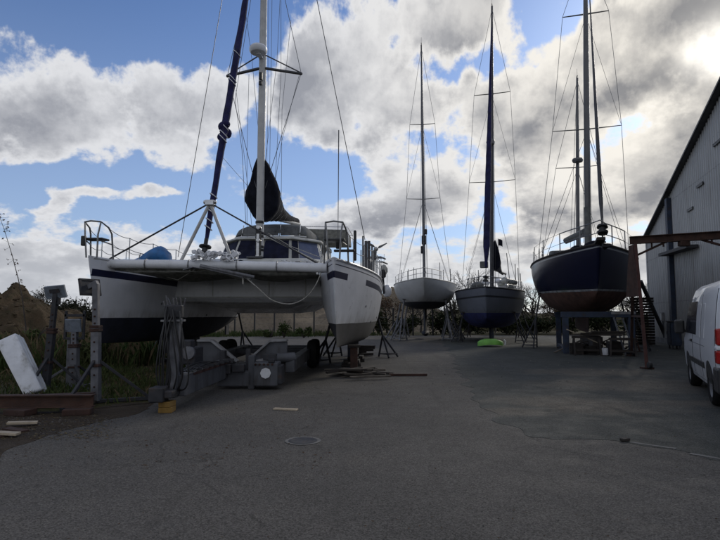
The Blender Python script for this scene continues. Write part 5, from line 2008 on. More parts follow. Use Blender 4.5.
gp1 = 'prop stands under the white yacht'
place_props(h1, Y1, T1, [
    (0.24, 0.85, -1, 0.35, 'tall grey prop stand under the white yacht bow, catamaran side'), (0.24, 0.85, 1, 0.35, 'tall grey prop stand under the white yacht bow, grey yacht side'),
    (0.50, 0.78, -1, 0.5, 'tall grey prop stand amidships of the white yacht, catamaran side'), (0.50, 0.78, 1, 0.5, 'tall grey prop stand amidships of the white yacht, grey yacht side'),
    (0.78, 0.7, -1, 0.4, 'prop stand under the white yacht stern, catamaran side'), (0.78, 0.7, 1, 0.4, 'prop stand under the white yacht stern, grey yacht side')], 'stand', gp1, 0.6, r=0.05)
gp2 = 'prop stands under the grey yacht'
place_props(h2, Y2, T2, [
    (0.2, 0.9, -1, 0.4, 'short dark prop stand under the grey yacht bow, white yacht side'), (0.2, 0.9, 1, 0.4, 'short dark prop stand under the grey yacht bow, ketch side'),
    (0.5, 0.9, -1, 0.45, 'short dark prop stand amidships of the grey yacht, white yacht side'), (0.5, 0.95, 1, 0.6, 'short dark prop stand amidships of the grey yacht, ketch side'),
    (0.8, 0.85, -1, 0.4, 'dark prop stand under the grey yacht stern, white yacht side'), (0.8, 0.85, 1, 0.4, 'dark prop stand under the grey yacht stern, ketch side')], 'stand_dark', gp2, 0.38)
gp3 = 'prop stands under the blue ketch'
place_props(h3, Y3, T3, [
    (0.42, 0.95, -1, 0.5, 'thin dark prop under the blue ketch flank next to the grey yacht, foremost'), (0.68, 0.95, -1, 0.5, 'thin dark prop under the blue ketch quarter next to the grey yacht'),
    (0.34, 0.95, 1, 0.5, 'thin dark prop under the blue ketch flank by the gantry'), (0.62, 0.95, 1, 0.5, 'thin dark prop under the blue ketch quarter on the shed side')], 'stand_dark', gp3, 0.42, R(1.2))
gp4 = 'prop stands under the catamaran'
for hx, side, t, l in ((HX, -1, 0.46, 'dark tripod prop inside the scuffed catamaran hull'), (HX, 1, 0.72, 'dark tripod prop outside the scuffed catamaran hull near its stern'),
                       (HX, -1, 0.75, 'dark tripod prop inside the scuffed catamaran hull, further aft'), (-HX, -1, 0.5, 'dark prop outside the tarpaulin-side catamaran hull amidships'),
                       (-HX, 1, 0.85, 'dark tripod prop at the stern of the tarpaulin-side hull')):
    p = hcat.pt(t, 0.75, side)
    q = Matrix.Rotation(-CTH, 3, 'Z') @ V((p.x + hx, p.y, p.z)) + CAT
    o = Matrix.Rotation(-CTH, 3, 'Z') @ V((side * 0.4, 0, 0))
    prop_stand((q.x + o.x, q.y + o.y, 0), (q.x, q.y, q.z - 0.05), l, gp4, 'stand_dark', 0.42)
# ------------------------------------------------------------------ steel boat supports at the left
def support_post(name, label, foot, top_px, plate, m, width=0.13, lean_top=None, foot_len=0.75, brace=True, seed=1):
    """a steel post on crossed feet with raking braces; plate = function(parent, top)"""
    t = thing(name, label, 'boat support', (foot.x, foot.y, 0), 0, 'adjustable steel boat supports on the grass')
    top = top_px - V((foot.x, foot.y, 0))
    base = V((0, 0, 0.04))
    mb = MB()
    mb.bar(base, base.lerp(top, 0.62), width, width, up=(0, 1, 0))
    mb.build('outer_post', M[m], t, bevel=0.008)
    MB().bar(base.lerp(top, 0.56), top, width * 0.72, width * 0.72, up=(0, 1, 0)).build('inner_post', M[m], t, bevel=0.006)
    mb = MB()
    for u in (0.3, 0.6, 0.63):
        mb.bar(base.lerp(top, u) - (top * 0.012), base.lerp(top, u) + (top * 0.012), width * 1.25, width * 1.25, up=(0, 1, 0))
    mb.each('collar', M['rust_dark'], t, bevel=0.006)
    for u in (0.12, 0.22, 0.42, 0.5, 0.66, 0.72, 0.78):
        q = base.lerp(top, u)
        mb = MB()
        mb.lathe([(0.002, -0.012), (0.02, -0.01), (0.02, 0.004), (0.012, 0.014)], q + V((0.0, -width * (0.5 if u < 0.62 else 0.36) - 0.006, 0)), 6, rotm('X', 90))
        mb.build('bolt', M['rust_dark'], t)
    a0 = 0.35 + seed
    for k in range(3 if brace else 2):
        a = a0 + 2 * math.pi * k / 3
        f = V((math.cos(a) * foot_len, math.sin(a) * foot_len, 0.035))
        MB().bar((0, 0, 0.035), f, 0.07, 0.06).build('foot', M['stand_dark'], t, bevel=0.006)
        MB().bar(base.lerp(top, 0.36), f * 0.94 + V((0, 0, 0.03)), 0.05, 0.05).build('brace', M['stand_dark' if k != 1 else m], t, bevel=0.005)
    plate(t, top)
    return t


def head_square(t, top):
    m3 = Matrix.Rotation(R(-6), 3, 'Y') @ Matrix.Rotation(R(18), 3, 'X')
    MB().box(top + V((0.0, -0.02, 0.02)), (0.42, 0.06, 0.27), m3).build('head_plate', M['blue_grey'], t, bevel=0.01)
    MB().box(top + V((0.0, -0.06, 0.04)), (0.2, 0.02, 0.08), m3).build('worn_patch', M['stand_dark'], t)
    MB().box(top + V((0, 0.03, -0.16)), (0.14, 0.1, 0.16)).build('hinge', M['stand_dark'], t, bevel=0.01)


def head_frame(t, top):
    mb = MB()
    w, h = 0.4, 0.62
    z0 = top.z - 0.42
    for x in (-w / 2, w / 2):
        mb.bar((top.x + x, 0, z0), (top.x + x, 0, z0 + h), 0.05, 0.05)
    mb.bar((top.x - w / 2 - 0.03, 0, z0 + h - 0.1), (top.x + w / 2 + 0.03, 0, z0 + h - 0.1), 0.05, 0.06)
    mb.bar((top.x - w / 2, 0, z0 + 0.02), (top.x + w / 2, 0, z0 + 0.02), 0.05, 0.05)
    mb.build('head_frame', M['stand_dark'], t, bevel=0.006)
    MB().box((top.x, -0.06, top.z - 0.12), (0.34, 0.05, 0.28), Matrix.Rotation(R(10), 3, 'X')).build('head_plate', M['blue_grey'], t, bevel=0.01)
    MB().bar((top.x - 0.12, 0.03, z0), (top.x - 0.12, 0.05, 0.05), 0.07, 0.07).build('side_post', M['stand'], t, bevel=0.006)


def head_pivot(t, top):
    m3 = Matrix.Rotation(R(62), 3, 'Z') @ Matrix.Rotation(R(-14), 3, 'X')
    c = top + V((-0.12, 0.02, -0.06))
    mb = MB()
    for s_ in (-1, 1):
        mb.box(c + m3 @ V((0, 0, s_ * 0.14)), (0.42, 0.05, 0.04), m3)
        mb.box(c + m3 @ V((s_ * 0.19, 0, 0)), (0.04, 0.05, 0.3), m3)
    mb.build('head_frame', M['stand_dark'], t, bevel=0.005)
    MB().box(c, (0.36, 0.02, 0.26), m3).build('head_plate', M['stand_dark'], t)
    MB().bar(c + V((-0.02, 0, 0)), top + V((0.03, 0, 0.03)), 0.1, 0.09).build('hinge', M['stand'], t, bevel=0.01)


M['blue_grey'] = mat('worn_blue_grey_paint', (0.16, 0.185, 0.22), 0.55, 0.1, var=0.25, scale=5, dirt=(0.05, 0.045, 0.05), dirt_amt=0.8, dirt_scale=6)
fA, fB, fC = G(45, 394), G(74, 389), G(96, 403)
support_post('support_post', 'leaning steel boat support with a tilted square head plate', fA, W(56, 293, fA.y), head_square, 'stand_dark', 0.13, seed=0.2, foot_len=0.8)
support_post('support_post', 'stout grey boat support with a rectangular frame head', fB, W(75, 320, fB.y), head_frame, 'stand', 0.16, seed=0.9, foot_len=0.8)
support_post('support_post', 'worn pale boat support with hinged head, standing behind the rusty beam end', fC, W(96, 284, fC.y), head_pivot, 'stand', 0.14, seed=0.05, foot_len=0.95)

# tilted white slab (old locker lid) leaning at the far left
sl = thing('locker_lid', 'big white moulded locker lid leaning on its edge at the mound', 'locker lid', G(16, 399), 0)
o0 = sl.location
A = W(24, 396, o0.y - 0.1) - o0; Bp = W(40, 390, o0.y + 0.1) - o0
Cc = W(13, 333, o0.y + 0.5) - o0; Dd = W(-4, 342, o0.y + 0.3) - o0
e1 = (Cc - Bp)
nrm_ = (Bp - A).cross(Dd - A).normalized()
face = [A, Bp + V((0.05, 0, 0)), Cc + V((0.06, 0, 0)), Dd]
cen = sum(face, V()) / 4
lid = MB()
off = V((-0.06, 0.36, -0.1))
ring0 = [cen + (p - cen) * 0.90 + V((0.02, -0.05, 0.02)) for p in face]
ring1 = [cen + (p - cen) * 0.985 + V((0.012, -0.03, 0.01)) for p in face]
lid.loft([ring0, ring1, face, [p + off for p in face]])
lid.build('lid_shell', M['slab'], sl, smooth=True, bevel=0.03, angle=30)
mb = MB()
g_ = [p + off * 0.5 for p in face]
mb.prism([p + (p - cen).normalized() * 0.012 for p in [q + off * 0.42 for q in face]], off * 0.1)
mb.build('lid_rim', M['gel_grey'], sl, bevel=0.005)
MB().bar((Cc + A) / 2 + off + V((0.02, 0.05, 0)), V(((Cc + A) / 2).xy.to_tuple() + (-0.0,)) + V((0.1, 0.75, 0)), 0.08, 0.06).build('prop_leg', M['wood_dark'], sl)
# rusty steel joist lying on the ground
ib = thing('steel_joist', 'long rusty steel joist lying across the verge', 'steel beam', G(40, 413), 0)
pa, pb = G(-60, 414) - ib.location, G(93, 413) - ib.location
MB().ibeam(pa + V((0, 0, 0.20)), pb + V((0, 0, 0.20)), 0.16, 0.2, 0.018).build('joist', M['rust'], ib)
ib2 = thing('steel_joist', 'second darker rusty joist just behind the first', 'steel beam', G(45, 408), 0)
pa, pb = G(15, 408.5) - ib2.location, G(94, 406) - ib2.location
MB().ibeam(pa + V((0, 0, 0.13)), pb + V((0, 0, 0.15)), 0.14, 0.18, 0.016).build('joist', M['rust_dark'], ib2)
for k, (px, py, l) in enumerate(((78, 414.5, 'crumbling dark timber bearer under the end of the rusty joist'), (20, 415, 'dark timber bearer under the middle of the rusty joist'))):
    g = G(px, py)
    o = MB().box((0, 0, 0.05), (0.42, 0.26, 0.1), Matrix.Rotation(R(14 * (1 - 2 * k)), 3, 'Z')).build('timber_bearer', M['rust_dark'], None, bevel=0.015, loc=g)
    tag(o, l, 'timber')
r8 = random.Random(8)
for k in range(4):
    g = G(-2 + 9 * k + r8.uniform(-5, 5), 431 + r8.uniform(-5, 6))
    o = MB().box((0, 0, 0.02 + 0.03 * (k % 2)), (r8.uniform(0.3, 0.6), r8.uniform(0.08, 0.14), 0.035), Matrix.Rotation(r8.uniform(-0.4, 0.5), 3, 'Z') @ Matrix.Rotation(0.05, 3, 'Y')).build('scrap_board', M['wood_pale'] if k % 2 else M['rust_dark'], None, bevel=0.006, loc=g)
    tag(o, 'broken board in the litter before the rusty joist', 'board', 'broken boards on the dirt verge')


def pebbles(name, poly_px, n, smin, smax, m, seed):
    r = random.Random(seed)
    mb = MB()
    xs = [p[0] for p in poly_px]
    ys = [p[1] for p in poly_px]
    for _ in range(n):
        g = G(r.uniform(min(xs), max(xs)), r.uniform(min(ys), max(ys)))
        s = r.uniform(smin, smax) * (0.5 + r.random())
        vs = [V((r.uniform(.7, 1.2) * math.cos(a), r.uniform(.7, 1.2) * math.sin(a), 0)) * s for a in (0, 1.2, 2.5, 3.7, 5.0)]
        top = V((g.x, g.y, s * r.uniform(0.3, 0.8)))
        mb.add([V((g.x, g.y, -0.002)) + v for v in vs] + [top], [(i, (i + 1) % 5, 5) for i in range(5)])
    o = mb.build(name, m, fixn=False)
    return struct(o, 'stuff')


M['stone'] = mat('grey_stone', (0.07, 0.063, 0.055), 0.9, var=0.5, scale=20)
pebbles('gravel', [(-20, 416), (120, 438)], 700, 0.008, 0.022, M['stone'], 3)
pebbles('loose_stones', [(-60, 425), (780, 560)], 700, 0.003, 0.009, M['stone'], 4)
pebbles('yard_debris', [(330, 350), (690, 400)], 260, 0.008, 0.025, M['stone'], 6)

# ------------------------------------------------------------------ hydraulic boat trailer under the catamaran
TR = V((-3.05, 10.6, 0))
tr = thing('boat_trailer', 'grey hydraulic boat trailer with raked keel pads and hose-hung drawbar tower', 'boat trailer', TR)


def TL(p):
    return V(p) - TR


mb = MB()
mb.bar(TL((-3.14, 9.35, 0.40)), TL((-3.02, 12.3, 0.42)), 0.34, 0.36)
mb.build('drawbar', M['trailer'], tr, bevel=0.02)
MB().bar(TL((-3.02, 9.4, 0.595)), TL((-2.92, 12.2, 0.615)), 0.12, 0.03).build('reflective_edge', M['trailer_pale'], tr)
MB().bar(TL((-2.955, 9.7, 0.56)), TL((-2.85, 12.0, 0.58)), 0.01, 0.05).build('red_band', M['red_steel'], tr)
mb = MB()
mb.box(TL((-3.32, 9.05, 0.30)), (0.24, 0.3, 0.24))
mb.box(TL((-3.22, 9.2, 0.30)), (0.3, 0.5, 0.12))
mb.build('coupling', M['stand_dark'], tr, bevel=0.02)
# tower
tw_ = MB()
tx, ty = -3.19, 9.32
tw_.bar(TL((tx, ty, 0.2)), TL((tx + 0.03, ty + 0.05, 1.62)), 0.15, 0.15, up=(0, 1, 0))
tower = tw_.build('tower', M['stand'], tr, bevel=0.012)
mb = MB()
mb.bar(TL((tx - 0.1, ty + 0.02, 0.25)), TL((tx - 0.05, ty + 0.06, 1.75)), 0.06, 0.06, up=(0, 1, 0))
mb.each('tower_ram', M['stand_dark'], tr, bevel=0.006)
mb = MB()
mb.bar(TL((tx + 0.12, ty + 0.1, 0.5)), TL((tx + 0.06, ty + 0.08, 1.8)), 0.05, 0.05, up=(0, 1, 0))
mb.each('tower_brace', M['stand_dark'], tr, bevel=0.006)
MB().bar(TL((tx - 0.2, ty - 0.06, 1.50)), TL((tx + 0.2, ty - 0.06, 1.505)), 0.1, 0.035).build('tower_shelf', M['trailer_pale'], tr, bevel=0.005)
mb = MB()
mb.box(TL((tx + 0.0, ty - 0.02, 1.66)), (0.3, 0.16, 0.22))
mb.build('valve_block', M['stand_dark'], tr, bevel=0.02)
mb = MB()
for k in range(7):
    x = tx - 0.16 + 0.055 * k
    mb.bar(TL((x, ty - 0.05 + 0.02 * (k % 3), 1.74)), TL((x + r8.uniform(-0.05, 0.05), ty - 0.08, 1.87 + r8.uniform(-0.05, 0.06))), 0.018, 0.018)
mb.each('valve_lever', M['stand'], tr)
r9 = random.Random(9)
for k in range(11):
    x0 = tx + r9.uniform(-0.14, 0.16)
    b_ = r9.uniform(0.03, 0.22) * (1 if k % 3 else -1)
    y0 = ty - 0.1 + r9.uniform(-0.03, 0.06)
    x1 = tx + r9.uniform(-0.3, 0.3)
    pts = [TL((x0, y0, 1.66 + r9.uniform(-0.08, 0.1))), TL((x0 + b_ * 0.3, y0 - 0.06, 1.4)), TL((x0 + b_ * 0.75, y0 - 0.08, 1.0)), TL((x0 + b_, y0 - 0.05, 0.62)), TL((x0 + b_ * 0.6, y0, 0.36)), TL((x1, y0 + 0.25, 0.34))]
    # smooth the hose
    sm = []
    for i in range(len(pts) - 1):
        p0, p1, p2, p3 = pts[max(i-1, 0)], pts[i], pts[i+1], pts[min(i+2, len(pts)-1)]
        for j in range(5):
            u = j / 5
            sm.append(0.5 * ((2*p1) + (p2-p0)*u + (2*p0-5*p1+4*p2-p3)*u*u + (3*p1-p0-3*p2+p3)*u**3))
    sm.append(pts[-1])
    MB().tube(sm, 0.0135, 6).build('hydraulic_hose', M['black'], tr, smooth=True)
# engine and pump behind the tower
mb = MB()
mb.box(TL((-3.55, 11.2, 0.78)), (0.5, 0.6, 0.34))
mb.box(TL((-3.5, 11.0, 1.0)), (0.26, 0.3, 0.2))
mb.build('engine', M['stand_dark'], tr, bevel=0.03)
for k, (x, y, z, r) in enumerate(((-3.72, 10.85, 0.85, 0.11), (-3.42, 10.86, 0.85, 0.13))):
    MB().lathe([(0.02, -0.05), (r, -0.04), (r, 0.04), (0.02, 0.05)], TL((x, y, z)), 14, rotm('X', 90)).build('pulley', M['stand'], tr, smooth=True)
# cross beam, post and control box
MB().bar(TL((-3.1, 12.0, 0.22)), TL((-2.35, 12.0, 0.22)), 0.3, 0.32).build('cross_beam', M['trailer'], tr, bevel=0.02)
MB().box(TL((-2.36, 11.95, 0.36)), (0.14, 0.2, 0.72)).build('upright', M['trailer'], tr, bevel=0.015)
MB().box(TL((-2.02, 11.95, 0.33)), (0.52, 0.5, 0.5)).build('control_box', M['trailer'], tr, bevel=0.025)
MB().lathe([(0.002, -0.01), (0.115, -0.01), (0.115, 0.01), (0.002, 0.01)], TL((-2.02, 11.69, 0.36)), 8, rotm('X', 90)).build('box_label', M['slab'], tr)
MB().box(TL((-1.72, 11.9, 0.32)), (0.1, 0.4, 0.4)).build('box_lid', M['stand_dark'], tr, bevel=0.02)


def raked_pad(pts, nm):
    """sheet-steel arm: sloping padded top, webbed side below"""
    mb = MB()
    low = [(pts[-1][0], pts[-1][1], 0.36), (pts[0][0], pts[0][1], 0.36)]
    poly = [TL(p) for p in pts] + [TL(p) for p in low]
    mb.prism(poly, (0, 0.07, 0))
    mb.build(nm, M['trailer'], tr, bevel=0.008)
    mb = MB()
    for a, b in zip(pts, pts[1:]):
        mb.bar(TL((a[0], a[1] + 0.04, a[2] + 0.03)), TL((b[0], b[1] + 0.04, b[2] + 0.03)), 0.22, 0.05)
    mb.build('pad', M['trailer_pale'], tr, bevel=0.01)


raked_pad([(-3.75, 12.55, 0.98), (-3.42, 12.55, 0.98), (-2.82, 12.55, 0.50)], 'arm')
raked_pad([(-2.66, 12.55, 0.46), (-2.08, 12.55, 0.97), (-1.68, 12.55, 0.99)], 'arm')
MB().tube([TL((-2.75, 12.5, 0.42)), TL((-1.85, 12.6, 0.62))], 0.075, 10).build('lifting_ram', M['trailer_pale'], tr, smooth=True)
MB().tube([TL((-2.0, 12.3, 0.62)), TL((-1.5, 12.5, 0.64))], 0.11, 12).build('ram_cylinder', M['trailer'], tr, smooth=True)
for x in (-3.85, -1.6):
    MB().bar(TL((x, 12.4, 0.45)), TL((x, 18.5, 0.45)), 0.22, 0.3).build('side_rail', M['trailer'], tr, bevel=0.02)
MB().bar(TL((-3.85, 18.4, 0.45)), TL((-1.6, 18.4, 0.45)), 0.2, 0.26).build('rear_beam', M['trailer'], tr, bevel=0.02)


def wheel(parent, c, r, w, ax, tyre='rubber', rim='trailer_pale', name='wheel'):
    m3 = look(ax)
    prof = [(r * 0.60, -w * 0.42), (r * 0.86, -w * 0.5), (r * 0.97, -w * 0.36), (r, -w * 0.15), (r, w * 0.15), (r * 0.97, w * 0.36), (r * 0.86, w * 0.5), (r * 0.60, w * 0.42)]
    mb = MB()
    vs, n = [], 28
    for q in prof:
        for j in range(n):
            a = 2 * math.pi * j / n
            vs.append(V(c) + m3 @ V((q[0] * math.cos(a), q[0] * math.sin(a), q[1])))
    fs = []
    for i in range(len(prof)):
        i2 = (i + 1) % len(prof)
        for j in range(n):
            j2 = (j + 1) % n
            fs.append((i*n+j, i*n+j2, i2*n+j2, i2*n+j))
    mb.add(vs, fs)
    wl_ = mb.build(name, M[tyre], parent, smooth=True, angle=50)
    mb = MB()
    mb.lathe([(0.02, w * 0.36), (r * 0.16, w * 0.36), (r * 0.2, w * 0.28), (r * 0.42, w * 0.24), (r * 0.52, w * 0.34), (r * 0.6, w * 0.42), (r * 0.61, w * 0.2), (r * 0.5, -w * 0.3), (0.02, -w * 0.3)], c, 24, m3)
    mb.build('rim', M[rim], wl_, smooth=True, angle=35)
    return wl_


for (x, y) in ((-1.45, 16.6), (-1.45, 17.5), (-4.15, 16.6), (-4.15, 17.5)):
    wheel(tr, TL((x, y, 0.42)), 0.42, 0.28, (-1 if x > -3 else 1, 0, 0), rim='stand_dark')
for x0, x1, y in ((-4.0, -1.5, 16.6), (-4.0, -1.5, 17.5)):
    MB().bar(TL((x0, y, 0.5)), TL((x1, y, 0.5)), 0.12, 0.12).build('axle', M['stand_dark'], tr)
r12 = random.Random(12)
for k in range(7):
    y = 9.9 + 0.33 * k
    MB().box(TL((-2.97 + 0.02 * k, y, 0.63)), (0.2, 0.06, 0.05)).build('hose_clip', M['stand_dark'], tr)
for k in range(6):
    x0 = -3.16 + 0.05 * k
    MB().tube(spline([TL((x0, 9.5, 0.62)), TL((x0 + r12.uniform(-.05, .05), 10.3, 0.66 + 0.02 * (k % 2))), TL((x0 + r12.uniform(-.05, .08), 11.2, 0.65)), TL((x0 + r12.uniform(-.1, .3), 12.0, 0.52)), TL((x0 + r12.uniform(0, 1.0), 12.4, 0.55))]), 0.013, 5).build('hydraulic_hose', M['black'], tr, smooth=True)
for (x, y, z, sx, sy, sz) in ((-2.62, 11.8, 0.46, 0.26, 0.16, 0.16), (-2.85, 11.8, 0.44, 0.14, 0.2, 0.2), (-2.5, 12.2, 0.6, 0.1, 0.1, 0.5), (-3.1, 12.35, 0.55, 0.12, 0.2, 0.5), (-2.02, 12.3, 0.66, 0.3, 0.24, 0.14), (-1.9, 11.72, 0.62, 0.14, 0.08, 0.08), (-3.6, 12.2, 0.3, 0.4, 0.12, 0.4)):
    MB().box(TL((x, y, z)), (sx, sy, sz)).build('bracket', M['stand_dark'], tr, bevel=0.012)
for k in range(6):
    MB().lathe([(0.002, -0.02), (0.024, -0.015), (0.024, 0.015), (0.002, 0.02)], TL((-2.24 + 0.09 * k if k < 5 else -2.24, 11.685, 0.545)), 6, rotm('X', 90)).build('bolt', M['rust_dark'], tr)
# yellow blocks under the coupling
for k, l in enumerate(('worn yellow timber block on the ground under the trailer tower', 'worn yellow timber block laid on top of the other, under the tower')):
    o = MB().box((0, 0, 0.045), (0.22 - 0.03 * k, 0.26, 0.088), Matrix.Rotation(R(4 - 9 * k), 3, 'Z')).build('timber_block', M['yellow'], None, bevel=0.008, loc=(-3.2, 9.12, 0.0 + 0.09 * k))
    tag(o, l, 'timber block', 'yellow blocks under the trailer tower')

# timber under the keels and boards near them
def crib(c, n, w, l, seed, label, group, m='wood_dark', h=0.11):
    r = random.Random(seed)
    for k in range(n):
        z = 0.0 + h * (k // 2)
        along = (k // 2) % 2
        o_ = (k % 2 - 0.5) * w * 0.62
        cx, cy = (o_, 0) if along else (0, o_)
        o = MB().box((0, 0, h / 2), (0.14 if along else w, l if along else 0.14, h - 0.004), Matrix.Rotation(r.uniform(-0.08, 0.08), 3, 'Z')).build('timber_baulk', M[m], None, bevel=0.008, loc=(c[0] + cx, c[1] + cy, z))
        tag(o, label, 'timber', group)


Rc = Matrix.Rotation(-CTH, 3, 'Z')
for hx, yy, sd_, l in ((HX, 4.9, 1, 'dark timber baulk in the crib under the scuffed catamaran hull'), (HX, 6.6, 2, 'dark timber baulk in the after crib of the scuffed hull'),
                       (-HX, 4.9, 3, 'dark timber baulk in the crib under the tarpaulin-side hull'), (-HX, 6.6, 4, 'dark timber baulk in the after crib of the tarpaulin-side hull')):
    p = Rc @ V((hx, yy, 0)) + CAT
    crib(p, 4, 0.6, 0.6, sd_, l, 'timber cribs under the catamaran keels', h=0.105)
p1 = G(354, 374)
ps = thing('keel_prop', 'short rusty keel prop on a square foot under the scuffed hull', 'prop', (p1.x, p1.y, 0))
MB().bar((0, 0, 0.02), (0, 0, 0.72), 0.2, 0.16, up=(0, 1, 0)).build('post', M['rust_dark'], ps, bevel=0.01)
MB().box((0, 0, 0.02), (0.4, 0.4, 0.04)).build('foot', M['rust_dark'], ps)
MB().box((0, 0, 0.75), (0.34, 0.26, 0.07)).build('pad', M['wood_dark'], ps, bevel=0.01)
r10 = random.Random(10)
for k in range(16):
    g = G(357 + r10.uniform(-15, 14), 376.5 + r10.uniform(-3, 3.5))
    L_ = r10.uniform(0.6, 1.35)
    o = MB().box((0, 0, 0.02), (L_, r10.uniform(0.09, 0.18), 0.045), Matrix.Rotation(r10.gauss(0.05, 0.45), 3, 'Z') @ Matrix.Rotation(r10.gauss(0, 0.07), 3, 'Y')).build(
        'scrap_board', M[('wood', 'wood_dark', 'wood_dark', 'wood')[k % 4]], None, bevel=0.005, loc=(g.x, g.y, 0.015 + 0.021 * (k // 2)))
    tag(o, 'weathered board in the loose heap beside the scuffed hull keel', 'board', 'boards heaped beside the scuffed hull')
for k in range(6):
    g = G(364 + r10.uniform(-7, 9), 357.5 + r10.uniform(-2, 2))
    o = MB().box((0, 0, 0.05), (r10.uniform(0.5, 0.9), 0.16, 0.1), Matrix.Rotation(r10.gauss(0.1, 0.35), 3, 'Z')).build('timber_baulk', M['wood_dark'], None, bevel=0.01, loc=(g.x, g.y, 0.02 + 0.07 * k))
    tag(o, 'dark baulk in the pile beyond the loose heap of boards', 'timber', 'baulks piled behind the scuffed hull')
g = G(285.5, 410)
o = MB().box((0, 0, 0.014), (0.42, 0.1, 0.024), Matrix.Rotation(R(-14), 3, 'Z')).build('plank_offcut', M['wood_pale'], None, bevel=0.004, loc=g)
tag(o, 'short pale plank offcut lying alone on the asphalt', 'plank')
g = G(408, 376)
o = MB().box((0, 0, 0.03), (1.0, 0.1, 0.06), Matrix.Rotation(R(2), 3, 'Z')).build('steel_bar', M['rust_dark'], None, bevel=0.006, loc=g)
tag(o, 'dark bar lying alone on the asphalt past the board heap', 'bar')
g = G(625, 441.5)
o = MB().box((0, 0, 0.02), (0.12, 0.07, 0.035), Matrix.Rotation(R(25), 3, 'Z')).build('rubble_lump', M['wood_dark'], None, bevel=0.01, loc=(g.x, g.y, 0.006))
tag(o, 'small dark lump at the end of the pale concrete seam', 'lump')
# leaf litter and twigs blown over the yard
def litter(name, n, area, m, seed, sz):
    r = random.Random(seed)
    mb = MB()
    for _ in range(n):
        g = G(r.uniform(area[0], area[2]), area[1] + (area[3] - area[1]) * r.random() ** 0.8)
        a = r.uniform(0, 6.28)
        l, w = sz * r.uniform(0.5, 1.4), sz * r.uniform(0.2, 0.5)
        d, e = V((math.cos(a), math.sin(a), 0)), V((-math.sin(a), math.cos(a), 0))
        c = V((g.x, g.y, 0.007))
        mb.add([c - d * l, c - e * w + V((0, 0, 0.25 * sz * r.random())), c + d * l + V((0, 0, 0.3 * sz * r.random())), c + e * w], [(0, 1, 2, 3)])
    return struct(mb.build(name, m, fixn=False), 'stuff')


litter('leaf_litter', 420, (-20, 372, 330, 470), M['leaf_brown'], 5, 0.022)
litter('scattered_leaves', 160, (60, 380, 720, 540), M['leaf_brown'], 6, 0.015)
litter('verge_litter', 500, (-30, 414, 110, 440), M['dead_stalk'], 7, 0.03)
litter('work_scraps', 120, (330, 345, 660, 372), M['wood_pale'], 8, 0.03)
# manhole cover
g = G(303, 441)
mh = thing('manhole_cover', 'round worn iron manhole cover in the asphalt', 'manhole cover', (g.x, g.y, 0.0))
mb = MB()
mb.lathe([(0.19, 0.0), (0.23, 0.006), (0.19, 0.006)], (0, 0, 0), 28)
mb.build('rim', M['concrete'], mh)
mb = MB()
mb.lathe([(0.185, 0.0), (0.185, 0.009), (0.15, 0.012), (0.14, 0.009), (0.02, 0.010)], (0, 0, 0), 28)
mb.build('lid', M['stand_dark'], mh, smooth=True)

# ------------------------------------------------------------------ lime green dinghy
g = G(490.5, 346.5)
gd = thing('dinghy', 'small lime green plastic dinghy lying upturned under the grey yacht bow', 'dinghy', g, R(0))
mb = MB()
rings = []
for u in [k / 14 for k in range(15)]:
    x = -0.66 + 1.32 * u
    w = 0.5 * (1 - abs(2 * u - 1) ** 3.2) + 0.02
    b_ = 0.03 + 0.18 * abs(2 * u - 1) ** 3
    z = 0.34 + 0.1 * abs(2 * u - 1) ** 2
    rings.append([V((x, 0.0 + w * c_, z - (z - b_) * s_)) for c_, s_ in ((-1, 0), (-0.96, 0.25), (-0.8, 0.75), (-0.5, 1), (0.5, 1), (0.8, 0.75), (0.96, 0.25), (1, 0))] +
                 [V((x, w * 0.86, z)), V((x, w * 0.6, b_ + 0.05)), V((x, -w * 0.6, b_ + 0.05)), V((x, -w * 0.86, z))])
mb.loft(rings)
mb.v = [(p[0], p[1] * 0.95, (0.47 - p[2]) * 0.85) for p in mb.v]
mb.build('hull', M['green_plastic'], gd, smooth=True, angle=50)
MB().bar((-0.32, 0, 0.378), (0.32, 0, 0.378), 0.06, 0.03).build('keel_strip', M['green_plastic'], gd, bevel=0.01)
mb = MB()
mb.tube([(0.66, -0.1, 0.36), (0.74, -0.12, 0.25), (0.70, -0.15, 0.08)], 0.035, 7)
mb.build('fender', M['white_plastic'], gd, smooth=True)

# ------------------------------------------------------------------ cradle, trestles and clutter under the blue ketch
CRO = V((10.35, 24.2, 0))
cr = thing('boat_cradle', 'blue steel cradle with square uprights under the blue ketch', 'boat cradle', CRO, -T3)
zt = 1.62
for x in (-1.25, 1.25):
    for y in (-1.9, 2.6):
        MB().box((x, y, zt / 2 - 0.06), (0.24, 0.24, zt - 0.12)).build('upright', M['blue_steel'], cr, bevel=0.012)
    MB().bar((x, -1.9, 0.12), (x, 2.6, 0.12), 0.2, 0.2).build('base_rail', M['blue_steel'], cr, bevel=0.012)
for y in (-1.9, 2.6):
    MB().bar((-1.42, y, zt - 0.0), (1.42, y, zt - 0.0), 0.24, 0.24).build('cross_beam', M['blue_steel'], cr, bevel=0.012)
MB().bar((-1.25, -1.9, 0.14), (1.25, -1.9, 0.14), 0.14, 0.14).build('base_beam', M['blue_steel'], cr, bevel=0.01)
MB().bar((0, 3.4, 0.4), (0, -1.7, 0.4), 0.4, 0.6).build('keel_bearer', M['wood_dark'], cr, bevel=0.02)
MB().box((0.95, -2.04, zt + 0.06), (0.9, 0.02, 0.1)).build('reflector', M['trailer_pale'], cr)
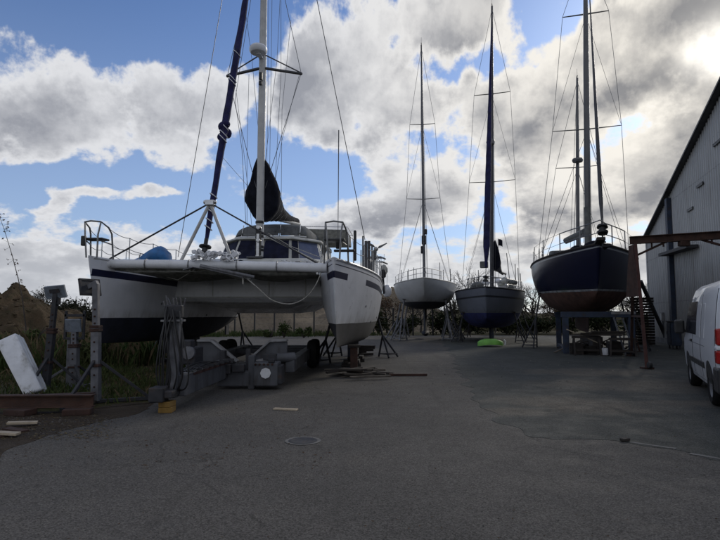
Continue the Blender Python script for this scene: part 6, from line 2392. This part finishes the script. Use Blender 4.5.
# a further drum, boards and trestles
crx = Matrix.Rotation(-T3, 3, 'Z')
def CR(x, y, z=0.0):
    return crx @ V((x, y, z)) + CRO
o = MB().bar(CR(-1.25, -2.35, 1.02), CR(0.05, -2.45, 0.42), 0.12, 0.04).build('leaning_plank', M['wood_pale'], None, bevel=0.005)
tag(o, 'pale plank slanting across the front of the blue cradle', 'plank')
def trestle(c, w, h, rz, label):
    t = thing('trestle', label, 'trestle', c, rz, 'trestles under the blue ketch')
    MB().box((0, 0, h), (w, 0.09, 0.1)).build('top_rail', M['wood_dark'], t, bevel=0.006)
    for x in (-w / 2 + 0.08, w / 2 - 0.08):
        for s_ in (-1, 1):
            MB().bar((x, 0.02 * s_, h), (x * 1.05, s_ * 0.28, 0.0), 0.07, 0.05).build('leg', M['wood_dark'], t, bevel=0.005)
    for s_ in (-1, 1):
        MB().bar((-w / 2 + 0.1, s_ * 0.2, h * 0.3), (w / 2 - 0.1, s_ * 0.2, h * 0.3), 0.03, 0.07).build('stretcher', M['wood_dark'], t)
    return t
trestle(CR(-0.55, -2.75), 1.1, 0.72, -T3 + 0.1, 'low dark trestle before the blue cradle, below the pale plank')
trestle(CR(0.75, -2.9), 1.0, 0.66, -T3 - 0.15, 'low dark trestle before the blue cradle, near the ladder')
for k in range(5):
    p = CR(-0.2 + 0.12 * k, -2.8 + 0.05 * (k % 2), 0.0)
    o = MB().box((0, 0, 0), (1.9 - 0.15 * k, 0.13, 0.035), Matrix.Rotation(-T3 + 0.05 * (k - 2), 3, 'Z')).build('staging_board', M['wood'] if k % 2 else M['wood_dark'], None, bevel=0.004, loc=(p.x, p.y, 0.80 + 0.037 * k))
    tag(o, 'board stacked on the trestles before the blue cradle', 'board', 'boards on the ketch trestles')
pt = thing('plastic_drum', 'white plastic drum standing between the trestles', 'drum', CR(0.15, -2.55))
MB().lathe([(0.08, 0), (0.12, 0.02), (0.12, 0.26), (0.10, 0.29), (0.05, 0.30)], (0, 0, 0), 16).build('body', M['white_plastic'], pt, smooth=True)
MB().lathe([(0.05, 0.30), (0.05, 0.33), (0.01, 0.33)], (0, 0, 0), 10).build('cap', M['black'], pt)
for k, (x, y, s, h, l) in enumerate(((-0.9, -2.3, 0.5, 0.45, 'dark tool crate at the foot of the cradle upright by the grey yacht'), (0.55, -2.2, 0.45, 0.55, 'dark crate between the white drum and the ladder'), (-0.35, -2.2, 0.4, 0.35, 'low dark crate behind the white drum'))):
    c_ = thing('crate', l, 'crate', CR(x, y), -T3 + 0.2 * k, 'crates under the blue ketch')
    mb = MB()
    for z in range(4):
        for s_ in (-1, 1):
            mb.box((0, s_ * s / 2, (z + 0.5) * h / 4), (s, 0.02, h / 4 - 0.015))
            mb.box((s_ * s / 2, 0, (z + 0.5) * h / 4), (0.02, s - 0.03, h / 4 - 0.015))
    mb.box((0, 0, 0.01), (s - 0.05, s - 0.05, 0.02))
    mb.build('slatted_box', M['wood_dark'], c_)
    for sx in (-1, 1):
        for sy in (-1, 1):
            MB().box((sx * (s / 2 - 0.03), sy * (s / 2 - 0.03), h / 2), (0.04, 0.04, h)).build('corner_post', M['wood_dark'], c_)


def ladder(a, b, w, label, m='stand', n=9):
    a, b = V(a), V(b)
    t = thing('ladder', label, 'ladder', (a.x, a.y, 0))
    d = (b - a)
    side = V((-d.y, d.x, 0)).normalized() if abs(d.x) + abs(d.y) > 1e-3 else V((1, 0, 0))
    o_ = V((a.x, a.y, 0))
    for s_ in (-1, 1):
        MB().bar(a - o_ + side * s_ * w / 2, b - o_ + side * s_ * w / 2, 0.03, 0.07).build('stile', M[m], t)
    for k in range(n):
        c = a.lerp(b, (k + 0.7) / n) - o_
        MB().bar(c - side * w / 2, c + side * w / 2, 0.03, 0.03).build('rung', M[m], t)
    return t


r13 = random.Random(31)
for k in range(10):
    p = CR(r13.uniform(-1.2, 1.2), r13.uniform(-2.0, 1.2))
    L_ = r13.uniform(0.8, 2.0)
    o = MB().box((0, 0, L_ * 0.22), (L_, 0.14, 0.05), Matrix.Rotation(-T3 + r13.uniform(-0.5, 0.5), 3, 'Z') @ Matrix.Rotation(r13.choice((-1, 1)) * r13.uniform(0.2, 0.45), 3, 'Y')).build('scrap_board', M[('wood', 'wood_dark', 'wood_dark')[k % 3]], None, bevel=0.005, loc=p)
    tag(o, 'loose board thrown in under the blue cradle', 'board', 'boards thrown under the blue cradle')
for k in range(7):
    p = CR(r13.uniform(-1.1, 1.1), r13.uniform(-1.6, 0.6))
    o = MB().box((0, 0, 0.16), (r13.uniform(0.3, 0.7), r13.uniform(0.25, 0.5), 0.32), Matrix.Rotation(r13.uniform(0, 1.5), 3, 'Z')).build('timber_baulk', M['wood_dark'], None, bevel=0.02, loc=p)
    tag(o, 'dark heavy baulk among the clutter under the blue cradle', 'timber', 'baulks under the blue cradle')
ladder(CR(1.05, -2.6, 0.02), CR(0.75, -2.05, 1.5), 0.4, 'short aluminium ladder leaning on the blue cradle', n=6)

# pallets stacked beyond the cradle, with a raking steel prop
gs = G(643.5, 344.5)
for k in range(17):
    p_ = thing('pallet', 'dark wooden pallet in the tall stack before the shed corner', 'pallet', (gs.x, gs.y, 0.15 * k), r10.uniform(-0.08, 0.08) + 0.2, 'pallets stacked before the shed')
    mb = MB()
    for j in range(6):
        mb.box((-0.3 + 0.12 * j * 1.0, 0, 0.132), (0.09, 1.0, 0.02))
    mb.build('deck_board', M['wood_dark'], p_)
    mb = MB()
    for y in (-0.42, 0, 0.42):
        mb.box((0, y, 0.07), (0.72, 0.09, 0.1))
    mb.build('bearer', M['wood_dark'], p_)
g = G(668, 342.5)
rp = thing('raking_prop', 'long grey steel prop raking up from the shed foot to the pallet stack', 'prop', (g.x, g.y, 0))
tp_ = W(640.5, 281, 29.0) - rp.location
MB().bar((0, 0, 0.05), tp_, 0.16, 0.16).build('strut', M['stand_dark'], rp, bevel=0.01)
MB().box((0, 0, 0.03), (0.5, 0.4, 0.06)).build('foot', M['stand_dark'], rp)

# rusty gantry
ga = thing('gantry', 'rusty red A-frame gantry with its beam above the white van', 'gantry', (9.45, 18.4, 0))
O = V((9.45, 18.4, 0))
apx = W(633.5, 242, 18.4) - O
bend_ = W(728, 236.5, 17.4) - O
bdirn = (bend_ - apx).normalized()
far_ = apx + bdirn * 3.75
MB().ibeam(apx - bdirn * 0.12 + V((0, 0, 0.06)), far_ + V((0, 0, 0.06)), 0.2, 0.26, 0.025).build('beam', M['rust'], ga)
f1, f2 = G(647, 369) - O, G(631.5, 356) - O
for apex, off in ((apx, V((0, 0, 0))), (far_, far_ - apx)):
    for k, f in enumerate((f1, f2)):
        ff = V((f.x + off.x, f.y + off.y, 0.03))
        MB().bar(apex + V((0.05 * k, 0.12 * (1 if k else -1), -0.1)), ff, 0.10, 0.09).build('leg', M['red_steel'] if k == 0 else M['rust'], ga, bevel=0.008)
        MB().box(ff, (0.3, 0.26, 0.06)).build('foot_plate', M['rust_dark'], ga)
        MB().lathe([(0.02, -0.05), (0.09, -0.045), (0.1, 0.0), (0.09, 0.045), (0.02, 0.05)], ff + V((0.0, -0.16, 0.1)), 12, rotm('Y', 90)).build('castor', M['black'], ga, smooth=True)
    # the wide head plate joining the legs
    mb = MB()
    w0, w1 = 0.14, 0.42
    base_ = apex + V((0, 0, -0.12))
    mb.prism([base_ + V((-0.1, -w0, 0)), base_ + V((-0.1, w0, 0)), base_ + V((-0.1, w1 + 0.05, -1.75)), base_ + V((-0.1, -w1, -1.75))], (0.07, 0, 0))
    mb.build('head_plate', M['rust'], ga)
    tie = 0.62
    l1 = apex.lerp(V((f1.x + off.x, f1.y + off.y, 0)), tie)
    l2 = apex.lerp(V((f2.x + off.x, f2.y + off.y, 0)), tie)
    MB().bar(l1, l2, 0.07, 0.07).build('tie_bar', M['rust'], ga)
MB().bar(apx + V((0.05, 0, -0.48)), apx + bdirn * 1.0 + V((0, 0, -0.05)), 0.07, 0.07).build('knee_brace', M['rust_dark'], ga)
MB().bar(far_ + V((-0.05, 0, -0.75)), far_ - bdirn * 1.75 + V((0, 0, -0.05)), 0.07, 0.07).build('knee_brace', M['rust_dark'], ga)
tc_ = apx + bdirn * 1.5
mb = MB()
mb.box(tc_ + V((0, 0, -0.16)), (0.3, 0.22, 0.16))
mb.build('trolley', M['rust_dark'], ga, bevel=0.015)
for k in (0.55, 0.9, 2.3):
    c = apx + bdirn * k
    MB().tube([c + V((0, 0, -0.08)), c + V((0.0, 0, -0.22))], 0.03, 6).build('hook', M['rust_dark'], ga)
# thin red prop between gantry foot and ketch
g1 = G(640, 352)
rpp = thing('steel_prop', 'thin rusty steel prop standing by the gantry leg under the ketch', 'prop', (g1.x, g1.y, 0))
MB().tube([(0, 0, 0.03), (-0.35, 0.3, 1.9)], 0.04, 8).build('tube', M['rust'], rpp, smooth=True)
MB().box((0, 0, 0.02), (0.3, 0.3, 0.04)).build('foot', M['rust_dark'], rpp)
# blue electrical cabinet and oddments at the blue column of the shed
gc = G(678, 349)
ec = thing('electric_cabinet', 'dark blue electric cabinet standing at the foot of the shed column', 'cabinet', (gc.x - 0.15, gc.y, 0), angz + R(180))
MB().box((0, 0, 0.72), (0.7, 0.42, 1.1)).build('body', M['blue_steel'], ec, bevel=0.015)
MB().box((0.0, 0.0, 1.3), (0.8, 0.52, 0.05)).build('rain_cap', M['stand_dark'], ec, bevel=0.01)
for x in (-0.28, 0.28):
    for y in (-0.15, 0.15):
        MB().box((x, y, 0.085), (0.06, 0.06, 0.17)).build('leg', M['stand_dark'], ec)
for y in (-0.23, 0.23):
    MB().box((0.0, y, 0.72), (0.6, 0.02, 0.96)).build('door', M['blue_steel'], ec, bevel=0.006)
    MB().box((0.22, y * 1.08, 0.75), (0.03, 0.03, 0.14)).build('handle', M['black'], ec)
ms = thing('meter_box', 'small pale meter box on the shed wall beside the blue column', 'meter box', corner + wd_ * 3.6 + V((0, 0, 1.5)) - nrm * 0.0, angz)
MB().box((0, -0.1 * inward, 0), (0.35, 0.14, 0.5)).build('body', M['trailer_pale'], ms, bevel=0.01)
MB().box((0, -0.18 * inward, 0.0), (0.28, 0.015, 0.4)).build('door', M['gel_grey'], ms, bevel=0.004)
MB().tube([(0, -0.08 * inward, -0.25), (0, -0.08 * inward, -1.45)], 0.03, 6).build('conduit', M['stand_dark'], ms)

# ------------------------------------------------------------------ the white van
VA = math.atan2(1.3, 2.75)
van = thing('parked_van', 'white high-roofed panel van parked at the shed with its red tail lamp towards us', 'van')
rearL, frontL = V((6.33, 9.75, 0)), V((7.6, 12.45, 0))
fwd = (frontL - rearL).normalized()
rgt = V((fwd.y, -fwd.x, 0))
van.location = rearL + rgt * 0.93
van.rotation_euler = (0, 0, math.atan2(fwd.y, fwd.x) - R(90))
WB = (frontL - rearL).length
y_r, y_f = -1.0, WB + 0.92
HW = 1.02
def vp_mat():
    m, t, b, co = base_mat('white_van_paint')
    o = co.outputs['Object']
    x, y, z = t.xyz(o)
    n = t.noise(o, 2.5, 6, 0.65)
    d = t.mul(t.ss(z, 0.3, 1.1, 0.55, 0.0), t.ss(n, 0.35, 0.65))
    c = t.mix(t.add(d, t.ss(n, 0.5, 0.75, 0.0, 0.12)), (0.62, 0.63, 0.65), (0.22, 0.21, 0.19))
    t.set(b.inputs['Base Color'], c)
    b.inputs['Roughness'].default_value = 0.32
    b.inputs['Coat Weight'].default_value = 0.4
    return m


M['van_paint'] = vp_mat()
# outline rings along the height: plan rings (rounded) at each height
side_prof = [  # z, y_rear, y_front, half width
    (0.30, y_r + 0.06, y_f - 0.02, 0.96), (0.45, y_r, y_f + 0.02, 1.0), (0.80, y_r - 0.0, y_f + 0.0, 1.03), (1.05, y_r + 0.0, y_f - 0.10, 1.03), (1.22, y_r + 0.01, y_f - 0.42, 1.015),
    (1.60, y_r + 0.03, y_f - 0.82, 0.985), (1.95, y_r + 0.05, y_f - 1.16, 0.94), (2.12, y_r + 0.07, y_f - 1.42, 0.90), (2.20, y_r + 0.11, y_f - 1.62, 0.82), (2.235, y_r + 0.25, y_f - 1.9, 0.66)]


def plan(z, a, b, w, rr=0.16, rf=0.3):
    pts = []
    n = 5
    for cx, cy, r, s0 in ((w - rr, a + rr, rr, -90), (w - rf, b - rf, rf, 0), (-w + rf, b - rf, rf, 90), (-w + rr, a + rr, rr, 180)):
        for k in range(n + 1):
            an = R(s0 + 90 * k / n)
            pts.append(V((cx + r * math.cos(an), cy + r * math.sin(an), z)))
    return pts


mb = MB()
mb.loft([plan(*s_) for s_ in side_prof])
body = mb.build('body', M['van_paint'], van, smooth=True, angle=35)


def side_x(z):
    for p, q_ in zip(side_prof, side_prof[1:]):
        if p[0] <= z <= q_[0]:
            return p[3] + (q_[3] - p[3]) * (z - p[0]) / (q_[0] - p[0])
    return side_prof[-1][3]


def side_panel(name, pts, m, s_, off=0.006, th=0.02, bevel=0.0):
    """pts (y,z) on the flank"""
    poly = [V((s_ * (side_x(z) + off), y, z)) for y, z in pts]
    mb = MB()
    mb.prism(poly, (-s_ * th, 0, 0))
    return mb.build(name, m, van, bevel=bevel)


def seam(y0, z0, y1, z1, s_):
    n = 8
    mb = MB()
    mb.tube([V((s_ * (side_x(z0 + (z1 - z0) * k / n) + 0.001), y0 + (y1 - y0) * k / n, z0 + (z1 - z0) * k / n)) for k in range(n + 1)], 0.006, 4)
    mb.build('door_seam', M['black'], van)


for s_ in (-1, 1):
    yb0 = WB - 0.95
    # wheel arches, wheels
    for wy in (0.0, WB):
        mb = MB()
        arc = [(wy + 0.43 * math.cos(a), 0.36 + 0.43 * math.sin(a)) for a in [math.pi * k / 12 for k in range(13)]]
        pts = [V((s_ * (side_x(max(z, 0.31)) + 0.004), y, max(z, 0.3))) for y, z in arc]
        mb.prism(pts, (-s_ * 0.25, 0, 0))
        mb.build('wheel_arch', M['black'], van)
        wheel(van, (s_ * 0.90, wy, 0.345), 0.345, 0.23, (s_, 0, 0), rim='mast_grey')
    def curved_panel(name, edge, m, s_, off=0.006, n=10, inset=0.0):
        mb = MB()
        vs = []
        for (z, ya, yb2) in edge:
            vs += [V((s_ * (side_x(z) + off), ya, z)), V((s_ * (side_x(z) + off), yb2, z))]
        mb.add(vs, [(2*i, 2*i+1, 2*i+3, 2*i+2) for i in range(len(edge) - 1)])
        o = mb.build(name, m, van)
        o.modifiers.new('solid', 'SOLIDIFY').thickness = 0.006
        return o
    # front door glass, quarter light, body-side moulding, sill
    ed = []
    for k in range(13):
        z = 1.20 + 0.68 * k / 12
        yf_ = yb0 + (1.22 - 0.55 * ((z - 1.20) / 0.36) * 0.36 if z < 1.56 else 1.02 - 0.95 * (z - 1.56))
        ed.append((z, yb0 - 0.5, yf_))
    curved_panel('side_window', ed, M['glass'], s_, 0.008)
    side_panel('rubbing_strip', [(0.52, 0.60), (yb0 - 0.05, 0.60), (yb0 - 0.05, 0.72), (0.52, 0.72)], M['black'], s_, 0.02, 0.05, 0.012)
    side_panel('rubbing_strip', [(yb0 + 0.02, 0.60), (WB - 0.5, 0.60), (WB - 0.5, 0.72), (yb0 + 0.02, 0.72)], M['black'], s_, 0.02, 0.05, 0.012)
    side_panel('sill', [(0.45, 0.29), (WB - 0.46, 0.29), (WB - 0.46, 0.37), (0.45, 0.37)], M['black'], s_, 0.01, 0.05)
    seam(yb0, 0.42, yb0 + 0.02, 1.98, s_)
    seam(yb0 - 1.18, 0.42, yb0 - 1.16, 2.0, s_)
    seam(0.35, 1.02, WB - 0.3, 1.04, s_)
    seam(y_r + 0.16, 0.55, y_r + 0.2, 2.05, s_)
    side_panel('door_handle', [(yb0 + 0.06, 1.04), (yb0 + 0.22, 1.04), (yb0 + 0.22, 1.09), (yb0 + 0.06, 1.09)], M['black'], s_, 0.03, 0.05, 0.008)
    # pressed panels on the cargo side
    side_panel('side_panel', [(0.45, 1.16), (yb0 - 1.3, 1.16), (yb0 - 1.3, 1.82), (0.42, 1.82)], M['van_paint'], s_, 0.008, 0.02, 0.008)
    side_panel('side_panel', [(yb0 - 1.08, 1.16), (yb0 - 0.6, 1.16), (yb0 - 0.6, 1.82), (yb0 - 1.08, 1.82)], M['van_paint'], s_, 0.008, 0.02, 0.008)
    # mirror
    mb = MB()
    mb.box((s_ * 1.16, WB - 0.0 + 0.08, 1.33), (0.2, 0.12, 0.32))
    mir = mb.build('mirror', M['black'], van, bevel=0.04)
    MB().bar((s_ * 0.98, WB + 0.1, 1.22), (s_ * 1.12, WB + 0.08, 1.25), 0.08, 0.06).build('arm', M['black'], mir)
    # tail lamp: tall stack
    for z0, z1, mm in ((0.80, 1.02, 'red_light'), (1.02, 1.10, 'white_plastic'), (1.10, 1.38, 'red_light')):
        mb = MB()
        zc = (z0 + z1) / 2
        mb.box((s_ * (side_x(zc) - 0.065), y_r + 0.075, zc), (0.145, 0.19, z1 - z0 - 0.004))
        mb.build('tail_lamp', M[mm], van, bevel=0.025)
    # rear door glass
    mb = MB()
    mb.prism([(s_ * 0.08, y_r + 0.02, 1.22), (s_ * 0.76, y_r + 0.02, 1.22), (s_ * 0.74, y_r + 0.048, 1.84), (s_ * 0.08, y_r + 0.048, 1.84)], (0, -0.02, 0))
    mb.build('rear_window', M['glass'], van)
    mb = MB()
    mb.tube([(s_ * 0.84, y_r - 0.012, 0.62), (s_ * 0.83, y_r + 0.02, 2.0)], 0.006, 4)
    mb.build('door_seam', M['black'], van)
    for z in (0.9, 1.4, 1.85):
        MB().box((s_ * 0.87, y_r + 0.005, z), (0.05, 0.04, 0.09)).build('hinge', M['black'], van, bevel=0.008)
    # headlamp
    MB().box((s_ * 0.78, y_f - 0.12, 0.98), (0.3, 0.22, 0.34)).build('headlight', M['glass'], van, bevel=0.05)
mb = MB()
mb.tube([(0, y_r - 0.014, 0.6), (0, y_r + 0.05, 2.0)], 0.008, 4)
mb.build('door_seam', M['black'], van)
mb = MB()
mb.box((0, y_r + 0.10, 0.53), (2.10, 0.50, 0.42))
mb.build('rear_bumper', M['black'], van, bevel=0.04)
mb = MB()
mb.box((0, y_f - 0.04, 0.48), (1.9, 0.24, 0.34))
mb.build('front_bumper', M['black'], van, bevel=0.05)
MB().box((0.0, y_r - 0.025, 0.86), (0.54, 0.02, 0.13)).build('number_plate', M['yellow'], van)
MB().box((0.12, y_r - 0.02, 1.1), (0.12, 0.04, 0.05)).build('door_handle', M['black'], van)
zz0, zz1 = 1.26, 1.93
mb = MB()
mb.prism([(-0.86, y_f - 0.42, zz0), (0.86, y_f - 0.42, zz0), (0.76, y_f - 1.12, zz1), (-0.76, y_f - 1.12, zz1)], (0, 0.02, 0.025))
mb.build('windscreen', M['glass'], van)
mb = MB()
mb.box((0, y_f - 0.02, 0.78), (1.1, 0.06, 0.2))
mb.build('grille', M['black'], van, bevel=0.02)
for x in (-0.35, 0.35):
    MB().box((x, y_r + 0.06, 2.13), (0.2, 0.04, 0.05)).build('high_brake_lamp', M['red_light'], van)
mb = MB()
mb.box((0, WB / 2, 0.26), (1.5, WB + 0.6, 0.12))
mb.build('chassis', M['black'], van)

for k in range(5):
    mb = MB()
    mb.bar((-0.6 + 0.3 * k, y_r + 0.3, 2.238), (-0.6 + 0.3 * k, y_f - 2.0, 2.238), 0.07, 0.02)
    mb.build('roof_rib', M['van_paint'], van, bevel=0.006)
scene.cycles.max_bounces = 6
scene.cycles.diffuse_bounces = 3
scene.cycles.glossy_bounces = 3
scene.cycles.use_adaptive_sampling = True
